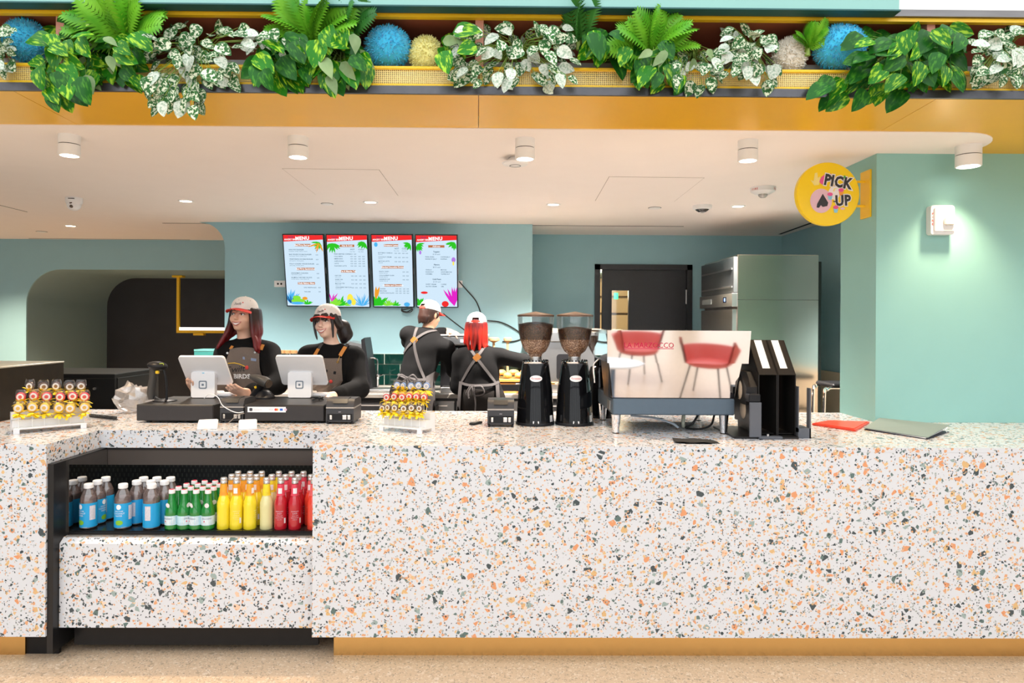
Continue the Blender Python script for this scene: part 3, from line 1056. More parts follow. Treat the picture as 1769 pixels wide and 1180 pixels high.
# flush discs, slots, hatches
for px, py, r, lab in ((565, 352, 0.045, 'small flush sprinkler cap near the menu screens'), (72, 400, 0.05, 'small flush sprinkler cap near the arch'), (1131, 359, 0.05, 'small flush sprinkler cap in front of the door')):
    c = atz(px, py, ZCEIL)
    p = thing('sprinkler_cap', lab, 'sprinkler', (c.x, c.y, ZCEIL - 0.008), group='sprinkler caps')
    MB().lathe([(0, 0), (r - 0.006, 0), (r, 0.003), (r, 0.008)], 24).build('cap', WHITE, p)
    MB().lathe([(r + 0.001, 0.006), (r + 0.006, 0.006), (r + 0.006, 0.008)], 24, cap=False).build('gap_ring', GREYP, p)
c = atz(890, 272, ZCEIL)
p = thing('ceiling_speaker', 'round white speaker disc on a short stem in the ceiling', 'speaker', (c.x, c.y, ZCEIL - 0.05))
MB().lathe([(0, 0), (0.035, 0.0), (0.075, 0.008), (0.08, 0.016), (0.06, 0.022), (0.03, 0.05)], 28).build('disc', WHITE, p)
MB().lathe([(0.03, -0.002), (0.034, -0.002), (0.034, 0.002), (0.03, 0.002)], 24, cap=False).build('ring', GREYP, p)


def slot(pts, label, w=0.016):
    a, b = atz(*pts[0], ZCEIL), atz(*pts[1], ZCEIL)
    d = (b - a).normalized(); s = Vector((-d.y, d.x, 0)) * w / 2
    m = MB()
    q = [a - s, b - s, b + s, a + s]
    m.prism([(v.x, v.y) for v in q], ZCEIL - 0.002, ZCEIL + 0.001, 'z')
    return tag(m.build('slot_diffuser', M('slot_black', (0.006, 0.006, 0.006), 0.8)), label, 'air slot', group='ceiling air slots')


slot(((281, 385.5), (1181, 391.0)), 'long dark air slot in front of the menu wall')
slot(((50, 412), (328, 414)), 'dark air slot in front of the arch wall', 0.012)
slot(((1347, 404.5), (1410, 382)), 'short dark air slot beside the side wall', 0.03)
slot(((-10, 352), (47, 366)), 'thin seam line near the security camera', 0.005)
for pts, lab in ((((487, 291), (655, 293), (688, 338), (545, 336)), 'flush ceiling access hatch in front of the menu screens'),
                 (((1052, 305), (1217, 307), (1165, 348), (1028, 347)), 'flush ceiling access hatch beside the espresso lamp')):
    q = [atz(a, b, ZCEIL) for a, b in pts]
    cx_ = sum((v for v in q), Vector()) / 4
    p = thing('access_hatch', lab, 'access hatch', (0, 0, ZCEIL), group='ceiling access hatches')
    MB().prism([(v.x, v.y) for v in q], -0.0008, -0.0001, 'z').build('gap', M('hatch_gap', (0.30, 0.24, 0.2), 0.9), p)
    g2 = [cx_ + (v - cx_) * 0.991 for v in q]
    MB().prism([(v.x, v.y) for v in g2], -0.0018, -0.0001, 'z').build('panel', CEILM, p)

# security camera (turret) and dome camera
c = atz(128, 342, ZCEIL)
p = thing('security_camera', 'white turret security camera with two dark lenses', 'camera', (c.x, c.y, ZCEIL - 0.105))
MB().lathe([(0.055, 0.055), (0.062, 0.07), (0.062, 0.105)], 24).build('base', WHITEP, p)
MB().ell((0, 0, 0.05), (0.052, 0.052, 0.05), 24, 14).build('ball', WHITEP, p)
for k in (0.062, 0.030):
    m = MB(); m.lathe([(0, 0.006), (0.011, 0.006), (0.014, 0)], 16, mat=Matrix.Rotation(R(60 if k > .05 else 115), 3, 'X'), c=(0.006, -0.049 + (0.004 if k < .05 else 0), k))
    m.build('lens', M('lens_glass', (0.10, 0.07, 0.05), 0.1, coat=1), p)
MB().box(-0.01, 0.035, -0.062, -0.05, 0.088, 0.094).build('lettering', BLACKP, p)
c = atz(1213, 355, ZCEIL)
p = thing('dome_camera', 'white dome camera with black window on the ceiling', 'camera', (c.x, c.y, ZCEIL - 0.06))
MB().lathe([(0.06, 0.025), (0.078, 0.035), (0.08, 0.06)], 28).build('base', WHITEP, p)
MB().lathe([(0, 0), (0.025, 0.003), (0.045, 0.014), (0.058, 0.026)], 24).build('dome', M('smoked_dome', (0.01, 0.01, 0.012), 0.05, coat=1), p)
MB().lathe([(0.018, 0.0), (0.026, 0.0), (0.026, 0.006), (0.018, 0.004)], 18, cap=False).build('ring', WHITEP, p)
c = atz(1318, 324, ZCEIL)
p = thing('smoke_detector', 'white ceiling fire alarm with red letters', 'fire alarm', (c.x, c.y, ZCEIL - 0.075))
MB().lathe([(0.05, 0.025), (0.085, 0.045), (0.09, 0.075)], 28).build('base', WHITEP, p)
MB().lathe([(0, 0), (0.018, 0.002), (0.03, 0.012), (0.034, 0.028)], 20).build('lens', M('alarm_lens', (0.5, 0.48, 0.46), 0.15, 0.3), p)
for ang, st in ((-1.05, 'FIRE'), (0.95, 'FIRE')):
    m = MB()
    for k, ch in enumerate(st):
        a = ang + (k - 1.5) * 0.16
        mt = Matrix.Translation((0.088 * math.sin(a), -0.088 * math.cos(a), 0.055)) @ Matrix.Rotation(a, 4, 'Z')
        m.text(ch, 0, 0, 0.020, mat=mt, bold=0.02)
    m.build('lettering', M('red_print', (0.6, 0.05, 0.04), 0.5), p)

# pick-up sign on the pillar's side
YS = 0.92
c = at(1428, 336, YS)
sr = 0.187
p = thing('pick_up_sign', 'round yellow projecting sign reading PICK UP on the pillar', 'sign', (c.x, YS, c.z))
SY = M('sign_yellow', (0.95, 0.66, 0.0), 0.3, var=0.02)
MB().lathe([(sr - 0.004, -0.02), (sr, -0.016), (sr, 0.016), (sr - 0.004, 0.02)], 56, mat=Matrix.Rotation(PI / 2, 3, 'X')).build('disc', SY, p)
px_ = XPIL - c.x
MB().cbox(px_ - 0.012, px_ - 0.0005, -0.06, 0.05, -0.14, 0.14, 0.002).build('wall_plate', YELP, p)
for zz in (0.077, -0.068):
    MB().cyl((math.sqrt(sr * sr - zz * zz) - 0.01, 0, zz), (px_ - 0.008, 0, zz), 0.008, n=10).build('arm', YELP, p)
PR = -0.0212
def flat(name, poly, mat, y=PR, par=p, t=0.0006):
    return MB().prism(poly, y - t, y, 'y').build(name, mat, par, smooth=0)
def pxs(a, b):      # zoomed sign pixels -> sign plane
    return ((a - 592) / 9.44 / 291.5, -(b - 575) / 9.44 / 291.5)
def circ(cx, cz, rx, rz, n=20, a0=0):
    return [(cx + rx * math.cos(2 * PI * k / n + a0), cz + rz * math.sin(2 * PI * k / n + a0)) for k in range(n)]
PW = M('print_white', (0.86, 0.82, 0.84), 0.4); PB = M('print_black', (0.03, 0.03, 0.035), 0.4)
PKN = M('print_pink', (0.80, 0.10, 0.32), 0.4); PPK = M('print_pale_pink', (0.78, 0.52, 0.62), 0.4); PBL = M('print_blue', (0.25, 0.6, 0.8), 0.4)
POR = M('print_orange', (0.9, 0.35, 0.05), 0.4); PGR = M('print_green', (0.1, 0.45, 0.08), 0.4); PLY = M('print_pale_yellow', (0.9, 0.75, 0.25), 0.4)
m = MB(); m.text('PICK', *pxs(745, 385), 0.088, y=PR - 0.0008, bold=0.11, rot=-0.17, sx=0.80); m.text('UP', *pxs(830, 690), 0.084, y=PR - 0.0008, bold=0.11, rot=0.05, sx=0.85)
m.build('letter_outline', PW, p, smooth=0, recalc=False)
m = MB(); m.text('PICK', *pxs(745, 385), 0.088, y=PR - 0.0018, bold=0.045, rot=-0.17, sx=0.80); m.text('UP', *pxs(830, 690), 0.084, y=PR - 0.0018, bold=0.045, rot=0.05, sx=0.85)
m.text('-', *pxs(690, 690), 0.05, y=PR - 0.0018, bold=0.02)
m.build('lettering', PB, p, smooth=0, recalc=False)
# printed blobs, sweets and splashes around the words
cxz = pxs(475, 690)
flat('pink_splash', circ(*cxz, 0.065, 0.072, 24), PPK)
flat('dark_splash', [pxs(500, 575), pxs(590, 720), pxs(575, 775), pxs(500, 790), pxs(470, 760), pxs(440, 805), pxs(400, 800), pxs(410, 740)], PB, PR - 0.001)
flat('magenta_splash', [pxs(480, 300), pxs(560, 240), pxs(640, 250), pxs(600, 300), pxs(540, 430), pxs(480, 420), pxs(440, 380)], PKN)
flat('pale_splash', [pxs(300, 350), pxs(350, 370), pxs(370, 240), pxs(410, 230), pxs(420, 320), pxs(460, 290), pxs(440, 430), pxs(360, 440)], PLY)
flat('white_splash', circ(*pxs(690, 560), 0.035, 0.04, 16), PW)
for a, b in ((620, 600), (715, 810), (800, 530)):
    x_, z_ = pxs(a, b)
    flat('cake_cup', [(x_ - .014, z_ - .002), (x_ + .014, z_ - .002), (x_ + .009, z_ - .026), (x_ - .009, z_ - .026)], PBL if b > 540 else POR, PR - 0.0012)
    flat('cake_cream', circ(x_, z_ + 0.006, 0.016, 0.011, 14), PKN, PR - 0.0014)
flat('banana', [pxs(665, 530), pxs(690, 480), pxs(745, 485), pxs(700, 500), pxs(690, 540)], PLY, PR - 0.0012)
flat('candy', circ(*pxs(825, 815), 0.014, 0.007, 12), PPK, PR - 0.0012)
flat('leaf_mark', circ(*pxs(855, 300), 0.006, 0.010, 10), PGR, PR - 0.0012)

# fire strobe on the pillar
YW = 0.81
a, b = at(1600, 357, YW), at(1640, 407, YW)
p = thing('fire_strobe', 'white wall fire strobe with red letters on the teal pillar', 'fire alarm', (a.x, YW, b.z))
w, h = b.x - a.x, a.z - b.z
MB().prism(rrect(0, w, 0, h, 0.015), -0.045, -0.0005, 'y').build('housing', WHITEP, p)
MB().cbox(w * .12, w * .98, -0.055, -0.045, h * .1, h * .92, 0.004).build('face_plate', WHITEP, p)
MB().cbox(w * .48, w * .92, -0.070, -0.055, h * .30, h * .60, 0.008).build('flash_lens', M('flash_lens', (0.75, 0.72, 0.66), 0.12, 0.2, var=0.3, nscale=90), p)
MB().box(w * .28, w * .36, -0.057, -0.055, h * .48, h * .80).build('speaker_slots', M('print_grey', (0.6, 0.55, 0.6), 0.5), p)
m = MB()
for k, ch in enumerate('FIRE'):
    m.text(ch, w * .065, h * (.70 - .115 * k), 0.019, y=-0.0465, bold=0.03)
m.build('lettering', M('red_print'), p, smooth=0, recalc=False)
# ------------------------------------------------------------------ tills and counter-top things
def prn(s):
    return s
DR = M('drawer_metal', (0.026, 0.024, 0.024), 0.35, spec=0.3, var=0.15, nscale=80)


def drawer(label, px0, px1, pyt, pyb, sticker=False):
    f = atz((px0 + px1) / 2, pyb, ZT)
    x0, x1 = X(px0, f.y), X(px1, f.y)
    h = at((px0 + px1) / 2, pyt, f.y).z - ZT
    w = x1 - x0
    p = thing('cash_drawer', label, 'cash drawer', ((x0 + x1) / 2, f.y, ZT), group='cash drawers')
    MB().cbox(-w / 2, w / 2, 0, 0.42, 0.012, h, 0.003).build('body', DR, p)
    MB().cbox(-w / 2 + 0.004, w / 2 - 0.004, -0.0025, 0.0, 0.016, h - 0.006, 0.001).build('front_plate', M('drawer_front', (0.040, 0.036, 0.036), 0.4, spec=0.3, var=0.1), p)
    for sx in (-1, 1):
        for yy in (0.04, 0.37):
            MB().cyl((sx * (w / 2 - 0.05), yy, 0), (sx * (w / 2 - 0.05), yy, 0.013), 0.013, n=12).build('foot', CABLE, p)
    if sticker:
        s0, s1 = at(428, 712, f.y), at(494, 703, f.y)
        ox = (x0 + x1) / 2
        st = MB().box(s0.x - ox, s1.x - ox, -0.0032, -0.0025, s0.z - ZT, s1.z - ZT).build('sticker', WHITE, p)
        sw = s1.x - s0.x; z_ = (s0.z + s1.z) / 2 - ZT; xx = s0.x - ox
        m = MB(); m.prism(rrect(xx + .010, xx + .027, z_ - .0085, z_ + .0085, .004), -0.0036, -0.0032); m.build('emblem', M('print_charcoal', (.05, .05, .06), .4), st)
        m = MB(); m.text('Square', xx + .055, z_, .017, y=-0.0035); m.text('VISA', xx + .130, z_, .013, y=-0.0035, bold=.01); m.build('lettering', M('print_grey'), st, smooth=0, recalc=False)
        MB().prism(circ(xx + .155, z_, .007, .007, 14), -0.0037, -0.0032).build('red_dot', M('print_red', (.75, .05, .04), .4), st)
        MB().prism(circ(xx + .163, z_, .007, .007, 14), -0.0036, -0.0032).build('orange_dot', POR, st)
        MB().box(xx + .178, xx + .194, -0.0036, -0.0032, z_ - .006, z_ + .006).build('blue_mark', M('print_deep_blue', (.02, .12, .5), .4), st)
        MB().box(xx + .202, xx + .216, -0.0036, -0.0032, z_ - .006, z_ + .006).build('pale_mark', PPK, st)
    return p, f.y, h


d1, yd1, hd1 = drawer('black cash drawer with the standing barcode scanner on it', 236.5, 369.5, 699, 731)
d2, yd2, hd2 = drawer('black cash drawer with a white payment-logo sticker', 423, 561, 699.5, 731.5, True)


def printer(label, px0, px1, pyt, pyb, cat='printer', seen=True):
    f = atz((px0 + px1) / 2, pyb, ZT)
    x0, x1 = X(px0, f.y), X(px1, f.y)
    w = x1 - x0
    h = at((px0 + px1) / 2, pyt, f.y).z - ZT
    p = thing('receipt_printer', label, cat, ((x0 + x1) / 2, f.y, ZT), group='receipt printers')
    m = MB(); m.prism([(0, 0.012), (0, h * .55), (0.005, h * .62), (0.19, h * .62), (0.19, 0.012)], -w / 2, w / 2, 'x'); m.build('body', M('printer_grey', (0.045, 0.043, 0.045), 0.4, spec=0.3, var=0.1), p)
    MB().cbox(-w / 2 - 0.001, w / 2 + 0.001, -0.002, 0.19, h * .62, h * .68, 0.002).build('seam_band', M('printer_light', (0.30, 0.28, 0.27), 0.4), p)
    m = MB(); m.prism([(0.0, h * .68), (0.012, h * .90), (0.03, h), (0.15, h), (0.19, h * .9), (0.19, h * .68)], -w / 2, w / 2, 'x'); m.build('lid', M('printer_grey'), p)
    m = MB(); m.prism([(0.003, h * .84), (0.022, h * 1.0), (0.05, h * 1.03), (0.10, h * 1.03), (0.10, h * .85)], -w * .26, w * .26, 'x'); m.build('paper_door', M('printer_dark', (0.03, 0.03, 0.03), 0.3), p)
    MB().box(-w / 2 + 0.008, w / 2 - 0.008, -0.0015, 0.001, h * .16, h * .42).build('port_panel', BLACKP, p)
    for k, (a, b) in enumerate(((-.36, -.28), (.10, .24), (.28, .38))):
        MB().cbox(w * a, w * b, -0.004, -0.001, h * .19, h * .36, 0.001).build('socket', STEEL, p)
    for s in (-1, 1):
        MB().cbox(s * w * .44 - .006, s * w * .44 + .006, 0.0, 0.03, 0, h * .14, .002).build('foot', BLACKP, p)
    m = MB(); m.text('star', 0, h * .5, .010, y=-0.0012); m.build('lettering', M('print_grey'), p, smooth=0, recalc=False)


printer('dark receipt printer wedged between the two cash drawers', 381, 421, 689, 731)
printer('dark receipt printer beside the sticker drawer', 564, 612, 690, 733)
printer('dark receipt printer beside the coffee grinders', 843, 889, 692, 738)


def till(label, tl, tr, br, bl, sbox, yfoot, hz, drop=0.18):
    """white tablet on a white stand, seen from behind"""
    f = atz((sbox[0] + sbox[1]) / 2, sbox[3], hz)
    Yb = f.y
    p = thing('till_tablet', label, 'till', (f.x, Yb, hz), group='white tills')
    A = [at(*tl, Yb - 0.06), at(*tr, Yb - 0.06), at(*br, Yb + 0.08), at(*bl, Yb + 0.08)]
    A = [a - Vector((f.x, Yb, hz)) for a in A]
    # exact rectangle from the four sightings
    c = sum(A, Vector()) / 4
    ux = ((A[1] - A[0]) + (A[2] - A[3])).normalized()
    ux.z = 0; ux.normalize()
    uz = ((A[0] - A[3]) + (A[1] - A[2])) / 2
    H = uz.length; uz = (uz - ux * uz.dot(ux)).normalized()
    W = ((A[1] - A[0]).length + (A[2] - A[3]).length) / 2
    un = ux.cross(uz)          # towards the customer side or away
    if un.y > 0: un = -un
    mt = Matrix((ux, un, uz)).transposed().to_4x4(); mt.translation = c
    m = MB(); m.prism(rrect(-W / 2, W / 2, -H / 2, H / 2, 0.018), -0.006, 0.008, 'y'); m.v = [tuple(mt @ Vector(v)) for v in m.v]
    m.build('tablet', M('till_white', (0.86, 0.85, 0.86), 0.35, var=0.02), p)
    m = MB(); m.prism(rrect(-W / 2 + .012, W / 2 - .012, -H / 2 + .012, H / 2 - .012, 0.008), -0.0075, -0.006, 'y'); m.v = [tuple(mt @ Vector(v)) for v in m.v]
    m.build('screen', M('till_screen', (0.02, 0.02, 0.03), 0.1, coat=1), p)
    x0, x1 = X(sbox[0], Yb) - f.x, X(sbox[1], Yb) - f.x
    z1 = at((sbox[0] + sbox[1]) / 2, sbox[2], Yb).z - hz
    m = MB(); m.prism(rrect(x0, x1, 0.004, z1, 0.012), -0.004, 0.03, 'y'); st = m.build('stand', M('till_white'), p)
    e = 0.024
    cxx, czz = (x0 + x1) / 2, z1 * .52
    m = MB(); m.prism(rrect(cxx - e, cxx + e, czz - e, czz + e, .008), -0.0052, -0.004, 'y'); m.build('emblem', M('print_slate', (.18, .22, .27), .4), st)
    m = MB(); m.prism(rrect(cxx - e * .72, cxx + e * .72, czz - e * .72, czz + e * .72, .005), -0.0058, -0.0051, 'y'); m.build('emblem_field', M('till_white'), st)
    m = MB(); m.prism(rrect(cxx - e * .28, cxx + e * .28, czz - e * .28, czz + e * .28, .003), -0.0064, -0.0057, 'y'); m.build('emblem_dot', M('print_slate'), st)
    m = MB(); m.cbox(x0 + .01, x1 - .01, 0.03, 0.17, 0.0, 0.03, .006); m.build('base', M('till_white'), p)
    m = MB(); m.cbox(x1 - .012, x1 + 0.07, 0.06, 0.16, 0.001, 0.022, .008); m.build('card_slot', M('till_white'), p)
    m = MB(); m.cbox(cxx - .02, cxx + .02, 0.02, 0.12, z1 * .6, z1 * .9, .008); m.build('neck', M('till_white'), p)
    return p, f


t1, f1 = till('white till tablet nearest the standing barcode scanner', (304.5, 615), (386, 615.5), (404.5, 662.5), (329, 663.5), (331, 372, 643, 688), 688, ZT + hd1)
t2, f2 = till('white till tablet in front of the cashier with the ponytail', (474, 614.5), (556.5, 614), (568, 663), (490, 664), (498, 538.5, 643, 688), 688, ZT + hd2)
MB().box(-0.006, 0.006, -0.0055, -0.004, 0.148, 0.154).build('blue_tab', M('print_blue'), t1)

# barcode scanner standing in its holder on the first drawer
f = atz(285, 693, ZT + hd1)
p = thing('barcode_scanner', 'black and yellow barcode scanner standing on a gooseneck base', 'scanner', (f.x, f.y, ZT + hd1))
s_ = FPX / (3.12 + f.y)
def lp(px, py, dy=0.0, f=f, hz=ZT + hd1):
    v = at(px, py, f.y + dy)
    return Vector((v.x - f.x, v.y - f.y, v.z - hz))
MB().lathe([(0.062, 0), (0.066, 0.004), (0.05, 0.010), (0.0, 0.012)], 28).build('base', BLACKP, p)
MB().tube(bez([(0.01, 0, 0.008), lp(287, 660), lp(283, 640), lp(279, 634)], 6), 0.007, 10).build('gooseneck', BLACKM, p)
m = MB(); a = lp(272, 632); m.ell(a, (0.056, 0.05, 0.026), 20, 10, mat=Matrix.Rotation(0.12, 3, 'Y')); m.build('head', BLACKP, p)
m = MB(); m.tube([lp(266, 634, .01), lp(264, 655, .02), lp(261, 678, .03), lp(262, 690, .03)], [0.024, 0.020, 0.024, 0.018], 12); m.build('grip', M('scanner_grey', (0.06, 0.055, 0.05), 0.45), p)
MB().cbox(*sum(((v - .009, v + .009) for v in lp(272, 643, -0.018)), ()), .003).build('trigger', M('scanner_yellow', (0.9, 0.55, 0.02), 0.4), p)
a = lp(279, 629.5, -0.045)
MB().tube([a + Vector((-.012, 0, .004)), a + Vector((.010, 0, .006)), a + Vector((.012, 0, -.004))], 0.0018, 5).build('accent_line', M('scanner_lime', (0.45, 0.6, 0.05), 0.4), p)
m = MB(); m.tube([lp(266, 686, .03), lp(272, 690, .01), lp(278, 692, .0)], 0.01, 8); m.build('holder_cup', BLACKP, p)
# second scanner, tilted in its cradle behind the sticker drawer
f = atz(452, 690, ZT + hd2)
p = thing('barcode_scanner', 'black barcode scanner lying tilted in its cradle between the tills', 'scanner', (f.x, f.y + 0.05, ZT + hd2))
g = lambda px, py, dy=0.0: lp(px, py, dy, Vector((f.x, f.y + .05, 0)), ZT + hd2)
m = MB(); m.tube([g(434, 651), g(444, 654, -.02), g(456, 659, -.04), g(463, 663, -.05)], [0.016, 0.026, 0.032, 0.030], 14); m.build('head', M('scanner_dark', (0.05, 0.048, 0.046), 0.35), p)
m = MB(); m.tube([g(463.2, 663, -.05), g(465, 664, -.055)], [0.024, 0.024], 14); m.build('window', M('lens_glass'), p)
m = MB(); m.tube([g(452, 662, -.01), g(446, 674, .01), g(437, 686, .02)], [0.026, 0.024, 0.022], 12); m.build('grip', BLACKP, p)
m = MB(); m.lathe([(0.06, 0), (0.06, 0.01), (0.035, 0.04), (0.02, 0.05)], 20); m.build('base', BLACKP, p)
m = MB(); m.tube([g(441, 668, -.03), g(442, 671, -.035)], [.008, .006], 6); m.build('trigger', M('scanner_yellow'), p)

# white card readers
for a, b, c, d, lab in ((340, 376, 724, 742, 'white card reader lying in front of the scanner drawer'), (411, 445, 725, 742, 'white card reader lying in front of the sticker drawer')):
    f = atz((a + b) / 2, d, ZT)
    w = X(b, f.y) - X(a, f.y)
    p = thing('card_reader', lab, 'card reader', (f.x, f.y, ZT), (0, 0, 0.35), group='white card readers')
    m = MB(); m.prism([(-.004, .001), (-.004, .012), (0.10, .036), (0.104, .03), (0.104, .001)], -w / 2 + .006, w / 2 - .006, 'x'); m.build('dock', M('till_white'), p)
    m = MB(); m.prism([(0.0, .0135), (0.002, .019), (0.092, .0405), (0.094, .036)], -w / 2 + .010, w / 2 - .010, 'x'); m.build('reader', M('reader_white', (0.9, 0.9, 0.9), .25), p)

# cables
def cable(name, pts, r, mat, label, cat='cable', n=8):
    return tag(MB().tube(bez(pts, n), r, 6).build(name, mat), label, cat)
zz = ZT + hd1 + .004
q0 = atz(352, 686, zz + .03); q1 = atz(375, 684, zz + .04); q2 = atz(384, 700, ZT + .09); q3 = atz(398, 708, ZT + .06); q4 = atz(412, 713, ZT + .035); q5 = atz(422, 711.5, ZT + .05)
yq = yd1 - 0.012
cable('charging_cable', [at(353, 688, yq + .08), at(362, 681, yq + .05), at(376, 686, yq + .0), at(384, 700, yq - .005), at(398, 709, yq - .01), at(410, 713, yq - .012), at(421, 711.5, yq - .008)], 0.0022, WHITEP, 'white cable looping from the first till to the sticker drawer')
cable('grey_cable', [at(392, 733, yq - .02), at(400, 726, yq - .02), at(410, 717, yq - .015), at(422, 714, yq - .01)], 0.002, M('cable_tan', (0.35, 0.3, 0.25), .5), 'thin tan cable running down between the drawers')
f = atz(545, 694, ZT + hd2)
pts = [Vector((f.x + .03 * math.sin(k * 2.1) * (1 + .2 * math.sin(k)), f.y + .05 + .02 * math.cos(k * 1.7), ZT + hd2 + .004 + .022 * abs(math.sin(k * .9)))) for k in range(16)]
cable('coiled_cable', pts, 0.0035, M('cable_mixed', (0.05, 0.05, 0.05), .4, var=.8, nscale=150), 'bundled black cable by the hand of the cashier with ponytail', n=5)
c0, c1 = atz(155, 720, ZT + .006), atz(202, 725, ZT + .006)
pts = []
for k in range(120):
    t = k / 119
    a = k * 1.05
    pts.append(c0.lerp(c1, t) + Vector((0, .010 * math.cos(a), .008 + .009 * math.sin(a))))
tag(MB().tube(pts, 0.003, 5).build('spiral_cord', CABLE), 'black spiral cord lying beside the lollipop stand near the dark slab', 'cord')

# plastic bag, crumpled
c = atz(235, 712, ZT)
m = MB(); rnd = random.Random(4)
m.ell((0, 0, 0.085), (0.12, 0.08, 0.085), 22, 12)
m.v = [tuple(Vector(v) * (1 + .16 * math.sin(v[0] * 55 + v[2] * 38) * math.cos(v[1] * 40 + v[2] * 60) + rnd.uniform(-.05, .05))) for v in m.v]
m.v = [(v[0], v[1], max(0.001, v[2])) for v in m.v]
tag(m.build('plastic_bag', thin('film', (0.93, 0.9, 0.88), 0.25, 0.25, 0.25, (0.8, 0.74, 0.7)), loc=(c.x, 1.08, ZT), smooth=20), 'crumpled clear plastic bag behind the scanner drawer', 'bag')

# remote, black napkins, red tray, binder
f = atz(822, 733, ZT)
p = thing('remote_control', 'small black remote beside the printer and grinders', 'remote', (f.x, f.y, ZT), (0, 0, -0.5))
MB().cbox(-.018, .018, -.045, .045, 0, .014, .004).build('body', BLACKP, p)
for i in range(3):
    for j in range(4):
        MB().cbox(-.012 + i * .010, -.005 + i * .010, -.030 + j * .017, -.021 + j * .017, .014, .0165, .001).build('button', M('button_grey', (.35, .33, .32), .5), p)
f = atz(1200, 764, ZT)
for k, (rz, lab) in enumerate(((0.12, 'lower sheet of the black napkins in front of the espresso machine'), (-0.10, 'upper sheet of the black napkins in front of the espresso machine'))):
    m = MB(); w_, d_ = .085, .055
    nn = 8
    vs = [(-w_ + 2 * w_ * i / nn + (.02 if k else 0) * 0, -d_ + 2 * d_ * j / nn, .002 + k * .006 + .002 * math.sin(i * 1.3 + j)) for j in range(nn + 1) for i in range(nn + 1)]
    fs = [(j * (nn + 1) + i, j * (nn + 1) + i + 1, (j + 1) * (nn + 1) + i + 1, (j + 1) * (nn + 1) + i) for j in range(nn) for i in range(nn)]
    vb = [(x, y, z - .0018) for x, y, z in vs]
    m.add(vs, fs); m.add(vb, [tuple(reversed(q)) for q in fs])
    tag(m.build('napkin', M('black_napkin', (.02, .018, .016), .9, var=.3), loc=(f.x + (.022 if not k else -.012), f.y + .01 - k * .004, ZT), rot=(0, 0, rz), recalc=False), lab, 'napkin', 'black napkins')
q = [atz(1403, 731, ZT + .012), atz(1430, 726, ZT + .012), atz(1502, 728, ZT + .012), atz(1478, 742, ZT + .012)]
cx_ = sum(q, Vector()) / 4
p = thing('red_menu_cover', 'flat red menu cover lying in front of the pillar', 'menu cover', (cx_.x, cx_.y, ZT))
m = MB(); m.prism([(v.x - cx_.x, v.y - cx_.y) for v in q], .001, .011, 'z'); m.build('cover', M('red_cover', (.75, .06, .03), .35), p)
m = MB(); m.prism([((v.x - cx_.x) * .93, (v.y - cx_.y) * .9) for v in q], .011, .014, 'z'); m.build('leaf', M('red_cover2', (.80, .08, .04), .3), p)
q = [atz(1493, 741, ZT + .006), atz(1519, 723.5, ZT + .02), atz(1640, 735.5, ZT + .035), atz(1603, 755.5, ZT + .012)]
p = thing('ring_binder', 'grey-green ring binder lying closed beside the red menu cover', 'binder', (0, 0, ZT))
B = [Vector((v.x, v.y, 0)) for v in q]
up = [0.012, 0.026, 0.040, 0.012]
m = MB(); top = [B[i] + Vector((0, 0, up[i])) for i in range(4)]; t2 = [v + Vector((0, 0, -.003)) for v in top]
m.add(t2 + top, [(0, 1, 2, 3), (4, 5, 6, 7), (0, 1, 5, 4), (1, 2, 6, 5), (2, 3, 7, 6), (3, 0, 4, 7)]); m.build('cover', M('binder_green', (.22, .27, .25), .5, var=.1, nscale=200, aniso=(1, 6, 1)), p)
m = MB(); bt = [v + Vector((0, 0, .001)) for v in B]; b2 = [v + Vector((0, 0, .004)) for v in B]
m.add(bt + b2, [(0, 1, 2, 3), (4, 5, 6, 7), (0, 1, 5, 4), (1, 2, 6, 5), (2, 3, 7, 6), (3, 0, 4, 7)]); m.build('back_cover', M('binder_dark', (.03, .03, .05), .5), p)
m = MB(); pg = [B[0].lerp(B[2], .04), B[1].lerp(B[2], .06), B[2].lerp(B[1], .08), B[3].lerp(B[0], .03)]
hi = [.008, .018, .028, .0085]
m.add([v + Vector((0, 0, .0045)) for v in pg] + [v + Vector((0, 0, h)) for v, h in zip(pg, hi)], [(0, 1, 2, 3), (4, 5, 6, 7), (0, 1, 5, 4), (1, 2, 6, 5), (2, 3, 7, 6), (3, 0, 4, 7)]); m.build('pages', PAPER, p)
a = B[2].lerp(B[3], .12)
MB().tube([a + Vector((.0, 0, .004)), a + Vector((-.012, -.002, .018)), a + Vector((.0, 0, .03))], .002, 6).build('ring', CHROME, p)

# dark raised slab at the counter's end
xs = X(0, 0.62) if False else -2.80
p = thing('raised_slab', 'dark stone raised ledge standing on the counter end', 'ledge', (-2.80, 0.9, ZT))
MB().cbox(-2.6, 0, -0.45, 0.33, 0, 0.295, .004).build('body', M('dark_stone', (0.022, 0.016, 0.010), 0.45, spec=0.25, var=0.5, nscale=14), p)
MB().cbox(-2.6, 0.001, -0.452, 0.332, 0.295, 0.305, .002).build('top', M('pale_top', (0.45, 0.43, 0.36), 0.3), p)
# black under-counter fridge behind it
p = thing('black_cabinet', 'low black cabinet behind the dark stone ledge', 'cabinet', (X(150, 1.75, 690) - .05, 1.9, 0))
MB().cbox(-.75, .33, -.3, .3, 0, 1.20, .004).build('body', M('black_lacquer', (.008, .008, .008), .3), p)
MB().cbox(.33, .335, -.27, .27, .1, 1.17, .002).build('door', M('black_lacquer'), p)
MB().cbox(-.745, .335, -.305, -.3, .1, 1.17, .002).build('door', M('black_lacquer'), p)
for xx in (.02, .2):
    MB().cyl((xx, -.305, 1.10), (xx, -.318, 1.10), .009, n=10).build('knob', STEEL, p)
# ------------------------------------------------------------------ lollipop stands
LOLLY = {}
RIB = M('yellow_ribbon', (1.0, 0.70, 0.02), 0.6, var=0.12, nscale=90)


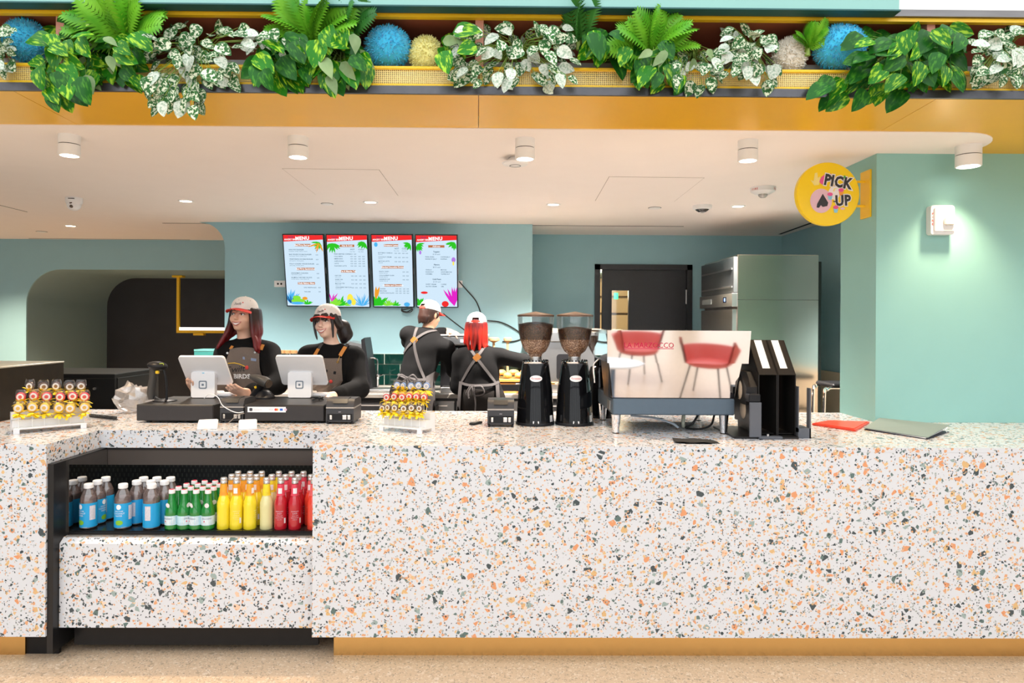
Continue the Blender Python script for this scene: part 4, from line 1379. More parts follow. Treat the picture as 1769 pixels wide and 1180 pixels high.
def lolly(label, group, loc, kind, rz, r=0.0225, stick=0.05, rot=0.0):
    cols = {'brown': (0.10, 0.05, 0.04), 'red': (0.72, 0.03, 0.04), 'gold': (0.92, 0.55, 0.03), 'blue': (0.20, 0.32, 0.60)}
    dots = {'brown': (0.30, 0.14, 0.03), 'red': (0.75, 0.05, 0.04), 'gold': (0.80, 0.45, 0.05), 'blue': (0.50, 0.55, 0.62)}
    key = (kind, round(stick, 3), round(r, 4))
    if key not in LOLLY:
        L = {}
        ry = Matrix.Rotation(PI / 2, 3, 'X')
        c = M('candy_' + kind, cols[kind], 0.15, coat=1.0)
        z0 = stick + r
        def fin(n, m, mt, **k):
            me = m.mesh(n, **k); me.materials.append(mt); L[n] = me
        m = MB(); m.lathe([(r * .5, -.006), (r * .9, -.0045), (r, 0), (r * .9, .0045), (r * .5, .006)], 18, (0, 0, z0), ry); fin('candy', m, c)
        m = MB(); m.lathe([(r * .38, .0064), (r * .72, .0062), (r * .72, .0072), (r * .38, .0074)], 16, (0, 0, z0), ry, cap=False); fin('white_ring', m, M('sugar_white', (.85, .82, .78), .4))
        m = MB(); m.lathe([(0, .0076), (r * .36, .0072)], 12, (0, 0, z0), ry); fin('dot', m, M('dot_' + kind, dots[kind], .4))
        m = MB(); m.tube([(0, 0, 0), (0, 0, stick)], .0017, 6); fin('stick', m, WHITEP)
        # clear wrapper flaring upward, and ribbon bow below the candy
        m = MB(); rnd = random.Random(len(LOLLY))
        prof = [(.004, stick - .004), (r * .9, z0 - r * .4), (r * 1.12, z0 + r * .3), (r * 1.0, z0 + r * 1.15), (r * .8, z0 + r * 1.45)]
        m.lathe(prof, 12, cap=False); m.v = [(v[0], v[1] * .55, v[2] + rnd.uniform(-.003, .003)) for v in m.v]; fin('wrapper', m, thin('wrapper_film', (0.98, .98, .98), 0.03, 0.1, 0.02, (.9, .9, .95)), smooth=20)
        m = MB()
        for k in range(20):
            a = k * 2.4; t = Vector((math.cos(a), math.sin(a) * .7, rnd.uniform(-.95, .55))).normalized()
            b = Vector((0, 0, stick - .003)); s = t.cross(Vector((0, 0, 1))).normalized() * .0085
            ln = rnd.uniform(.022, .046)
            m.add([b - s * .5, b + s * .5, b + t * ln * .6 + s + Vector((0, 0, .004)), b + t * ln * .6 - s + Vector((0, 0, .004)), b + t * ln + s * .6, b + t * ln - s * .9], [(0, 1, 2, 3), (3, 2, 4, 5)])
        fin('ribbon', m, RIB, recalc=False, smooth=0)
        LOLLY[key] = L
    p = thing('lollipop', label, 'lollipop', loc, (0, 0, rz), group=group)
    for n, me in LOLLY[key].items():
        o = obj(n, me, p)
    return p


ORD = ['first', 'second', 'third', 'fourth', 'fifth', 'sixth']


def stand(which, group, rows, pleft, pright, zbase, kinds, r, side):
    """tiered white acrylic stand; rows listed back to front: (y pixel of the heads, [x pixels])"""
    a, b = atz(*pleft, ZT), atz(*pright, ZT)          # front foot line
    d = (b - a); W = Vector((d.x, d.y, 0)).length; ang = math.atan2(d.y, d.x)
    p = thing('lollipop_stand', which[0], 'candy stand', a, (0, 0, ang))
    ACR = M('white_acrylic', (0.86, 0.85, 0.86), 0.2, trans=0.0, spec=0.6, var=0.02)
    depth = 0.13
    zt = [0.028, 0.062, 0.098]
    for k in range(3):
        y0 = depth * k / 3
        MB().cbox(-.01, W + .01, y0, y0 + depth / 3, zt[k] - .006, zt[k], .001).build('tier', ACR, p)
        MB().box(-.01, W + .01, y0 + .001, y0 + .004, (zt[k - 1] if k else .02), zt[k] - .006).build('riser', ACR, p)
    for sx in (0, 1):
        x = -.012 if not sx else W + .008
        m = MB(); m.prism([(0, .018), (0, zt[0]), (depth / 3, zt[0]), (depth / 3, zt[1]), (2 * depth / 3, zt[1]), (2 * depth / 3, zt[2]), (depth, zt[2]), (depth, 0), (depth - .03, 0), (depth - .03, .018)], x, x + .004, 'x'); m.build('side_panel', ACR, p)
        MB().cbox((-.012 if not sx else W - .014), (.014 if not sx else W + .012), 0.0, .012, 0, .022, .001).build('foot', ACR, p)
    imat = Matrix.Translation(a) @ Matrix.Rotation(ang, 4, 'Z')
    inv = imat.inverted()
    for ri, (py, pxs_) in enumerate(rows):
        k = 2 - ri
        yl = depth * (k + .5) / 3
        for i, px in enumerate(pxs_):
            # head centre on the tier's own vertical plane
            o_, dv = CAM, (at(px, py, 1) - CAM)
            lo, ld = inv @ CAM, inv.to_3x3() @ dv
            t = (yl - lo.y) / ld.y
            hp = lo + ld * t
            stick = max(.02, hp.z - zt[k] - r)
            stick = round(stick / .006) * .006
            w = imat @ Vector((hp.x, yl, zt[k] + .0004))
            knd = kinds[ri]
            lab = f"{ORD[i]} {which[2][ri]} lollipop along the {['back', 'middle', 'front'][ri]} row of {which[1]}"
            lolly(lab, group, w, knd, ang * .5 + random.uniform(-.5, .5) * (1.0 if ri == 0 else .5), r, stick)


stand(('white tiered stand with yellow-ribboned lollipops beside the dark ledge', 'the stand beside the dark ledge', ['brown', 'red', 'gold']), 'lollipops on the stand by the dark ledge',
      [(667.5, [52, 75, 97.5, 120, 140]), (685.5, [36, 58.5, 80.5, 104, 125.5, 146]), (705, [32, 56, 77, 102, 121, 146])], (28, 750), (145, 740), 0, ['brown', 'red', 'gold'], 0.024, 1)
stand(('white tiered stand with lollipops in front of the two baristas', 'the stand before the baristas', ['blue', 'red', 'brown']), 'lollipops on the stand before the baristas',
      [(667, [686, 697, 710, 723, 737]), (686, [668, 681, 694.5, 707, 719.5, 732.5]), (705, [661, 670.5, 682, 697.5, 711, 725])], (658, 744), (724, 750), 0, ['blue', 'red', 'brown'], 0.0195, 1)

# ------------------------------------------------------------------ drinks
def bottle_set(kind):
    if kind == 'blue':
        r, h = .0375, .212
        body = [(r * .8, 0), (r, .006), (r, .125), (r * .985, .128), (r, .131), (r * .95, .145), (r * .70, .172), (r * .48, .186), (r * .46, .192)]
        parts = [('bottle', [(0, 0)] + body, thin('water_plastic', (0.72, 0.66, 0.66), 0.12, 0.08, 0.18, (.45, .36, .34))),
                 ('label', [(r * 1.01, .010), (r * 1.018, .014)] + [(r * (1.018 if k % 2 else 1.006), .014 + .0095 * k) for k in range(1, 12)] + [(r * 1.012, .124)], M('label_blue', (0.015, 0.34, 0.66), 0.4, var=.05)),
                 ('cap', [(0, h), (r * .50, h), (r * .56, h - .003), (r * .56, h - .020), (r * .5, h - .022)], WHITEP),
                 ('water', [(0, .004), (r * .9, .006), (r * .9, .150), (0, .150)], M('water_tint', (.28, .20, .18), .1, var=.1))]
    elif kind == 'green':
        r, h = .0315, .186
        body = [(r * .9, 0), (r, .004), (r, .075), (r * .95, .090), (r * .62, .125), (r * .46, .150), (r * .42, .168)]
        parts = [('bottle', [(0, 0)] + body, M('green_glass', (0.01, 0.20, 0.03), 0.06, coat=1.0, var=.4, nscale=20)),
                 ('label', [(r * 1.012, .022), (r * 1.012, .066)], M('label_pale_blue', (0.50, 0.70, 0.80), 0.5, var=.35, nscale=60)),
                 ('cap', [(0, h), (r * .40, h), (r * .46, h - .004), (r * .46, h - .018)], M('cap_white', (.80, .76, .76), .4)),
                 ('cap_star', [(0, h + .0006), (r * .36, h + .0004)], M('cap_red', (.65, .05, .10), .4))]
    else:
        r, h = .0312, .243
        cc = {'yellow': (0.88, 0.68, 0.02), 'pale': (0.72, 0.66, 0.32), 'red': (0.50, 0.008, 0.02), 'coral': (0.80, 0.06, 0.03)}[kind]
        nc = {'yellow': (0.92, 0.33, 0.02), 'pale': (0.92, 0.62, 0.02), 'red': (0.75, 0.06, 0.10), 'coral': (0.82, 0.12, 0.12)}[kind]
        body = [(r * .92, 0), (r, .004), (r * .97, .03), (r * .97, .095), (r, .110), (r * .95, .128), (r * .70, .152), (r * .48, .172), (r * .42, .215)]
        parts = [('bottle', [(0, 0)] + body, M('juice_' + kind, cc, 0.08, coat=1.0, var=.06, nscale=12, sss=0.0)),
                 ('neck_label', [(r * .66, .160), (r * .58, .166), (r * .50, .212), (r * .48, .214)], M('neck_' + kind, nc, 0.5, var=.35, nscale=50)),
                 ('cap', [(0, h), (r * .42, h), (r * .50, h - .004), (r * .50, h - .012), (r * .46, h - .014), (r * .50, h - .016), (r * .50, h - .026)], M('cap_silver', (.72, .70, .68), .3, .8))]
    out = []
    for n, prof, mt in parts:
        m = MB(); m.lathe(prof, 20, cap=(n not in ('label', 'neck_label', 'bottle'))); me = m.mesh(n); me.materials.append(mt); out.append((n, me, r, h))
    # printed patches on the barrel
    def patch(n, a0, a1, z0, z1, mt, rr):
        m = MB(); k = 6
        m.add([(rr * math.sin(a0 + (a1 - a0) * i / k), -rr * math.cos(a0 + (a1 - a0) * i / k), z) for z in (z0, z1) for i in range(k + 1)], [(i, i + 1, k + 2 + i, k + 1 + i) for i in range(k)])
        me = m.mesh(n, recalc=False); me.materials.append(mt); out.append((n, me, r, h))
    def disc(n, a0, z0, ra, rz, mt):
        m = MB(); q = []; rr = r * 1.026
        for i in range(13):
            t = PI * i / 12; a = a0 - ra / r * math.cos(t)
            q += [(rr * math.sin(a), -rr * math.cos(a), z0 - rz * math.sin(t)), (rr * math.sin(a), -rr * math.cos(a), z0 + rz * math.sin(t))]
        m.add(q, [(2 * i, 2 * i + 2, 2 * i + 3, 2 * i + 1) for i in range(12)])
        me = m.mesh(n, recalc=False); me.materials.append(mt); out.append((n, me, r, h))
    def wraptext(n, lines, mt, rr, a0=0.0):
        m = MB()
        for st, z, sz in lines:
            vs, fs = text_geo(st, 0.0, 'CENTER')
            m.add([(rr * math.sin(a0 + a * sz / rr), -rr * math.cos(a0 + a * sz / rr), z + b * sz) for a, b in vs], fs)
        me = m.mesh(n, recalc=False, smooth=0); me.materials.append(mt); out.append((n, me, r, h))
    if kind == 'blue':
        patch('facts_panel', 1.15, 1.85, .045, .112, M('facts_print', (.62, .58, .62), .5, var=.3, nscale=120), r * 1.022)
        disc('white_seal', 0.0, .108, .011, .012, PW)
        disc('green_fruit', .05, .034, .017, .012, M('fruit_green', (.22, .50, .03), .4))
        wraptext('lettering', [('100% PURE', .088, .0085), ('COCONUT', .077, .0105), ('WATER', .066, .0095)], PW, r * 1.024)
        wraptext('small_print', [('.....', .017, .02)], PW, r * 1.024, .6)
    elif kind == 'green':
        patch('white_panel', -1.1, 1.1, .025, .063, M('label_print', (.66, .76, .82), .5, var=.4, nscale=45), r * 1.02)
        wraptext('lettering', [('S.PELLEGRINO', .053, .0075)], M('print_navy', (.03, .06, .2), .5), r * 1.03)
        m = MB(); m.add([(r * 1.032 * math.sin(-.35 + .0035 * math.cos(t) / r), -r * 1.032 * math.cos(-.35 + .0035 * math.cos(t) / r), .041 + .0035 * math.sin(t)) for t in [2 * PI * i / 10 for i in range(10)]], [tuple(range(10))]); me = m.mesh('red_star', recalc=False); me.materials.append(M('cap_red')); out.append(('red_star', me, r, h))
        m = MB(); m.add([(.010 * math.cos(t), -r * .80 - .004 - .25 * .012 * math.sin(t), .116 + .012 * math.sin(t)) for t in [2 * PI * i / 14 for i in range(14)]], [tuple(range(14))]); me = m.mesh('neck_tag', recalc=False); me.materials.append(PW); out.append(('neck_tag', me, r, h))
    else:
        c2 = M('print_cream_' + kind, {'yellow': (.92, .78, .35), 'pale': (.8, .75, .5), 'red': (.70, .55, .68), 'coral': (.9, .6, .55)}[kind], .5, var=.25, nscale=150)
        wraptext('lettering', [('SPARKLING', .088, .007), ('JUICE', .078, .009), ('WITH NO', .067, .0065), ('ADDED SUGAR', .058, .0055), ('12 FL OZ', .049, .0055)], c2, r * 1.015, .3 if kind != 'red' else 0.0)
        patch('barcode', .72, 1.0, .03, .055, PW, r * 1.012)
        patch('neck_emblem', -.5, .5, .170, .196, PW, r * .60)
    return out


BSET = {k: bottle_set(k) for k in ('blue', 'green', 'yellow', 'pale', 'red', 'coral')}


def bottle(kind, px, Yb, label, group, rz=0.0):
    x = X(px, Yb, 870)
    p = thing('drink_bottle', label, 'bottle', (x, Yb, ZSH), (0, 0, rz), group=group)
    for n, me, r, h in BSET[kind]:
        obj(n, me, p)


RN = {1: 'front', 2: 'second', 3: 'third', 4: 'back'}
def row(kind, what, rows, group, rot):
    for ri, Yb, xs in rows:
        for i, px in enumerate(xs):
            rz = rot[(i + ri) % len(rot)]
            bottle(kind, px, Yb, f"{ORD[i]} {what} bottle from the glass side wall, {RN[ri]} row", group, rz)


row('blue', 'blue-labelled coconut water', [(1, .165, [212.5, 262]), (2, .235, [236, 260.5, 284]), (3, .305, [248, 271, 294.5])], 'coconut water bottles in the case', [1.3, 0.0, -1.5, .9, 2.2])
for i_, (yy_, rz_) in enumerate(((.165, -.5), (.235, 1.4), (.305, -1.2))):
    bottle('blue', 874 - 2.008 * FPX / (3.12 + yy_), yy_, ['front', 'middle', 'rear'][i_] + ' one of the three coconut water bottles standing against the side glass', 'coconut water bottles in the case', rz_)
row('green', 'small green sparkling water', [(1, .160, [297, 318.5, 339, 359.5]), (2, .222, [308.5, 329.5, 350, 369]), (3, .284, [322, 341.5, 361, 379]), (4, .346, [335.5, 353.5, 371.5])], 'green water bottles in the case', [.5, -.2, 1.1, -.4, .2])
row('yellow', 'yellow orange-necked juice', [(1, .165, [386.5, 408.5, 432]), (2, .235, [400, 421.5, 443]), (3, .305, [411, 432, 452])], 'yellow juice bottles in the case', [-.2, 1.9, .1, 1.2])
row('pale', 'cloudy pale lemon juice', [(1, .165, [460.5]), (2, .235, [469.5]), (3, .305, [481.5])], 'pale lemon bottles in the case', [.2, 2.2])
row('red', 'deep red juice', [(1, .165, [485, 509.5]), (2, .235, [493, 515]), (3, .305, [503.5, 524])], 'red juice bottles in the case', [1.6, 0.1, .3])
row('coral', 'coral red juice', [(1, .165, [542.0]), (2, .235, [537]), (3, .305, [545])], 'coral juice bottles in the case', [-.1, .5])
# ------------------------------------------------------------------ coffee gear
GLB = M('gloss_black', (0.005, 0.005, 0.006), 0.07, spec=0.45, var=0.1)
BEAN = ramp_mat('coffee_beans', 120, [(0.2, (0.11, 0.045, 0.02)), (0.6, (0.03, 0.012, 0.006))], 0.35, 'VORONOI', bump=0.8)
BEAN_LIT = ramp_mat('coffee_beans_lit', 120, [(0.2, (0.62, 0.42, 0.28)), (0.6, (0.20, 0.10, 0.05))], 0.6, 'VORONOI', bump=0.5)  # pale tan: light through the hopper plastic put into the bean colour


def grinder(label, px, level, Yb=0.60):
    c = atz(px, 737, ZT)
    Yc = c.y + 0.095
    s = (3.12 + Yc) / FPX
    zz = lambda py: at(px, py, Yc).z - ZT
    p = thing('coffee_grinder', label, 'coffee grinder', (X(px, Yc, 640), Yc, ZT), group='coffee grinders')
    r0, r1 = 33.5 * s, 23 * s
    zb, zt = 0.012, zz(627)
    n = 40
    MB().lathe([(r0 * .96, 0.0), (r0, 0.003), (r0, zb), (r0 * .98, zb + .004)], n).build('base', BLACKP, p)
    MB().lathe([(r0 * .97, zb), (r0 * .965, zb + .01), (r0 * .87, zb + (zt - zb) * .55), (r1 * 1.02, zt - .012), (r1 * .97, zt)], n).build('body', GLB, p)
    MB().lathe([(r1 * .97, zt), (r1 * .99, zt + .003), (r1 * .99, zt + .010), (r1 * .8, zt + .012)], n).build('collar', CHROME, p)
    m = MB()
    for k in range(24):
        a = 2 * PI * k / 24
        m.cbox(-.003, .003, -.004, .004, -.006, .006, .001, mat=Matrix.Translation((r1 * .93 * math.cos(a), r1 * .93 * math.sin(a), zt + .012)) @ Matrix.Rotation(a, 4, 'Z'))
    o = m.build('collar_teeth', BLACKM, p); o['kind'] = 'stuff'
    zn = zz(616)
    MB().lathe([(.034, zt + .008), (.034, zn - .004), (.036, zn)], 28).build('neck', STEEL, p)
    zl, zh = zz(546), zz(539)
    rt = 31.2 * s
    prof = [(.033, zn), (.038, zn + .015), (rt * .58, zn + (zl - zn) * .13), (rt * .74, zn + (zl - zn) * .26), (rt * .87, zn + (zl - zn) * .42), (rt * .95, zn + (zl - zn) * .60), (rt * .99, zn + (zl - zn) * .80), (rt, zl)]
    MB().lathe(prof, n, cap=False).build('hopper', thin('hopper_plastic', (.95, .93, .92), 0.06, 0.02), p)
    lv = level
    bp = [(0, zn + .004)] + [(r * .965 - .001, z) for r, z in prof if z <= zn + (zl - zn) * lv + 1e-6]
    rr_ = np.interp(zn + (zl - zn) * lv, [q[1] for q in prof], [q[0] for q in prof]) * .965
    zlv = zn + (zl - zn) * lv
    bp += [(rr_, zlv), (rr_ * .8, zlv + .004), (rr_ * .5, zlv + .010), (0, zlv + .014)]
    m = MB(); m.lathe(bp, n); m.build('beans', BEAN, p)
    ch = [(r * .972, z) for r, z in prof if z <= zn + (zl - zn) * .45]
    m = MB(); m.lathe(ch, n, cap=False); m.build('lit_beans', BEAN_LIT, p)  # lower beans painted paler, as if lit through the hopper
    MB().lathe([(rt * 1.015, zl - .003), (rt * 1.025, zl), (rt * 1.02, zl + .006), (rt * .9, zl + .010), (0, zh + .003)], n).build('lid', M('bronze_lid', (.16, .10, .07), .22, .4), p)
    # oval badge and small square decals following the cone
    def onc(ang, z):
        t = (z - zb) / (zt - zb)
        r = np.interp(t, [0, .55, 1], [r0 * .965, r0 * .87, r1 * 1.0]) + .0012
        return Vector((r * math.sin(ang), -r * math.cos(ang), z))
    zb2 = zz(652)
    m = MB(); q = []
    for k in range(17):
        t = PI * k / 16
        q += [onc(-.40 * math.cos(t), zb2 - .0175 * math.sin(t)), onc(-.40 * math.cos(t), zb2 + .0175 * math.sin(t))]
    m.add(q, [(2 * k, 2 * k + 2, 2 * k + 3, 2 * k + 1) for k in range(16)]); bd = m.build('badge', WHITE, p, recalc=False)
    m = MB(); vs, fs = text_geo('Fiorenzato', .0, 'CENTER', .25)
    m.add([onc(a * .0125 / .085, zb2 + b * .0165) + Vector((0, -.0008, 0)) for a, b in vs], fs); m.build('lettering', M('badge_red', (.62, .03, .05), .5), bd, recalc=False, smooth=0)
    m = MB(); q = [onc(a, z) for a, z in ((-.16, zz(731)), (.16, zz(731)), (.16, zz(723.5)), (-.16, zz(723.5)))]; m.add(q, [(0, 1, 2, 3)]); m.build('warning_label', M('label_print_pale', (.82, .78, .8), .5, var=.3, nscale=200), p, recalc=False)
    m = MB(); q = [onc(a, z) for a, z in ((.85, zz(726)), (1.1, zz(726)), (1.1, zz(715)), (.85, zz(715)))]; m.add(q, [(0, 1, 2, 3)]); m.build('warning_label', M('label_print_pale'), p, recalc=False)
    # doser fork on the staff side
    MB().cbox(-.05, .05, r0 * .5, r0 * 1.25, .02, .05, .004).build('tray', BLACKP, p)
    MB().cyl((-r0 * .78, 0, zz(663)), (-r0 * 1.02, -.005, zz(663)), .003, n=8).build('switch', CHROME, p)


grinder('black coffee grinder beside the receipt printer, fuller hopper', 925, .80)
grinder('black coffee grinder next to the espresso machine', 992.5, .68)

# third hopper, peeping from behind the machine
Yg = 1.0
c = at(1037, 600, Yg)
p = thing('coffee_grinder', 'third coffee grinder half hidden behind the espresso machine', 'coffee grinder', (c.x, Yg, ZT), group='coffee grinders')
MB().lathe([(.09, 0), (.085, .2), (.06, .30), (.035, .31), (.035, .36)], 28).build('body', GLB, p)
hz_ = at(1037, 572, Yg).z - ZT
MB().lathe([(.035, .36), (.06, .40), (.09, .46), (.095, hz_)], 28, cap=False).build('hopper', thin('hopper_plastic'), p)
MB().lathe([(0, .362), (.034, .365), (.057, .402), (.085, .455), (.088, hz_ - .03), (0, hz_ - .025)], 28).build('beans', BEAN, p)
MB().lathe([(.097, hz_ - .002), (.097, hz_ + .006), (0, hz_ + .012)], 28).build('lid', M('bronze_lid'), p)

# espresso machine, its back panel towards the customers
YM = atz(1066, 750, ZT).y
sM = (3.12 + YM) / FPX
p = thing('espresso_machine', 'polished espresso machine with red lettering on its back', 'espresso machine', (X(1164, YM, 640), YM, ZT))
ox = X(1164, YM, 640)
xx = lambda px, Y=YM: X(px, Y, 640) - ox
zz = lambda py, px=1164, Y=YM: at(px, py, Y).z - ZT
MIR = M('mirror_steel', (0.80, 0.78, 0.80), 0.035, 1.0, var=0.03)
SLATE = M('slate_base', (0.10, 0.14, 0.18), 0.35, 0.3, var=.05)
zb0, zb1, zl1, zu1 = zz(717.5), zz(689), zz(627.5), zz(571)
D = 0.56
m = MB()     # base tray
m.cbox(xx(1059), xx(1270), 0, D, zb0, zb1, .006); m.build('drip_base', SLATE, p)
MB().cbox(xx(1059) + .005, xx(1270) - .005, .01, D - .01, zb1, zb1 + .004, .001).build('base_seam', BLACKM, p)
# lower back panel: slopes in towards its foot
m = MB()
yl0, yl1 = .010, -.004
a = [(xx(1059), yl0, zb1 + .004), (xx(1270), yl0, zb1 + .004), (xx(1281), yl1, zl1), (xx(1052), yl1, zl1)]
b = [(v[0], v[1] + .006, v[2]) for v in a]
m.add(a + b, [(0, 1, 2, 3), (4, 5, 6, 7), (0, 1, 5, 4), (1, 2, 6, 5), (2, 3, 7, 6), (3, 0, 4, 7)]); m.build('lower_back_panel', MIR, p)
# lower body behind the panel: dark side cheeks, group area open
m = MB(); m.prism([(.02, zb1 + .004), (.006, zl1), (.30, zl1), (.22, zb1 + .004)], xx(1061), xx(1268), 'x'); m.build('core', BLACKP, p)
for s, x0 in ((-1, xx(1052)), (1, xx(1281) - .012)):
    m = MB(); m.prism([(.004, zl1), (.02, zb1 + .004), (.17, zb1 + .004), (.30, zl1)], x0, x0 + .012, 'x'); m.build('cheek', BLACKM, p)
# upper hood: box with a polished back panel leaning out
m = MB()
yu = -.0205
pr = [(-.010, zl1), (yu, zu1 - .004), (yu + .004, zu1), (D + .02, zu1), (D + .04, zu1 - .02), (D + .03, zl1 + .03), (D, zl1)]
m.prism(pr, xx(1050.5), xx(1292), 'x'); m.build('hood', M('hood_steel', (.72, .72, .74), .12, 1.0, var=.03), p)
a = [(xx(1048.5), -.012, zl1), (xx(1291.5), -.012, zl1), (xx(1294.5), yu - .004, zu1), (xx(1047.5), yu - .004, zu1)]
b = [(v[0], v[1] + .006, v[2]) for v in a]
m = MB(); m.add(a + b, [(0, 1, 2, 3), (4, 5, 6, 7), (0, 1, 5, 4), (1, 2, 6, 5), (2, 3, 7, 6), (3, 0, 4, 7)]); ub = m.build('upper_back_panel', MIR, p)
# lettering raised from the panel
zt_ = zz(597)
fy = lambda z: -.012 + (yu - .004 + .012) * (z - zl1) / (zu1 - zl1) - .0015
m = MB(); vs, fs = text_geo('LA MARZOCCO', 0.0, 'CENTER')
wtx = max(v[0] for v in vs) - min(v[0] for v in vs)
k = (xx(1162) - xx(1077)) / wtx
hx = (xx(1162) + xx(1077)) / 2
hgt = 9 * sM / (max(v[1] for v in vs) - min(v[1] for v in vs))
m.add([(hx + v[0] * k, fy(zt_ + v[1] * hgt) - .001, zt_ + v[1] * hgt) for v in vs], fs)
m.build('lettering', M('machine_red', (.55, .01, .06), .3), ub, recalc=False, smooth=0)
MB().box(xx(1077), xx(1162), fy(zt_ - .018) - .001, fy(zt_ - .018), zt_ - .0175, zt_ - .0145).build('letter_underline', M('machine_red'), ub)
# side window strip of the hood
MB().box(xx(1050.5) - .003, xx(1050.5), .02, D - .03, zl1 + .012, zu1 - .02).build('side_panel', MIR, p)
MB().box(xx(1292), xx(1292) + .003, .02, D - .03, zl1 + .012, zu1 - .02).build('side_panel', MIR, p)
for px_, yy in ((1066, .03), (1254, .03), (1066, D - .06), (1254, D - .06)):
    m = MB(); m.lathe([(.014, 0), (.016, .002), (.0245, zb0 - .004), (.026, zb0)], 20, (xx(px_), yy, 0)); m.build('leg', CHROME, p)
    MB().lathe([(.018, 0), (.018, .004), (.014, .006)], 16, (xx(px_), yy, 0)).build('foot', BLACKP, p)
# group heads and steam wand on the barista side
for gx in (-.17, .17):
    MB().lathe([(.035, zl1 - .07), (.04, zl1 - .06), (.04, zl1), (.02, zl1)], 20, (gx, D - .14, 0)).build('group_head', CHROME, p)
    MB().tube([(gx, D - .13, zl1 - .075), (gx, D + .06, zl1 - .085)], [.012, .014], 10).build('portafilter', BLACKP, p)
MB().tube(bez([(xx(1050) + .03, D - .05, zl1), (xx(1050) - .0, D + .0, zl1 - .05), (xx(1050) + .01, D + .02, zb1 + .03)], 6), .005, 8).build('steam_wand', CHROME, p)
MB().cbox(xx(1059) - .004, xx(1059), .08, .17, zb0 + .015, zb1 - .02, .001).build('badge', STEEL, p)
# hoses under the machine
def wp(px, py, dy):
    return atz(px, py, ZT + .012)
cable('water_hose', [at(1090, 718, YM + .1), at(1130, 722, YM + .12), at(1160, 731, YM + .10), at(1172, 739, YM + .08)], .006, M('hose_grey', (.35, .40, .45), .25), 'grey-blue water hose under the espresso machine')
cable('power_cord', [at(1206, 717, YM + .15), at(1196, 732, YM + .13), atz(1185, 739, ZT + .008), atz(1210, 741, ZT + .008), at(1228, 734, YM + .12), at(1234, 717, YM + .14)], .006, CABLE, 'black power cord looping under the espresso machine')
cable('drain_hose', [at(1181, 717, YM + .2), at(1180, 730, YM + .18), atz(1181, 737, ZT + .01)], .010, M('hose_clear', (.62, .62, .50), .3), 'clear ribbed drain hose under the espresso machine')

# lid and napkin caddy
YC = atz(1300, 757, ZT).y
f = atz(1330, 757, ZT)
DK = M('caddy_black', (.016, .014, .013), .32, spec=.3, var=.25, nscale=60)
def cp(px, py, dy=0.0):
    v = at(px, py, YC + dy)
    return v
p = thing('napkin_caddy', 'black two-bin napkin caddy beside the espresso machine', 'caddy', (X(1320, YC, 700), YC, ZT))
ox = X(1320, YC, 700)
s_ = (3.12 + YC) / FPX
def bin_(x0, x1, ang, name_):
    """upright bin with a sloped face and an open slot holding a paper stack"""
    zf, zt2 = Z(648, YC, 1340) - ZT, Z(588, YC + .12, 1300) - ZT
    w = x1 - x0
    mt = Matrix.Translation((x0, .02, 0.012)) @ Matrix.Rotation(ang, 4, 'Z')
    b = []
    def put(m, n, mat):
        m.v = [tuple(mt @ Vector(v)) for v in m.v]; return m.build(n, mat, p)
    prof = [(0, 0), (0, zf - .012), (.15, zt2 - .012), (.30, zt2 - .012), (.30, 0)]
    for xa_ in (0, w - .004):
        m = MB(); m.prism(prof, xa_, xa_ + .004, 'x'); put(m, name_ + '_side', DK)
    m = MB(); m.box(.004, w - .004, .296, .30, 0, zt2 - .014); put(m, name_ + '_back', DK)
    m = MB(); m.box(.004, w - .004, .10, .296, 0.0, .004); put(m, name_ + '_floor', DK)
    m = MB(); m.box(.004, w - .004, .02, .30, zf * .0 + .004, .006); put(m, name_ + '_shelf', DK)
    # sloped face as a frame around a slot
    L = math.hypot(.15, zt2 - zf); u = Vector((0, .15 / L, (zt2 - zf) / L)); nn = Vector((0, -u.z, u.y))
    o0 = Vector((0, 0, zf - .012))
    def sl(x_a, x_b, t0, t1, th=.004, off=0.0):
        m = MB(); q = [o0 + Vector((x_a, 0, 0)) + u * t0, o0 + Vector((x_b, 0, 0)) + u * t0, o0 + Vector((x_b, 0, 0)) + u * t1, o0 + Vector((x_a, 0, 0)) + u * t1]
        q = [v + nn * off for v in q]; q2 = [v - nn * th for v in q]
        m.add(q + q2, [(0, 1, 2, 3), (4, 5, 6, 7), (0, 1, 5, 4), (1, 2, 6, 5), (2, 3, 7, 6), (3, 0, 4, 7)]); return m
    e = w * .30
    put(sl(0, e, 0, L), name_ + '_rail', DK); put(sl(w - e, w, 0, L), name_ + '_rail', DK)
    put(sl(e, w - e, 0, L * .18), name_ + '_lip', DK)
    for k in range(5):
        put(sl(e - .006, w - e + .006, L * (.14 + .01 * k), L * (1.02 + .015 * math.sin(k * 2.1)), .006, -.006 - k * .007), 'napkin_stack', PAPER)


bin_(X(1313, YC, 650) - ox, X(1344, YC, 650) - ox + .012, .0, 'inner_bin')
bin_(X(1343, YC, 650) - ox + .004, X(1378, YC, 650) - ox, .0, 'outer_bin')
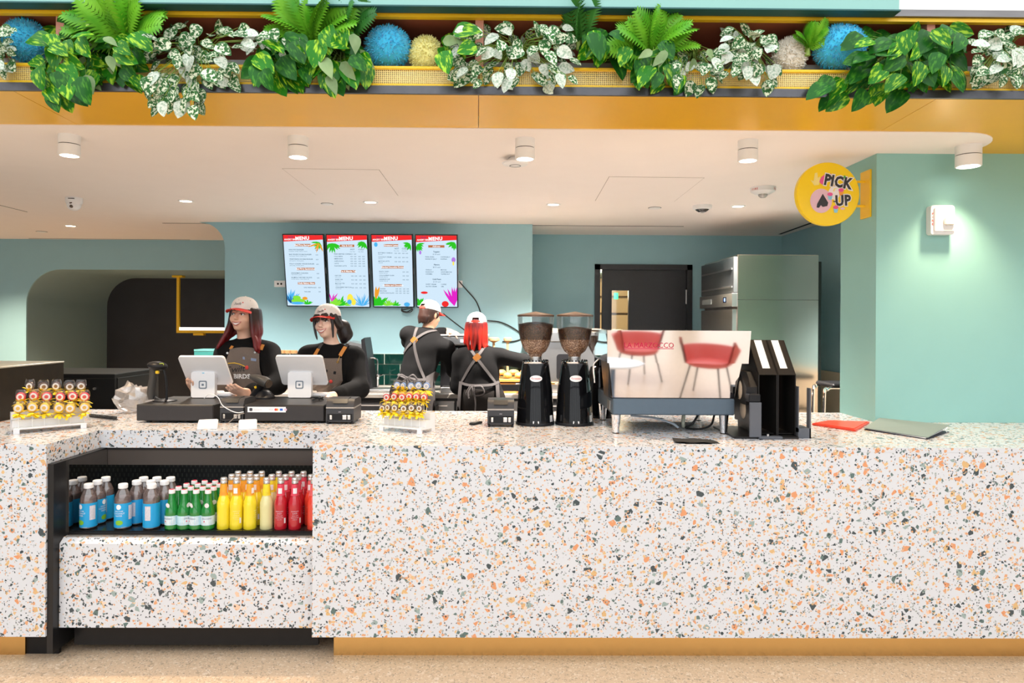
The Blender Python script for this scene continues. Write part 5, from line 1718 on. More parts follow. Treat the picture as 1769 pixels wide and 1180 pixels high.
# two lower lid bins turned towards the machine
for k, (dx, zc, hh) in enumerate(((-.075, .16, .09), (-.055, .06, .09))):
    m = MB(); m.prism([(0.03, zc), (.03, zc + hh), (.12, zc + hh + .07), (.26, zc + hh + .07), (.26, zc)], dx - .004 + k * .0, X(1313, YC, 650) - ox - .001, 'x'); m.build('lid_bin', DK, p)
    m = MB(); m.ell((dx - .004, .13, zc + hh * .75), (.008, .045, .05), 14, 8); m.build('lid_stack', M('lid_stack', (.55, .42, .30), .6), p)
m = MB(); m.box(X(1268, YC) - ox, X(1378, YC) - ox, -.02, .33, 0.0, .010); m.build('base_plate', DK, p)
m = MB(); m.cbox(X(1312, YC) - ox - .012, X(1348, YC) - ox + .002, -.035, .0, 0.0, .014, .003); m.build('base_tongue', M('caddy_grey', (.10, .105, .12), .35), p)
m = MB(); a = at(1301, 695, YC - .02); m.cbox(X(1292, YC) - ox, X(1312, YC) - ox, -.035, -.022, .01, Z(694, YC, 1300) - ZT, .002); m.build('flap', M('caddy_grey'), p)
m = MB(); m.cbox(X(1291, YC) - ox, X(1311, YC) - ox, -.03, .02, Z(694, YC, 1300) - ZT, Z(680, YC, 1300) - ZT, .004); m.build('clip', BLACKP, p)
b0, b1 = X(1380, YC) - ox, X(1402, YC) - ox
m = MB(); m.box(b0, b0 + .003, .0, .10, .03, Z(668, YC, 1390) - ZT); m.box(b1 - .007, b1, .0, .035, 0, Z(671, YC, 1400) - ZT); m.box(b0, b1, 0, .10, 0, .05); m.build('side_bracket', M('caddy_grey'), p)
m = MB(); m.cyl(((b0 + b1) / 2 - .19, -.02, .014), ((b0 + b1) / 2 - .19, -.02, .024), .006, n=8); m.build('bolt', STEEL, p)
# ------------------------------------------------------------------ back of house
# menu screens
SCW = glow('screen_white', (0.62, 0.78, 0.92), 0.62)
def sg_(n, c, s=0.62):
    return glow('screen_' + n, c, s)
S_RED, S_DK, S_GRN, S_GRN2, S_OR, S_BR, S_BLU, S_MAG, S_YEL, S_WH = (sg_('red', (.85, .03, .03)), sg_('text', (.05, .12, .18), .5), sg_('green', (.03, .55, .02)), sg_('lime', (.25, .75, .05)), sg_('orange', (.85, .35, .03)),
    sg_('brown', (.48, .17, .06)), sg_('blue', (.08, .45, .85)), sg_('magenta', (.75, .02, .55)), sg_('yellow', (.95, .80, .08)), sg_('bright', (1, 1, 1)))
S_PUR = sg_('violet', (.45, .20, .75)); S_NAV = sg_('navy', (.01, .05, .2))
YSC = YMENU - 0.03
scr = [((485, 404), (557, 405), (568, 530), (497, 529)), ((561, 405), (634, 404.5), (642, 532), (569, 531)), ((638, 405), (711, 404.5), (717, 531), (647, 531)), ((716, 405.5), (790, 405), (793, 532), (719, 531))]
slabels = ['menu screen with burger prices above the cashier with ponytail', 'menu screen of hot and cold coffee prices, second from the arch', 'menu screen with a drink list and green leaves, third from the arch', 'menu screen of add-ons, nearest the door']


def frond2(m, x, z, ang, ln, w, n=7):
    """flat printed leaf"""
    c, s = math.cos(ang), math.sin(ang)
    q = [(0, 0), (.35, .5), (.7, .42), (1, 0), (.7, -.42), (.35, -.5)]
    m.add([(x + a * ln * c - b * w * s, 0, z + a * ln * s + b * w * c) for a, b in q], [tuple(range(6))])


def screen(i, quad):
    W, H = 0.425, 0.735
    tl, tr, br, bl = quad
    dp = .155
    T = (at(*tl, YSC - dp) + at(*tr, YSC - dp)) / 2
    B = (at(*bl, YSC) + at(*br, YSC)) / 2
    c = (T + B) / 2
    uz = (T - B); H = uz.length; tilt = math.atan2(-uz.y, uz.z)
    W = (at(*tr, YSC - dp) - at(*tl, YSC - dp)).length * .995
    p = thing('menu_screen', slabels[i], 'screen', c, (tilt, 0, 0), group='menu screens')
    MB().cbox(-W / 2, W / 2, 0, .035, -H / 2, H / 2, .002).build('casing', M('screen_black', (.006, .006, .008), .3), p)
    e = .0095
    w, h = W - 2 * e, H - 2 * e
    MB().box(-w / 2, w / 2, -.001, 0, -h / 2, h / 2).build('display', SCW, p)
    MB().cbox(-.06, .06, .035, .10, -.12, .10, .004).build('wall_bracket', BLACKP, p)
    MB().cbox(W / 2, W / 2 + .003, .008, .02, -.03, .03, .001).build('side_button', M('print_grey'), p)
    L = {}
    def lay(key):
        return L.setdefault(key, MB())
    U = lambda u: -w / 2 + u * w
    V_ = lambda v: h / 2 - v * h
    # header band
    lay('header').add([(U(0), 0, V_(0)), (U(1), 0, V_(0)), (U(1), 0, V_(.060)), (U(0), 0, V_(.092))], [(0, 1, 2, 3)])
    lay('header_text').text('MENU', U(.48), V_(.046), .046, bold=.05, rot=.03)
    lay('logo_text').text('ANGRY BIRDS', U(.20), V_(.062), .022, bold=.03, rot=.02)
    lay('logo_script').text('Swift', U(.18), V_(.030), .028, shear=.3)
    def head(t, u, v, ww=.40):
        lay('heading_bar').add([(U(u - ww / 2), -.0002, V_(v - .016)), (U(u + ww / 2), -.0002, V_(v - .018)), (U(u + ww / 2), -.0002, V_(v + .016)), (U(u - ww / 2), -.0002, V_(v + .016))], [(0, 1, 2, 3)])
        lay('heading_text').text(t, U(u), V_(v), .0215, bold=.03)
    def line(t, u, v, sz=.0195, al='LEFT', b=.012):
        lay('item_text').text(t, U(u), V_(v), sz, align=al, bold=b)
    def sub(t, u, v):
        lay('small_text').text(t, U(u), V_(v), .0125, align='LEFT')
    def prices(us, v):
        for u in us:
            lay('small_text').text('4.50', U(u), V_(v), .014, align='RIGHT', bold=.01)
    if i == 0:
        head('Bad Piggy Burgers', .48, .14)
        for k, (t, d) in enumerate((('KING PIG\'S BURGER', 'beef patty, cheddar, lettuce, tomato'), ('BAD PIGGIE DOUBLE BURGER', 'two patties, cheese, pickles, sauce'), ('VEGETARIAN DOUBLE BURGER', 'plant patties, cheese, greens'), ('FULLY LOADED VEGGIE BURGER', 'plant patty, avocado, greens'))):
            line(t, .12, .205 + .066 * k, .0165); sub(d, .12, .228 + .066 * k); prices([.86], .21 + .066 * k)
        head('Bad Piggy Sandwiches', .52, .475, .46)
        for k, (t, d) in enumerate((('GRANDMA\'S CHICKEN', 'roast chicken, greens'), ('SALMON TARTARE ON RYE', 'smoked salmon, cream cheese, dill'))):
            line(t, .14, .535 + .062 * k, .0165); sub(d, .14, .557 + .062 * k); prices([.86], .54 + .062 * k)
        head('Daily Bakery Bites', .52, .68, .44)
        line('DAILY MUFFIN BOX', .45, .74, .014); line('TRAIL MIX', .45, .80, .014); prices([.88], .74); prices([.88], .80)
    elif i == 1:
        head('Hot & Cold', .50, .145, .36)
        line('HOT', .63, .195, .02, 'CENTER'); line('COLD', .85, .195, .02, 'CENTER')
        sub('12oz 16oz', .56, .225); sub('16oz 20oz', .77, .225)
        for k, t in enumerate(('FRESH BREWED COFFEE', 'COLD BREW', 'AMERICANO', 'CAPPUCCINO', 'LATTE', 'FLAVORED LATTE')):
            line(t, .16, .26 + .033 * k, .0150); prices([.63, .72] + ([.83, .93] if k else []), .26 + .033 * k)
        head('Tea & Matcha Tea', .50, .50, .36)
        for k, t in enumerate(('HOT TEA', 'SWEET TEA', 'MATCHA TEA', 'STRAWBERRY MATCHA')):
            line(t, .16, .56 + .055 * k, .0150); sub('iced or hot', .16, .58 + .055 * k); prices([.63, .72, .83, .93], .565 + .055 * k)
    elif i == 2:
        head('Signature Lattes', .48, .14, .36)
        line('HOT', .62, .185, .02, 'CENTER'); line('COLD', .82, .185, .02, 'CENTER'); sub('12oz 16oz', .54, .215); sub('16oz 20oz', .74, .215)
        for k, t in enumerate(('BUTTERFLY VANILLA', 'COCONUT CREAM', 'MATCHA LATTE')):
            line(t, .15, .245 + .058 * k, .0150); sub('seasonal', .15, .266 + .058 * k); prices([.62, .71, .81, .90], .25 + .058 * k)
        head('Blended Smoothie Drinks', .50, .445, .56)
        for k, t in enumerate(('FRUITY TWIST', 'COLA & BERRY SLUSH', 'RAINBOW CUP')):
            line(t, .16, .505 + .055 * k, .0150); sub('blended with ice', .16, .527 + .055 * k); prices([.81, .90], .51 + .055 * k)
        head('Cookies and Chocolate', .50, .70, .44)
        for k, t in enumerate(('COOKIE', 'BROWNIE', 'WHITE CHOCOLATE')):
            line(t, .16, .75 + .03 * k, .0150); prices([.62, .71, .81, .90], .75 + .03 * k)
    else:
        head('Add-ons', .50, .15, .40)
        for v, t, pr_, items in ((.225, 'Topping', '$1.00 each', ('PEARL BOBA', 'COFFEE JELLY', 'RAINBOW JELLY', 'POPPING')), (.405, 'Flavors', '$0.75 each', ('VANILLA', 'MOCHA', 'HAZELNUT', 'WHITE MOCHA', 'CARAMEL', 'TOFFEE NUT')), (.61, 'Cold Foam', '$1.00 each', ('SWEET CREAM', 'COFFEE', 'SALTED CREAM', 'UBE'))):
            line(t, .50, v, .019, 'CENTER', .03); lay('small_text').text(pr_, U(.50), V_(v + .035), .017)
            for k, it in enumerate(items):
                line(it, .22 if k % 2 == 0 else .60, v + .072 + .03 * (k // 2), .0155)
    rnd = random.Random(i * 5 + 1)
    def tuft(key, u, v, n, ln, a0=20, a1=160, wd=.12):
        for k in range(n):
            a = R(a0 + (a1 - a0) * (k + .5) / n + rnd.uniform(-8, 8))
            frond2(lay(key), U(u), V_(v), a, ln * rnd.uniform(.7, 1.1), ln * wd)
    def blob(key, u, v, ru, rv):
        m = lay(key); m.add([(U(u) + ru * math.cos(t), -.0001, V_(v) + rv * math.sin(t)) for t in [2 * PI * k / 16 for k in range(16)]], [tuple(range(16))])
    if i == 0:
        tuft('green_leaves', .92, .10, 8, .085, 180, 290, .2); tuft('orange_leaves', .90, .11, 4, .11, 190, 300, .14)
        tuft('blue_leaves', .07, .97, 9, .17, 45, 130, .10); tuft('navy_leaves', .10, .97, 5, .10, 30, 140, .1)
        blob('lime_shape', .28, .93, .068, .022); blob('lime_shape', .25, .885, .04, .02); blob('blue_bowl', .26, .965, .065, .014)
        blob('orange_shape', .46, .895, .026, .016); tuft('green_leaves', .52, .985, 8, .06, 10, 170, .2)
    elif i == 1:
        tuft('green_leaves', .13, .11, 9, .10, 190, 350, .2); tuft('green_leaves', .93, .09, 8, .085, 180, 290, .25)
        tuft('lime_leaves', .12, .985, 9, .09, 20, 160, .25); tuft('green_leaves', .25, .99, 9, .11, 20, 160, .2); tuft('magenta_leaves', .05, .93, 3, .10, 50, 110, .14)
        tuft('blue_leaves', .82, .99, 13, .14, 10, 170, .07); blob('yellow_shape', .52, .88, .03, .045); blob('yellow_shape', .60, .93, .025, .035); blob('blue_bowl', .50, .93, .022, .025); tuft('lime_leaves', .45, .99, 6, .05, 10, 170, .2)
    elif i == 2:
        tuft('green_leaves', .95, .11, 7, .075, 170, 290, .25); blob('pale_blue_shape', .10, .13, .018, .022)
        tuft('green_leaves', .12, .99, 12, .12, 15, 165, .22); tuft('lime_leaves', .38, .99, 9, .075, 10, 170, .22); tuft('green_leaves', .55, .99, 8, .06, 10, 170, .25); tuft('orange_leaves', .05, .90, 2, .14, 70, 100, .2)
        blob('pale_blue_shape', .84, .97, .03, .022)
    else:
        tuft('green_leaves', .03, .12, 7, .09, 250, 370, .2); tuft('green_leaves', .95, .09, 8, .085, 180, 290, .25)
        tuft('green_leaves', .06, .99, 8, .09, 20, 140, .25); tuft('magenta_leaves', .93, .99, 7, .22, 60, 130, .12); blob('violet_shape', .92, .335, .020, .026); blob('yellow_shape', .915, .385, .008, .022)
        blob('violet_shape', .10, .235, .011, .02); blob('red_shape', .70, .96, .035, .03); blob('red_shape', .18, .80, .035, .013)
    mats = {'header': S_RED, 'header_text': S_WH, 'logo_text': S_WH, 'logo_script': S_NAV, 'heading_bar': S_BR, 'heading_text': S_WH, 'item_text': S_DK, 'small_text': S_DK, 'green_leaves': S_GRN, 'lime_leaves': S_GRN2, 'orange_leaves': S_OR,
            'blue_leaves': S_BLU, 'navy_leaves': S_NAV, 'lime_shape': S_GRN2, 'blue_bowl': S_BLU, 'orange_shape': S_OR, 'magenta_leaves': S_MAG, 'yellow_shape': S_YEL, 'pale_blue_shape': S_BLU, 'violet_shape': S_PUR, 'red_shape': S_RED}
    for n_, (key, m) in enumerate(L.items()):
        off = -.0014 - (.0006 if 'text' in key or 'script' in key else 0) - (.0003 if 'bar' in key else 0) - .00004 * n_
        m.v = [(min(max(a, -w / 2), w / 2), b + off, min(max(c_, -h / 2), h / 2)) for a, b, c_ in m.v]
        o = m.build(key, mats[key], p, recalc=False, smooth=0)
        o['kind'] = 'stuff'


for i, q in enumerate(scr):
    screen(i, q)

# wall plates and cables on the menu wall
def plate(px0, px1, py0, py1, label, holes=True):
    a, b = at(px0, py1, YMENU), at(px1, py0, YMENU)
    p = thing('wall_socket', label, 'socket', (a.x, YMENU, a.z), group='wall sockets')
    w, h = b.x - a.x, b.z - a.z
    MB().cbox(0, w, -.008, -.0005, 0, h, .002).build('plate', WHITEP, p)
    if holes:
        for k in (.35, .65):
            MB().lathe([(0, .0095), (.010, .0095), (.010, .008)], 12, (w * k, 0, h / 2), Matrix.Rotation(PI / 2, 3, 'X')).build('hole', BLACKP, p)
plate(474, 493, 485, 496, 'white twin socket beside the burger menu screen')
plate(790, 799, 485, 497, 'white socket behind the add-ons menu screen', False)
yw = YMENU - .012
cable('wall_cable', [at(793, 486, yw), at(806, 501, yw), at(822, 520, yw), at(830, 540, yw), at(832, 556, yw - .1)], .006, CABLE, 'black cable hanging from the socket behind the add-ons screen')
cable('wall_cable', [at(766, 542, yw), at(785, 557, yw), at(805, 572, yw - .05), at(815, 580, yw - .2)], .006, CABLE, 'black cable sagging below the add-ons screen to the machine')
cable('wall_cable', [at(842, 554, yw), at(862, 556, yw), at(880, 563, yw), at(900, 576, yw), at(915, 590, yw)], .006, CABLE, 'black cable curving towards the coffee grinders')
cable('wall_cable', [at(868, 590, yw), at(890, 589, yw), at(915, 580, yw), at(935, 572, yw - .1)], .005, CABLE, 'lower black cable behind the grinder hoppers')
c = at(703, 534, YSC)
cable('cable_loop', [c + Vector((-.05, 0, .01)), c + Vector((-.05, -.01, -.02)), c + Vector((.0, -.02, -.035)), c + Vector((.05, -.01, -.02)), c + Vector((.05, 0, .01)), c + Vector((0, .005, 0)), c + Vector((-.05, .01, -.01)), c + Vector((.0, .0, -.028)), c + Vector((.05, .005, .0))], .005, CABLE, 'black cable loop hanging under the third menu screen')

# green tiles with pale grout: each tile a piece of its own
zt0 = 0.92; zt1 = Z(611, YMENU, 660)
tb = struct(MB().box(xm0 + .02, xm1, YMENU - .010, YMENU, zt0, zt1).build('wall_splashback', M('grout', (.60, .60, .55), .8)), 'dark green tiled splashback under the menu screens', 'splashback')
TG = M('green_tile', (.004, .034, .027), .08, coat=1.0, var=.6, nscale=4)
th, tw = .105, .315
tm = MB().cbox(0, tw - .006, 0, .008, 0, th - .006, .003).mesh('tile'); tm.materials.append(TG)
z = zt1 - th; r = 0
while z > zt0 - .05:
    x = xm0 + .03 - (tw / 2 if r % 2 else 0)
    while x < xm1 - .05:
        x0, x1 = max(x, xm0 + .02), min(x + tw, xm1)
        z0 = max(z, zt0)
        o = obj('tile', tm, tb, (x0 + .003, YMENU - .018, z0 + .003))
        o.scale = ((x1 - x0) / tw, 1, (z + th - z0) / th)
        x += tw
    z -= th; r += 1

# back counter
bc = thing('back_counter', 'dark back counter along the menu wall', 'counter', (0, 0, 0))
MB().box(xm0 + .02, 1.45, 3.05, YMENU - .02, .04, .885).build('cabinet', M('back_cabinet', (.025, .024, .025), .4), bc)
MB().cbox(xm0 + .02, 1.45, 3.02, YMENU - .02, .885, .92, .003).build('worktop', M('back_top', (.30, .27, .24), .3, var=.2), bc)
for k in range(7):
    xk = xm0 + .06 + k * .58
    d_ = MB().cbox(xk, xk + .56, 3.035, 3.05, .10, .86, .003).build('door', STEEL if k in (3, 4) else M('back_cabinet'), bc)
    MB().tube([(xk + .06, 3.035, .82), (xk + .06, 3.012, .82), (xk + .50, 3.012, .82), (xk + .50, 3.035, .82)], .006, 8).build('handle', STEEL, d_)

def onback(px, py, Yb=3.35):
    return X(px, Yb, py), Yb
# faucet
x_, y_ = onback(652, 650, 3.4)
p = thing('faucet', 'chrome gooseneck faucet in front of the green tiles', 'faucet', (x_, y_, .92))
MB().lathe([(.03, 0), (.03, .006), (.014, .012), (.012, .10), (.018, .11), (.018, .14), (.01, .15)], 18).build('body', CHROME, p)
MB().tube(bez([(0, 0, .14), (0, 0, .27), (-.02, -.01, .30), (-.06, -.02, .305), (-.085, -.03, .28), (-.088, -.03, .25)], 6), .008, 10).build('spout', CHROME, p)
MB().tube([(.01, 0, .13), (.06, -.02, .15)], .005, 8).build('lever', CHROME, p)
x_, _ = onback(665, 690, 3.3)
p = thing('sink_tray', 'small steel sink tray below the faucet', 'sink', (x_, 3.25, .92))
m = MB(); m.box(-.14, .14, -.15, .12, .0, .012); m.build('rim', STEEL, p)
MB().cbox(-.12, .12, -.13, .10, .012, .03, .004).build('drainer', STEEL, p)
# black sloped dispenser behind the ponytail
x_ = X(622, 3.3, 600)
p = thing('tea_dispenser', 'steel drink dispenser with black sloped lid behind the cashier with ponytail', 'dispenser', (x_, 3.4, .92))
zt_ = Z(585, 3.3, 620) - .92
m = MB(); m.prism([(-.18, 0), (-.18, zt_ * .7), (-.10, zt_ * .95), (.02, zt_ * .9), (.05, 0)], -.14, .14, 'y'); m.build('body', STEEL, p)
m = MB(); m.prism([(.02, zt_ * .98), (.05, zt_ * 1.02), (.13, .0), (.06, 0)], -.15, .15, 'y'); m.build('lid', BLACKP, p)
# jars with snacks left of the ponytail cashier
for k, px in enumerate((488, 498, 508)):
    x_ = X(px, 3.45, 608)
    p = thing('snack_jar', f'{["first", "second", "third"][k]} jar of brown snacks between the two cashiers', 'jar', (x_, 3.45, .92), group='snack jars')
    h_ = Z(605, 3.45, 500) - .92
    MB().lathe([(.03, 0), (.032, .004), (.032, h_ - .03), (.028, h_ - .025)], 16, cap=False).build('glass', thin('hopper_plastic'), p)
    MB().lathe([(0, .003), (.029, .004), (.029, h_ - .06), (0, h_ - .055)], 14).build('snacks', ramp_mat('snacks', 60, [(.2, (.55, .25, .10)), (.6, (.25, .09, .03))], .7, 'VORONOI'), p)
    MB().lathe([(.033, h_ - .03), (.033, h_ - .004), (.028, h_), (0, h_)], 16).build('lid', M('lid_wood', (.45, .24, .10), .5), p)
# teal box on the far left behind cashier one
x_ = X(352, 3.2, 608)
p = thing('teal_box', 'teal carton beside the first cashier on the back counter', 'carton', (x_, 3.3, .92))
hh = Z(603, 3.3, 350) - .92
MB().cbox(-.09, .14, -.1, .1, 0, hh - .02, .003).build('carton', M('teal_card', (.04, .22, .20), .5), p)
MB().cbox(-.092, .142, -.102, .102, hh - .02, hh, .003).build('lid', M('teal_card2', (.10, .30, .28), .5), p)

# automatic coffee machine in front of the two baristas
x_ = X(800, 3.25, 600)
p = thing('milk_machine', 'grey coffee machine between the two baristas', 'coffee machine', (x_, 3.36, .92))
zt_ = Z(578, 3.2, 800) - .92
MB().cbox(-.22, .22, -.02, .20, 0, zt_ - .10, .006).build('back_body', BLACKP, p)
MB().cbox(-.23, .23, -.20, .22, zt_ - .10, zt_ - .012, .012).build('hood', M('machine_grey', (.16, .17, .18), .3, .4), p)
MB().cbox(-.235, .235, -.205, .225, zt_ - .012, zt_, .004).build('top_tray', WHITEP, p)
MB().cbox(-.02, .03, -.204, -.199, zt_ - .07, zt_ - .045, .001).build('display', glow('led_white', (.7, .85, 1), 2.0), p)
MB().cbox(-.20, .20, -.20, .02, 0, .05, .004).build('drip_tray', STEEL, p)
MB().cbox(-.12, -.05, -.12, .0, .05, zt_ - .12, .006).build('spout_block', STEEL, p)
MB().cbox(.05, .13, -.12, .0, .10, zt_ - .12, .006).build('water_tank', M('tank_blue', (.18, .35, .55), .1, coat=1), p)
# toaster oven with wooden tray of pastries beyond
x_ = X(882, 3.25, 660)
p = thing('pastry_shelf', 'orange wooden shelf unit beside the red-haired barista', 'shelf', (x_, 3.3, .92))
WO = ramp_mat('orange_wood', 6, [(.3, (.55, .24, .05)), (.7, (.72, .36, .09))], .45, aniso=(1, 1, 12))
zA, zB, zC = Z(688, 3.2, 880) - .92 , Z(661, 3.2, 880) - .92, Z(655, 3.2, 880) - .92
zA = max(zA, .0)
MB().cbox(-.19, .19, -.14, .14, .0, zB, .004).build('box', WO, p)
MB().cbox(-.15, .15, -.142, -.14, .02, .08, .001).build('opening', BLACKM, p)
MB().cbox(-.20, .20, -.15, .15, zB + .01, zB + .035, .003).build('tray', WO, p)
rnd = random.Random(3)
for k in range(6):
    o = MB().ell((0, 0, 0), (.055, .04, .028), 12, 7, mat=Matrix.Rotation(rnd.uniform(0, 3), 3, 'Z')).build('pastry', ramp_mat('pastry', 25, [(.3, (.75, .45, .15)), (.7, (.48, .22, .06))], .6), None, (x_ - .14 + .056 * k, 3.28 + rnd.uniform(-.05, .05), .92 + zB + .065 + .022 * (k % 2)))
    tag(o, f'golden pastry on the orange shelf, {ORD[k]} from the red-haired barista', 'pastry', 'pastries on the orange shelf')
# steel equipment behind the grinders
x_ = X(960, 3.3, 640)
p = thing('dish_machine', 'steel machine with round-cornered black panel behind the grinders', 'kitchen machine', (x_, 3.38, .92))
zt_ = Z(568, 3.15, 960) - .92
MB().cbox(-.26, .42, -.18, .22, 0, zt_ - .12, .006).build('body', STEEL, p)
MB().cbox(-.28, .44, -.22, .24, zt_ - .12, zt_ - .03, .006).build('top', M('machine_grey'), p)
MB().cbox(-.27, .43, -.21, .23, zt_ - .03, zt_, .004).build('rim', M('cream_rim', (.6, .5, .35), .4), p)
MB().prism(rrect(.0, .22, .12, .36, .03), -.184, -.18, 'y').build('panel', BLACKP, p)
m = MB()
MB().cbox(-.26, .42, -.20, -.18, .08, .10, .003).build('ledge', BRASS, p)
# wooden cup and lid on top shelf above red-haired barista's arm
x_ = X(877, 3.3, 590)
for k, (px, w_) in enumerate(((853, .055), (877, .04))):
    x_ = X(px, 3.5, 590)
    p = thing('wooden_tamper', ['flat wooden lid behind the red-haired barista', 'wooden knob-shaped tamper behind the red-haired barista'][k], 'kitchen tool', (x_, 3.5, .92))
    h_ = Z(583, 3.5, 870) - .92
    MB().lathe([(.05, 0), (.05, .01), (.012, .02), (.012, h_ - .05)], 16).build('post', M('wood_tan', (.62, .42, .22), .5), p)
    MB().lathe([(.012, h_ - .05), (w_, h_ - .03), (w_, h_ - .01), (w_ * .8, h_)], 18).build('head', M('wood_tan'), p)

# door with narrow window
dr = thing('door_1', 'charcoal door with a narrow glazed slot', 'door', (0, 0, 0)); dr['kind'] = 'structure'
DM = M('door_paint', (.035, .037, .042), .4, var=.08)
fw = .06
MB().box(xd0, xd0 + fw, YDOOR - .02, YDOOR + .12, 0, zd).build('frame_jamb', DM, dr)
MB().box(xd1 - fw, xd1, YDOOR - .02, YDOOR + .12, 0, zd).build('frame_jamb', DM, dr)
MB().box(xd0, xd1, YDOOR - .02, YDOOR + .12, zd - fw, zd).build('frame_head', DM, dr)
w0, w1, wt = X(1056, YDOOR + .03), X(1085, YDOOR + .03), Z(502, YDOOR + .03, 1070)
wb = wt - .85
l0, l1, lt = xd0 + fw + .025, xd1 - fw - .004, zd - fw - .0005
m = MB(); y0, y1 = YDOOR + .01, YDOOR + .055
m.box(l0, w0, y0, y1, .01, lt); m.box(w1, l1, y0, y1, .01, lt); m.box(w0, w1, y0, y1, wt, lt); m.box(w0, w1, y0, y1, .01, wb); m.build('leaf', DM, dr)
for a_, b_, c_, d_ in ((w0 - .02, w0, wb - .02, wt + .02), (w1, w1 + .02, wb - .02, wt + .02), (w0, w1, wt, wt + .02), (w0, w1, wb - .02, wb)):
    MB().box(a_, b_, y0 - .008, y0, c_, d_).build('window_bead', DM, dr)
MB().box(w0, w1, y0 + .02, y0 + .024, wb, wt).build('pane', thin('pane_glass', (.95, .96, .95), .05), dr)
for z_ in (lt - .30, 1.0, .3):
    MB().cyl((l1 + .002, y0 - .012, z_ - .08), (l1 + .002, y0 - .012, z_ + .08), .012, n=10).build('hinge', STEEL, dr)
MB().tube([(l0 + .06, y0, 1.0), (l0 + .06, y0 - .05, 1.0), (l0 + .16, y0 - .05, 1.0)], .01, 8).build('handle', STEEL, dr)
# corridor behind the door
o = MB().box(0.3, 2.0, 6.4, 6.5, 0, ZCEIL).build('wall_corridor_end', M('corridor_paint', (.75, .62, .45), .7)); struct(o, 'cream corridor wall seen through the door slot', 'wall')
o = MB().box(0.42, 0.5, YDOOR + .12, 6.98, 0, za - .005).build('wall_corridor', M('corridor_paint')); struct(o, 'unseen cream partition added to hold corridor light out of the arch passage', 'wall')  # unseen partition, added to stop lamp light leaking into the arch passage
for k in range(4):
    zk = 1.25 + k * .23
    o = MB().cbox(.9, 1.75, 6.2, 6.395, zk, zk + .2, .004).build('storage_box', M('carton', (.70, .54, .34), .7)); 
    tag(o, f'{["lowest", "second", "third", "topmost"][k]} brown carton seen through the door slot', 'carton', 'cartons in the corridor')
o = MB().cbox(X(1060, 5.6), X(1060, 5.6) + .05, 5.55, 5.6, Z(516, 5.6), Z(505, 5.6), .004).build('exit_light', glow('green_led', (.05, .9, .25), 2.0)); tag(o, 'small green light glimpsed through the door slot', 'light')
l = bpy.data.lights.new('corridor_lamp', 'POINT'); l.energy = 20; l.color = (1.0, 0.8, 0.55); l.shadow_soft_size = .2
lo = bpy.data.objects.new('corridor_lamp', l); COL.objects.link(lo); lo.location = (1.25, 5.1, 2.05)

# tall steel refrigerator, its door faces the menu wall side
YR = 2.88
xa0, xa1 = X(1268, YR), X(1414, YR)
zt_ = Z(440, YR, 1340)
p = thing('steel_refrigerator', 'tall stainless refrigerator beside the door', 'refrigerator', (xa0, YR, 0))
wd, dp = xa1 - xa0, 1.0
MB().cbox(.03, wd, 0, dp, .12, zt_, .004).build('cabinet', M('fridge_steel', (.70, .60, .52), .16, 1.0, var=.10, nscale=2.5), p)
MB().box(.029, wd + .001, -.0015, .0, zt_ - .40, zt_ - .397).build('panel_seam', BLACKM, p)
MB().cbox(-.01, .03, .02, dp - .02, .16, zt_ - .48, .004).build('door', STEEL, p)
dd = MB().cbox(-.02, .03, .0, dp, zt_ - .46, zt_ - .34, .003).build('control_strip', STEEL, p)
MB().box(-.022, -.02, .15, .24, zt_ - .42, zt_ - .37).build('display', M('display_dark', (.02, .02, .03), .2), dd)
MB().box(-.023, -.022, .18, .205, zt_ - .41, zt_ - .38).build('digit', glow('led_blue', (.2, .4, 1.0), 3.0), dd)
MB().box(-.022, -.02, .6, .9, zt_ - .425, zt_ - .375).build('badge', M('badge_grey', (.30, .33, .33), .4), dd)
MB().cbox(-.005, .03, .0, dp, zt_ - .335, zt_ - .02, .003).build('top_grille', M('grille_steel', (.30, .32, .33), .3, .9), p)
for k in range(2):
    MB().box(-.012, -.004, .04, dp - .04, zt_ - .13 - k * .16, zt_ - .115 - k * .16).build('grille_bar', STEEL, p)
for sx in (.08, wd - .06):
    for sy in (.08, dp - .08):
        MB().cyl((sx, sy, 0), (sx, sy, .12), .025, n=12).build('foot', BLACKP, p)
MB().cbox(-.02, .0, .02, .06, .6, 1.3, .004).build('handle', STEEL, p)
# dark gap panel and folding stool right of it
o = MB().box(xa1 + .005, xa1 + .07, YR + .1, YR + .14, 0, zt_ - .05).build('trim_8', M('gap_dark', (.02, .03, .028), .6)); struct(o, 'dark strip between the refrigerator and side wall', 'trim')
YT = 2.3
p = thing('folding_stool', 'chrome-framed folding stool behind the pillar corner', 'stool', (X(1440, YT, 690), YT, 0))
zb_ = Z(670, YT, 1440)
MB().tube(bez([(-.075, 0, 0), (-.075, 0, zb_ - .1), (-.05, 0, zb_ - .02), (.0, 0, zb_), (.25, 0, zb_)], 6), .012, 8).build('frame', CHROME, p)
MB().tube(bez([(-.05, .25, 0), (-.05, .25, zb_ - .1), (-.03, .25, zb_ - .02), (.02, .25, zb_), (.25, .25, zb_)], 6), .012, 8).build('frame', CHROME, p)
MB().cbox(-.02, .25, -.03, .28, zb_, zb_ + .035, .012).build('seat', BLACKP, p)
MB().cbox(-.08, .25, .0, .25, zb_ - .30, zb_ - .27, .004).build('rung', BLACKM, p)

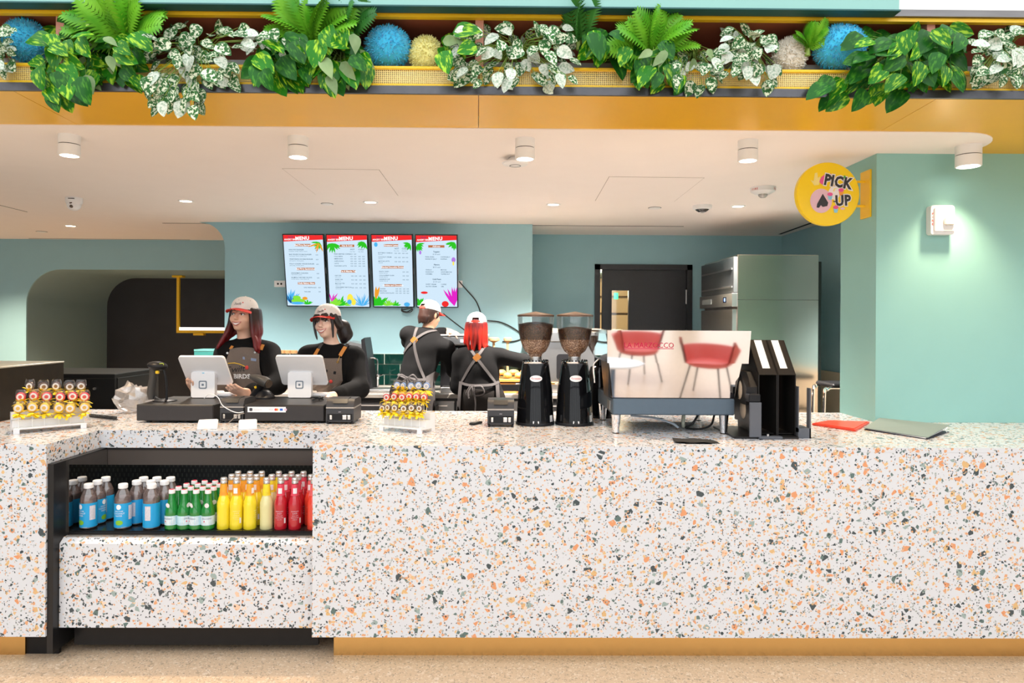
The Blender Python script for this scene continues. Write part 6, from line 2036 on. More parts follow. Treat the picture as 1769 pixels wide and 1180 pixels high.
# yellow hanging frame with a linear lamp in the arch passage
YP_ = 6.3
p = thing('hanging_light_frame', 'yellow hanging frame with linear lamp inside the arch', 'pendant lamp', (0, YP_, 0))
a = at(308, 560, YP_); zlo = Z(573, YP_, 320)
xr_ = a.x + 1.6
MB().box(a.x - .018, a.x + .018, -.018, .018, zlo - .018, za).build('post', YELP, p)
MB().box(a.x + .018, xr_, -.018, .018, zlo - .018, zlo + .018).build('rail', YELP, p)
MB().box(xr_, xr_ + .036, -.018, .018, zlo - .018, za).build('post', YELP, p)
MB().cbox(a.x - .07, a.x + .07, -.05, .05, za - .03, za - .001, .004).build('ceiling_plate', YELP, p)
MB().box(a.x + .02, xr_, -.012, .012, zlo + .019, zlo + .060).build('lamp_tube', glow('tube_glow', (1.0, .92, .88), 1.1), p)
MB().cbox(a.x + .22, a.x + .36, -.04, .04, zlo - .05, zlo - .018, .004).build('clamp', YELP, p)
# ------------------------------------------------------------------ people: one continuous body surface each, clothes and hair as parts
def cap_(a, b, ra, rb=None, k=0.02):
    return ('c', np.array(a, float), np.array(b, float), ra, ra if rb is None else rb, k, 1)


def ell_(c, r, Rm=None, k=0.02, sign=1):
    return ('e', np.array(c, float), np.array(r, float), np.eye(3) if Rm is None else np.array(Rm, float), 0, k, sign)


def sd1(P, pr):
    if pr[0] == 'c':
        a, b, ra, rb = pr[1:5]
        pa, ba = P - a, b - a
        h = np.clip(pa @ ba / max(ba @ ba, 1e-12), 0, 1)
        return np.linalg.norm(pa - h[..., None] * ba, axis=-1) - (ra + (rb - ra) * h)
    c, r, Rm = pr[1:4]
    q = (P - c) @ Rm
    k0 = np.linalg.norm(q / r, axis=-1)
    k1 = np.linalg.norm(q / (r * r), axis=-1)
    return k0 * (k0 - 1) / np.maximum(k1, 1e-9)


def join(f, d, k, sign):
    if sign > 0:
        h = np.maximum(k - np.abs(f - d), 0) / k
        return np.minimum(f, d) - h * h * k * .25
    h = np.maximum(k - np.abs(f + d), 0) / k
    return np.maximum(f, -d) + h * h * k * .25


def sdf(P, prims, infl=0.0):
    f = np.full(P.shape[:-1], 9.0)
    for pr in prims:
        f = join(f, sd1(P, pr), pr[5], pr[6])
    return f - infl


def pbox(pr):
    if pr[0] == 'c':
        r = max(pr[3], pr[4])
        return np.minimum(pr[1], pr[2]) - r, np.maximum(pr[1], pr[2]) + r
    e = np.sqrt(((pr[3] * pr[2]) ** 2).sum(1))
    return pr[1] - e, pr[1] + e


def grow(name, prims, h, mat, parent, infl=0.0, fold=None, keep=None, smooth_it=1):
    bs = [pbox(p) for p in prims if p[6] > 0]
    lo = np.min([b[0] for b in bs], 0) - infl - 3 * h
    hi = np.max([b[1] for b in bs], 0) + infl + 3 * h
    n = np.ceil((hi - lo) / h).astype(int) + 1
    F = np.full(n, 0.2, np.float32)
    ax = [lo[i] + h * np.arange(n[i]) for i in range(3)]
    for pr in prims:
        a, b = pbox(pr)
        mg = infl + pr[5] + 2.5 * h
        i0 = np.clip(np.floor((a - mg - lo) / h).astype(int), 0, n - 1)
        i1 = np.clip(np.ceil((b + mg - lo) / h).astype(int) + 1, 1, n)
        sl = tuple(slice(i0[i], i1[i]) for i in range(3))
        G = np.stack(np.meshgrid(*[ax[i][sl[i]] for i in range(3)], indexing='ij'), -1)
        F[sl] = join(F[sl], sd1(G, pr), pr[5], pr[6])
    if fold is not None:
        near = np.abs(F - infl) < 4 * h
        ii = np.argwhere(near)
        P = lo + ii * h
        F[near] += fold(P).astype(np.float32)
    F -= infl
    s = F < 0
    m8 = np.zeros(n - 1, np.int8)
    for dx in (0, 1):
        for dy in (0, 1):
            for dz in (0, 1):
                m8 += s[dx:n[0] - 1 + dx, dy:n[1] - 1 + dy, dz:n[2] - 1 + dz]
    mask = (m8 > 0) & (m8 < 8)
    ci = np.argwhere(mask)
    idx = np.full(n - 1, -1, np.int64)
    idx[mask] = np.arange(len(ci))
    acc = np.zeros((len(ci), 3)); cnt = np.zeros(len(ci))
    for axis in range(3):
        o = [k for k in range(3) if k != axis]
        for u in (0, 1):
            for v in (0, 1):
                A = np.zeros(3, int); A[o[0]] = u; A[o[1]] = v
                B = A.copy(); B[axis] = 1
                fa = F[tuple((ci + A).T)]; fb = F[tuple((ci + B).T)]
                cr = (fa < 0) != (fb < 0)
                t = np.where(cr, fa / np.where(fa == fb, 1, fa - fb), 0)
                p = A + t[:, None] * (B - A)
                acc += np.where(cr[:, None], p, 0); cnt += cr
    V = lo + (ci + acc / np.maximum(cnt, 1)[:, None]) * h
    quads = []
    for axis in range(3):
        o = [(axis + 1) % 3, (axis + 2) % 3]
        a = [slice(None)] * 3; b = [slice(None)] * 3
        a[axis] = slice(0, -1); b[axis] = slice(1, None)
        cr = s[tuple(a)] != s[tuple(b)]
        e = np.argwhere(cr)
        e = e[(e[:, o[0]] > 0) & (e[:, o[1]] > 0) & (e[:, o[0]] < n[o[0]] - 1) & (e[:, o[1]] < n[o[1]] - 1)]
        q = []
        for du, dv in ((-1, -1), (0, -1), (0, 0), (-1, 0)):
            c = e.copy(); c[:, o[0]] += du; c[:, o[1]] += dv
            q.append(idx[tuple(c.T)])
        q = np.stack(q, 1)
        fl = s[tuple(e.T)]
        q[~fl] = q[~fl][:, ::-1]
        quads.append(q)
    Q = np.concatenate(quads)
    Q = Q[(Q >= 0).all(1)]
    for _ in range(smooth_it):
        sm = np.zeros_like(V); c2 = np.zeros(len(V))
        for k in range(4):
            i, j = Q[:, k], Q[:, (k + 1) % 4]
            np.add.at(sm, i, V[j]); np.add.at(c2, i, 1)
            np.add.at(sm, j, V[i]); np.add.at(c2, j, 1)
        V = V * .5 + .5 * sm / np.maximum(c2, 1)[:, None]
    if keep is not None:
        kv = keep(V)
        Q = Q[kv[Q].all(1)]
        used = np.unique(Q); mp = np.full(len(V), -1); mp[used] = np.arange(len(used))
        V = V[used]; Q = mp[Q]
    me = bpy.data.meshes.new(name)
    me.vertices.add(len(V)); me.vertices.foreach_set('co', V.astype(np.float32).ravel())
    me.loops.add(Q.size); me.loops.foreach_set('vertex_index', Q.astype(np.int32).ravel())
    me.polygons.add(len(Q)); me.polygons.foreach_set('loop_start', np.arange(0, Q.size, 4, dtype=np.int32))
    me.update(calc_edges=True); me.validate()
    me.polygons.foreach_set('use_smooth', [True] * len(me.polygons))
    me.materials.append(mat)
    return obj(name, me, parent)


def trace(prims, P, d, infl=0.0, steps=40):
    """march points P along d onto the surface"""
    P = np.array(P, float).copy(); d = np.array(d, float)
    for _ in range(steps):
        f = sdf(P, prims, infl)
        P += np.clip(f, -.02, .05)[..., None] * d * .9
    return P


def grad(prims, P):
    e = 1e-3
    g = np.stack([sdf(P + e * np.eye(3)[i], prims) - sdf(P - e * np.eye(3)[i], prims) for i in range(3)], -1)
    return g / np.maximum(np.linalg.norm(g, axis=-1, keepdims=True), 1e-9)


def sheet(name, prims, fn, nu, nv, d, infl, mat, parent, th=.004, start=.5):
    """cloth laid on the body: fn(u, v) -> (x, z); points fall along d onto the clothes"""
    P = np.array([[list(fn(i / nu, j / nv)) for i in range(nu + 1)] for j in range(nv + 1)], float)
    S = np.stack([P[..., 0], np.zeros(P.shape[:2]), P[..., 1]], -1)
    dd = np.array(d, float)
    S = S - dd * start
    T = trace(prims, S, dd, infl)
    T[..., 1] = np.where(np.abs(T[..., 1]) > .6, np.sign(-dd[1]) * .1, T[..., 1])
    v = [tuple(q) for row in T for q in row]
    f = [(j * (nu + 1) + i, j * (nu + 1) + i + 1, (j + 1) * (nu + 1) + i + 1, (j + 1) * (nu + 1) + i) for j in range(nv) for i in range(nu)]
    nb = len(v)
    v2 = [tuple(np.array(q) - dd * th) for q in v]
    m = MB(); m.v = v + v2; m.f = f + [tuple(nb + i for i in reversed(q)) for q in f]
    def rim(a, b):
        m.f.append((a, b, nb + b, nb + a))
    for i in range(nu):
        rim(i, i + 1); rim(nv * (nu + 1) + i, nv * (nu + 1) + i + 1)
    for j in range(nv):
        rim(j * (nu + 1), (j + 1) * (nu + 1)); rim(j * (nu + 1) + nu, (j + 1) * (nu + 1) + nu)
    m.m = [0] * len(m.f)
    return m.build(name, mat, parent, smooth=50)


def strap(name, prims, pts, w, mat, parent, d, infl=.004, n=18, start=.5):
    """ribbon over the body through (x, z) points"""
    C = bez([(a, 0, b) for a, b in pts], max(3, n // max(1, len(pts) - 1)))
    P = np.array([[c.x, 0, c.z] for c in C])
    dd = np.array(d, float)
    T = trace(prims, P - dd * start, dd, infl)
    T = T[np.abs(T[:, 1]) < .42]
    G = grad(prims, T)
    m = MB(); L = len(T)
    tan = np.gradient(T, axis=0); tan /= np.maximum(np.linalg.norm(tan, axis=1, keepdims=True), 1e-9)
    sd = np.cross(tan, G); sd /= np.maximum(np.linalg.norm(sd, axis=1, keepdims=True), 1e-9)
    for i in range(L):
        for s, o in ((-1, 0), (1, 0), (1, .003), (-1, .003)):
            m.v.append(tuple(T[i] + sd[i] * s * w / 2 + G[i] * o))
    for i in range(L - 1):
        for k in range(4):
            a, b = i * 4 + k, i * 4 + (k + 1) % 4
            m.f.append((a, b, b + 4, a + 4))
    m.f += [(0, 1, 2, 3), tuple((L - 1) * 4 + k for k in range(4))]
    m.m = [0] * len(m.f)
    return m.build(name, mat, parent)


def hand_prims(w, d, n, side, curl=(.35, .8), sc=1.0, spread=.08, thumb=(.55, .75, .25)):
    w, d, n = Vector(w), Vector(d).normalized(), Vector(n)
    n = (n - d * n.dot(d)).normalized(); s = d.cross(n) * side
    out = [ell_(w + d * .045 * sc, (.039 * sc, .015 * sc, .052 * sc), np.array([list(s), list(n), list(d)]).T, .012)]
    out.append(cap_(w - d * .02, w + d * .03 * sc, .025 * sc, .027 * sc, .015))
    for k, (o, ln) in enumerate(((.030, .068), (.011, .078), (-.009, .074), (-.028, .058))):
        b = w + d * .080 * sc + s * o * sc
        d1 = (d * math.cos(curl[0]) + n * math.sin(curl[0]) + s * o * spread * 40 * .1).normalized()
        m = b + d1 * ln * .52 * sc
        d2 = d * math.cos(curl[1]) + n * math.sin(curl[1])
        out += [cap_(b, m, .0095 * sc, .0086 * sc, .006), cap_(m, m + d2 * ln * .5 * sc, .0086 * sc, .0072 * sc, .005)]
    b = w + d * .022 * sc + s * .030 * sc
    t1 = (d * thumb[0] + s * thumb[1] + n * thumb[2]).normalized()
    m = b + t1 * .042 * sc
    t2 = (d * .85 + s * .25 + n * thumb[2]).normalized()
    out += [cap_(b, m, .013 * sc, .0105 * sc, .010), cap_(m, m + t2 * .032 * sc, .0105 * sc, .008 * sc, .006)]
    return out


def skin_mat(name, col):
    return M(name, col, .45, var=.05, nscale=18, sss=.08)


KNIT = M('black_sweater', (.006, .006, .0065), .9, spec=.2, var=.3, nscale=250, bump=.25)
KNITP = M('black_trousers', (.011, .009, .008), .85, spec=.2, var=.25, nscale=200, bump=.2)
APR = M('apron_grey', (.17, .135, .115), .85, var=.12, nscale=160, bump=.3)
APS = M('apron_strap', (.065, .058, .058), .8, var=.1, nscale=120)
LEA = M('tan_leather', (.62, .25, .05), .5, var=.12, nscale=60)
CAPW = M('cap_white_cloth', (.80, .77, .74), .8, var=.03, nscale=150, bump=.1)
CAPR = M('cap_red_cloth', (.72, .035, .02), .7, var=.05, nscale=150)
EYEW = M('eye_white', (.80, .78, .76), .2); IRIS = M('iris', (.03, .015, .01), .1, coat=1); LASH = M('lash', (.012, .008, .008), .6)
TEETH = M('teeth', (.86, .83, .78), .25)

HEADP = [((0, .014, .030), (.073, .092, .088), 0), ((0, -.022, -.040), (.056, .062, .062), .035), ((0, -.060, -.084), (.022, .021, .017), .03)]


def head_prims(T):
    """T: head frame (faces -Y) -> person space"""
    Rm = np.array(T.to_3x3())
    p = lambda *v: np.array(T @ Vector(v))
    E = lambda c, r, k=.012, s=1: ell_(p(*c), r, Rm, k, s)
    out = [E((0, .014, .030), (.073, .092, .088)), E((0, -.020, -.036), (.057, .064, .064), .04), E((0, -.062, -.083), (.024, .021, .017), .03)]
    for s in (-1, 1):
        out += [E((s * .036, -.056, -.026), (.026, .024, .024), .02), E((s * .074, .008, -.004), (.009, .018, .030), .008)]
        out.append(E((s * .031, -.104, .006), (.019, .016, .012), .012, -1))
    out += [cap_(p(0, -.084, .014), p(0, -.104, -.020), .0085, .0120, .012), E((-.010, -.094, -.025), (.008, .009, .007), .006), E((.010, -.094, -.025), (.008, .009, .007), .006)]
    out += [E((0, -.078, -.056), (.030, .018, .016), .015)]
    return out


def face(T, prims, body, skin, lip, browcol, smile=True, eye_open=.0078):
    """eyes, brows, lips and teeth laid on the head surface; sub-parts of the body"""
    inv = T.inverted()
    fw = np.array((T.to_3x3() @ Vector((0, 1, 0))))
    def on(x, z, off=0.0):
        P = np.array([T @ Vector((x, -.2, z))])
        q = trace(prims, P, fw, 0.0, 50)[0]
        return Vector(q) - Vector(fw) * off
    Rm = T.to_3x3()
    for s in (-1, 1):
        c = on(s * .031, .006)
        m = MB(); m.ell(c + Rm @ Vector((0, .003, 0)), (.0135, .008, eye_open), 14, 8, mat=Rm); m.build('eye', EYEW, body)
        m = MB(); m.ell(c + Rm @ Vector((-.002, -.0035, .0)), (.0058, .003, min(.0056, eye_open * .95)), 12, 8, mat=Rm); m.build('iris', IRIS, body)
        m = MB(); m.tube([on(s * .031 + a, .006 + eye_open * 1.05 * (1 - (a / .017) ** 2) + .0005, .002) for a in (-.017, -.010, -.003, .004, .011, .017)], [.0012, .002, .0022, .0022, .002, .0012], 6); m.build('lash_line', LASH, body)
        m = MB(); m.tube([on(s * (.014 + .036 * t), .026 + .008 * math.sin(PI * (.25 + .6 * t)), .001) for t in (0, .25, .5, .75, 1)], [.0022, .003, .003, .0025, .0012], 6); m.build('eyebrow', browcol, body)
    W = .033 if smile else .022
    zc = -.052
    ts = [-1 + 2 * i / 10 for i in range(11)]
    up = [on(W * t, zc + (.010 if smile else 0) * t * t + (.0015 if abs(t) < .3 else .0025 * (1 - abs(t))), .0015) for t in ts]
    lw = [on(W * t, zc - (.0150 if smile else .004) * (1 - t * t) + (.010 if smile else 0) * t * t - .001, .0015) for t in ts]
    if smile:
        m = MB(); m.v = [tuple(v) for v in up + lw]; m.f = [(i, i + 1, 12 + i, 11 + i) for i in range(10)]; m.m = [0] * 10
        m.build('teeth', TEETH, body, recalc=False)
    m = MB(); m.tube(up, [.0012 + .0022 * (1 - t * t) for t in ts], 7); m.build('upper_lip', lip, body)
    m = MB(); m.tube(lw, [.0012 + .0030 * (1 - t * t) for t in ts], 7); m.build('lower_lip', lip, body)


def cap_hat(T, parent, brim=True, back_open=None, script=True):
    """baseball cap in the head frame"""
    Rm = T.to_3x3()
    hat = MB()
    rx, ry, h0, z0 = .084, .103, .082, .052
    prof = [(math.cos(R(a)), math.sin(R(a))) for a in (0, 10, 22, 34, 46, 58, 70, 80, 88)]
    prof = [(1.0, -.12)] + prof
    n = 36
    for r, z in prof:
        for k in range(n):
            a = 2 * PI * k / n
            seam = 1 - .010 * max(0, math.cos(6 * a) - .9) * 10
            bulge = r ** .86
            hat.v.append(tuple(T @ Vector((rx * bulge * seam * math.cos(a), .012 + ry * bulge * seam * math.sin(a), z0 + h0 * z))))
    for i in range(len(prof) - 1):
        for k in range(n):
            if back_open and i < 3 and abs((2 * PI * (k + .5) / n) - PI / 2) < (.42, .40, .28)[i]:
                continue
            hat.f.append((i * n + k, i * n + (k + 1) % n, (i + 1) * n + (k + 1) % n, (i + 1) * n + k))
    hat.f.append(tuple((len(prof) - 1) * n + k for k in range(n)))
    hat.m = [0] * len(hat.f)
    c = hat.build('cap_crown', CAPW, parent)
    m = MB(); m.ell(T @ Vector((0, .012, z0 + h0 * 1.0)), (.007, .007, .004), 10, 6, mat=Rm); m.build('cap_button', CAPW, c)
    for k in range(6):
        a = PI / 6 + k * PI / 3
        m = MB(); m.ell(T @ Vector((rx * .80 * math.cos(a), .012 + ry * .80 * math.sin(a), z0 + h0 * .62)), (.003, .003, .003), 8, 5, mat=Rm); m.build('cap_eyelet', M('eyelet', (.35, .33, .32), .6), c)
    if brim:
        m = MB(); nu, nv = 18, 6
        for lay in (0, 1):
            for j in range(nv + 1):
                for i in range(nu + 1):
                    a = R(-90 - 66 + 132 * i / nu)
                    t = j / nv
                    ext = .072 * (math.cos((a + PI / 2) * 1.18)) ** .6 * t if abs((a + PI / 2) * 1.18) < PI / 2 else 0
                    x = (rx + .001) * math.cos(a) * (1 + .10 * t); y = .012 + (ry + .001) * math.sin(a) - ext
                    z = z0 - .004 - .012 * t - .018 * (abs(math.cos(a)) ** 2) * (1 + .3 * t) - lay * .003
                    m.v.append(tuple(T @ Vector((x, y, z))))
        q = (nu + 1) * (nv + 1)
        for j in range(nv):
            for i in range(nu):
                a = j * (nu + 1) + i
                m.f.append((a, a + 1, a + nu + 2, a + nu + 1)); m.f.append((q + a, q + a + nu + 1, q + a + nu + 2, q + a + 1))
        for i in range(nu):
            a = nv * (nu + 1) + i; m.f.append((a, a + 1, q + a + 1, q + a))
        m.m = [0] * len(m.f)
        m.build('cap_brim', CAPR, parent)
    if script:
        m = MB(); vs, fs = text_geo('Swift', .0, 'CENTER', .3)
        out = []
        for a, b in vs:
            ang = -PI / 2 + a * .026 / .085
            zz = .30 + b * .026 / h0
            rr = math.cos(math.asin(min(.95, zz))) ** .86
            out.append(tuple(T @ Vector((rx * rr * 1.02 * math.cos(ang), .012 + ry * rr * 1.02 * math.sin(ang), z0 + h0 * zz))))
        m.add(out, fs); m.build('cap_lettering', M('thread_black', (.03, .03, .03), .7), c, recalc=False, smooth=0)
        ang = -PI / 2 + .42; rr = math.cos(math.asin(.42)) ** .86
        m = MB(); m.ell(T @ Vector((rx * rr * 1.01 * math.cos(ang), .012 + ry * rr * 1.01 * math.sin(ang), z0 + h0 * .42)), (.005, .003, .004), 8, 5, mat=Rm); m.build('cap_emblem', CAPR, c)
    if back_open:
        m = MB(); pts = [T @ Vector(((rx + .002) * math.cos(a), .012 + (ry + .002) * math.sin(a), z0 - .004)) for a in [PI / 2 + t * .46 for t in (-1, -.66, -.33, 0, .33, .66, 1)]]
        for k, q in enumerate(pts):
            m.v += [tuple(q + Rm @ Vector((0, 0, -.009))), tuple(q + Rm @ Vector((0, 0, .009)))]
        m.f = [(2 * i, 2 * i + 2, 2 * i + 3, 2 * i + 1) for i in range(6)]; m.m = [0] * 6
        m.build('cap_strap', CAPR, c, recalc=False)


def headframe(c, yaw=0.0, pitch=0.0, roll=0.0):
    return Matrix.Translation(c) @ Matrix.Rotation(yaw, 4, 'Z') @ Matrix.Rotation(roll, 4, 'Y') @ Matrix.Rotation(pitch, 4, 'X')


def folds(seed, amp=.005):
    rs = np.random.RandomState(seed)
    W = rs.uniform(-1, 1, (5, 3)) * np.array([18, 14, 42]); ph = rs.uniform(0, 6, 5)
    def f(P):
        s = sum(np.sin(P @ W[i] + ph[i]) for i in range(5))
        return amp * np.clip(s / 2.2, -1, 1) * .6
    return f


class Fig:
    """joints in world space, kept relative to the person's base on the floor"""
    def __init__(s, label, base, **J):
        s.b = Vector((base[0], base[1], 0))
        s.p = thing('person', label, 'person', s.b)
        s.J = {k: (Vector(v) - s.b) for k, v in J.items()}

    def skeleton(s, hipw=.09, chest=(.150, .098, .18), waist=(.125, .092, .15), pelvis=(.160, .112, .13), yaw=0.0):
        J = s.J
        Ry = np.array(Matrix.Rotation(yaw, 3, 'Z'))
        up = (J['chest'] - J['hip']).normalized()
        # torso axes follow the lean
        xz = Vector((math.cos(yaw), math.sin(yaw), 0)); yv = up.cross(xz).normalized(); xv = yv.cross(up)
        Rt = np.array([list(xv), list(yv), list(up)]).T
        s.Rt = Rt
        mid = J['hip'].lerp(J['chest'], .5)
        s.torso = [ell_(J['chest'], chest, Rt, .05), ell_(mid, waist, Rt, .06), ell_(J['hip'], pelvis, Ry, .06),
                   cap_(J['shR'], J['shL'], .052, .052, .05)]
        s.trap = [cap_(J['neck'] - up * .03, J['shR'].lerp(J['neck'], .3), .05, .042, .04), cap_(J['neck'] - up * .03, J['shL'].lerp(J['neck'], .3), .05, .042, .04)]
        s.neckp = [cap_(J['neck'] - up * .03, J['headc'] + Vector((0, 0, -.04)), .048, .046, .03)]
        s.arms = []
        for q in 'RL':
            s.arms += [cap_(J['sh' + q], J['el' + q], .046, .037, .03), cap_(J['el' + q], J['wr' + q], .037, .024, .02)]
        s.sleeves = []
        for q in 'RL':
            e, w = J['el' + q], J['wr' + q]
            s.sleeves += [cap_(J['sh' + q], e, .060, .054, .045), cap_(e, e.lerp(w, .80), .054, .042, .03), cap_(e.lerp(w, .80), e.lerp(w, .90), .040, .036, .012)]
        legs, trs = [], []
        for q, sx in (('R', -1), ('L', 1)):
            hp = J['hip'] + Vector(Ry @ np.array([sx * hipw, 0, -.05])); kn = Vector((hp.x, hp.y * .5, .48)); an = Vector((kn.x, 0.0 * kn.y, .09))
            legs += [cap_(hp, kn, .078, .052, .04), cap_(kn, an, .050, .036, .03), cap_(an + Vector((0, 0, -.05)), an + Vector((0, -.12 if s.front else .12, -.055)), .034, .030, .03)]
            trs += [cap_(hp, kn, .090, .070, .05), cap_(kn, an, .068, .062, .03)]
        s.legs, s.trs = legs, trs + [ell_(J['hip'], tuple(v + .012 for v in pelvis), Ry, .06)]


def P_(px, py, Yy):
    return at(px, py, Yy)


def lock(prims, pts, r0, r1, k=.012, n=5):
    C = bez(pts, n)
    for i in range(len(C) - 1):
        t0, t1 = i / (len(C) - 1), (i + 1) / (len(C) - 1)
        prims.append(cap_(C[i], C[i + 1], r0 + (r1 - r0) * t0, r0 + (r1 - r0) * t1, k))


def hair_mat(name, stops, zlo, zhi, scale=120):
    """strands by stretched noise, dye by height along the hair"""
    m = bpy.data.materials.new(name); m.use_nodes = True
    nt = m.node_tree; N, L = nt.nodes, nt.links
    b = N['Principled BSDF']; b.inputs['Roughness'].default_value = .38
    tc = N.new('ShaderNodeTexCoord'); mp = N.new('ShaderNodeMapping'); mp.inputs['Scale'].default_value = (1, 1, .06)
    L.new(tc.outputs['Object'], mp.inputs[0])
    n = N.new('ShaderNodeTexNoise'); n.inputs['Scale'].default_value = scale; n.inputs['Detail'].default_value = 3
    L.new(mp.outputs[0], n.inputs['Vector'])
    sp = N.new('ShaderNodeSeparateXYZ'); L.new(tc.outputs['Object'], sp.inputs[0])
    mr = N.new('ShaderNodeMapRange'); mr.inputs[1].default_value = zlo; mr.inputs[2].default_value = zhi
    L.new(sp.outputs[2], mr.inputs[0])
    ad = N.new('ShaderNodeMath'); ad.operation = 'MULTIPLY_ADD'; ad.inputs[1].default_value = .5; ad.inputs[2].default_value = -.25
    L.new(n.outputs[0], ad.inputs[0])
    a2 = N.new('ShaderNodeMath'); a2.operation = 'ADD'; L.new(mr.outputs[0], a2.inputs[0]); L.new(ad.outputs[0], a2.inputs[1])
    cr = N.new('ShaderNodeValToRGB'); e = cr.color_ramp.elements
    e[0].position = stops[0][0]; e[0].color = (*stops[0][1], 1); e[1].position = stops[1][0]; e[1].color = (*stops[1][1], 1)
    for p_, c_ in stops[2:]:
        q = e.new(p_); q.color = (*c_, 1)
    L.new(a2.outputs[0], cr.inputs[0]); L.new(cr.outputs[0], b.inputs['Base Color'])
    bp = N.new('ShaderNodeBump'); bp.inputs['Strength'].default_value = .6; bp.inputs['Distance'].default_value = .003
    L.new(n.outputs[0], bp.inputs['Height']); L.new(bp.outputs[0], b.inputs['Normal'])
    return m


def dress(f, hands, T, skin, seed, h=.0065):
    """body, sweater and trousers"""
    f.head = head_prims(T)
    body = f.head + f.neckp + f.trap + f.torso + f.arms + f.legs + hands
    # shrink what is under the clothes so that it never shows through
    bd = grow('body', f.head + f.neckp + [p[:3] + (p[3] * .9, p[4] * .9) + p[5:] if p[0] == 'c' else ('e', p[1], p[2] * .94) + p[3:] for p in f.trap + f.torso] + f.arms + f.legs + hands, h, skin, f.p)
    up = Vector((0, 0, 1))
    nk = f.J['neck']
    f.cloth = f.torso + f.trap + f.sleeves
    grow('sweater', f.cloth, .0085, KNIT, f.p, .010, folds(seed))
    grow('trousers', f.trs, .012, KNITP, f.p, .006, folds(seed + 3, .004))
    f.cover = f.cloth + f.trs
    return bd


# ---- cashier with dark red hair
YA = 1.58
f1_ = Fig('smiling cashier with long red-tipped hair, white cap and grey apron behind the first till', (P_(428, 600, YA).x, YA),
          headc=P_(420.5, 546, YA - .03), neck=P_(424, 592, YA + .02), shR=P_(391, 609, YA + .01), shL=P_(465, 609, YA + .02), chest=P_(428, 628, YA + .0), hip=(P_(430, 700, YA).x, YA + .02, .98),
          elR=P_(371, 664, YA - .20), elL=P_(478, 664, YA - .18), wrR=P_(343, 684, YA - .50), wrL=P_(428, 679, YA - .44))
f1_.front = True
f1_.skeleton(chest=(.138, .098, .17), waist=(.118, .09, .15), pelvis=(.150, .110, .13))
J = f1_.J
TA = headframe(J['headc'], yaw=-.14, pitch=-.06, roll=.03)
hA = hand_prims(J['wrR'], P_(325, 662, YA - .60) - f1_.b - J['wrR'], (.5, 1, 0), -1, (.15, .35)) + hand_prims(J['wrL'], P_(396, 672, YA - .58) - f1_.b - J['wrL'], (0, 1, .5), 1, (.25, .55), thumb=(.5, .5, -.2))
SK1, SK2, SK3 = skin_mat('skin_warm', (.76, .46, .33)), skin_mat('skin_light', (.84, .57, .45)), skin_mat('skin_tan', (.66, .38, .25))
bA = dress(f1_, hA, TA, SK1, 11)
face(TA, f1_.head, bA, SK1, M('lip_rose', (.52, .16, .14), .35), LASH)
cap_hat(TA, f1_.p)
hp = []
tl = lambda *v: TA @ Vector(v)
hp.append(ell_(tl(0, .040, .025), (.078, .080, .085), np.array(TA.to_3x3()), .02))
rnd = random.Random(21)
for s, dx in ((-1, -.030), (1, .018)):
    for k in range(11):
        t = k / 10
        x0, y0 = .064 + .012 * math.sin(PI * t), -.030 + .120 * t
        ln = -.215 - .02 * math.sin(PI * t) + rnd.uniform(-.012, .012)
        wv = rnd.uniform(-.010, .010)
        lock(hp, [tl(s * x0, y0, .045), tl(s * (x0 + .012), y0 + .004, -.03), tl(s * (x0 + .018) + dx * .5 + wv, y0 * .8, -.11), tl(s * (x0 + .022) + dx * 1.1 - wv, y0 * .5 - .02, -.165), tl(s * (x0 + .024 + .012 * rnd.random()) + dx * 1.6, y0 * .4 - .035, ln)], .0165, .008, .007)
for k in range(7):
    a = -.9 + 1.8 * k / 6
    lock(hp, [tl(.06 * math.sin(a), .03 + .075 * math.cos(a), .0), tl(.07 * math.sin(a), .03 + .08 * math.cos(a), -.08), tl(.075 * math.sin(a), .03 + .075 * math.cos(a), -.18)], .026, .016, .01)
hp.append(ell_(tl(0, -.105, -.02), (.056, .075, .085), np.array(TA.to_3x3()), .012, -1))
HRED = hair_mat('hair_dark_red', [(.15, (.16, .008, .010)), (.45, (.12, .010, .012)), (.75, (.03, .012, .010)), (1.0, (.02, .010, .008))], J['headc'].z - .22, J['headc'].z + .04)
grow('hair', hp, .005, HRED, f1_.p)


def xz_of(f, px, py, Yy):
    v = at(px, py, Yy) - f.b
    return (v.x, v.z)


YFA = YA - .11
A_ = lambda px, py: xz_of(f1_, px, py, YFA)
def bibA(u, v):
    if v < .5:
        t = v / .5
        l, r = 386 - 3 * t + 9 * (1 - t), 446 + 5 * t - 1 * (1 - t)
        y = 603 + 75 * t - 3 * math.sin(PI * u) * (1 - t)
    else:
        t = (v - .5) / .5
        l, r = 383 - 8 * t, 451 + 30 * t
        y = 678 + 130 * t
    return A_(l + (r - l) * u, y)
ap1 = sheet('apron', f1_.cover, bibA, 14, 20, (0, 1, 0), .016, APR, f1_.p)
strap('apron_strap', f1_.cover, [A_(395, 604), A_(398, 598)], .022, LEA, f1_.p, (0, 1, 0), .013, 6)
strap('apron_strap', f1_.cover, [A_(447, 605), A_(449, 596)], .022, LEA, f1_.p, (0, 1, 0), .013, 6)
for px, py in ((392, 610), (439, 609)):
    q = trace(f1_.cover, np.array([[A_(px, py)[0], -.5, A_(px, py)[1]]]), (0, 1, 0), .021)[0]
    MB().lathe([(.003, .003), (.007, .003), (.008, 0)], 14, q, Matrix.Rotation(PI / 2, 3, 'X')).build('grommet', STEEL, ap1)
def onap(px, py, infl=.0215):
    a = A_(px, py)
    return trace(f1_.cover, np.array([[a[0], -.5, a[1]]]), (0, 1, 0), infl)[0]
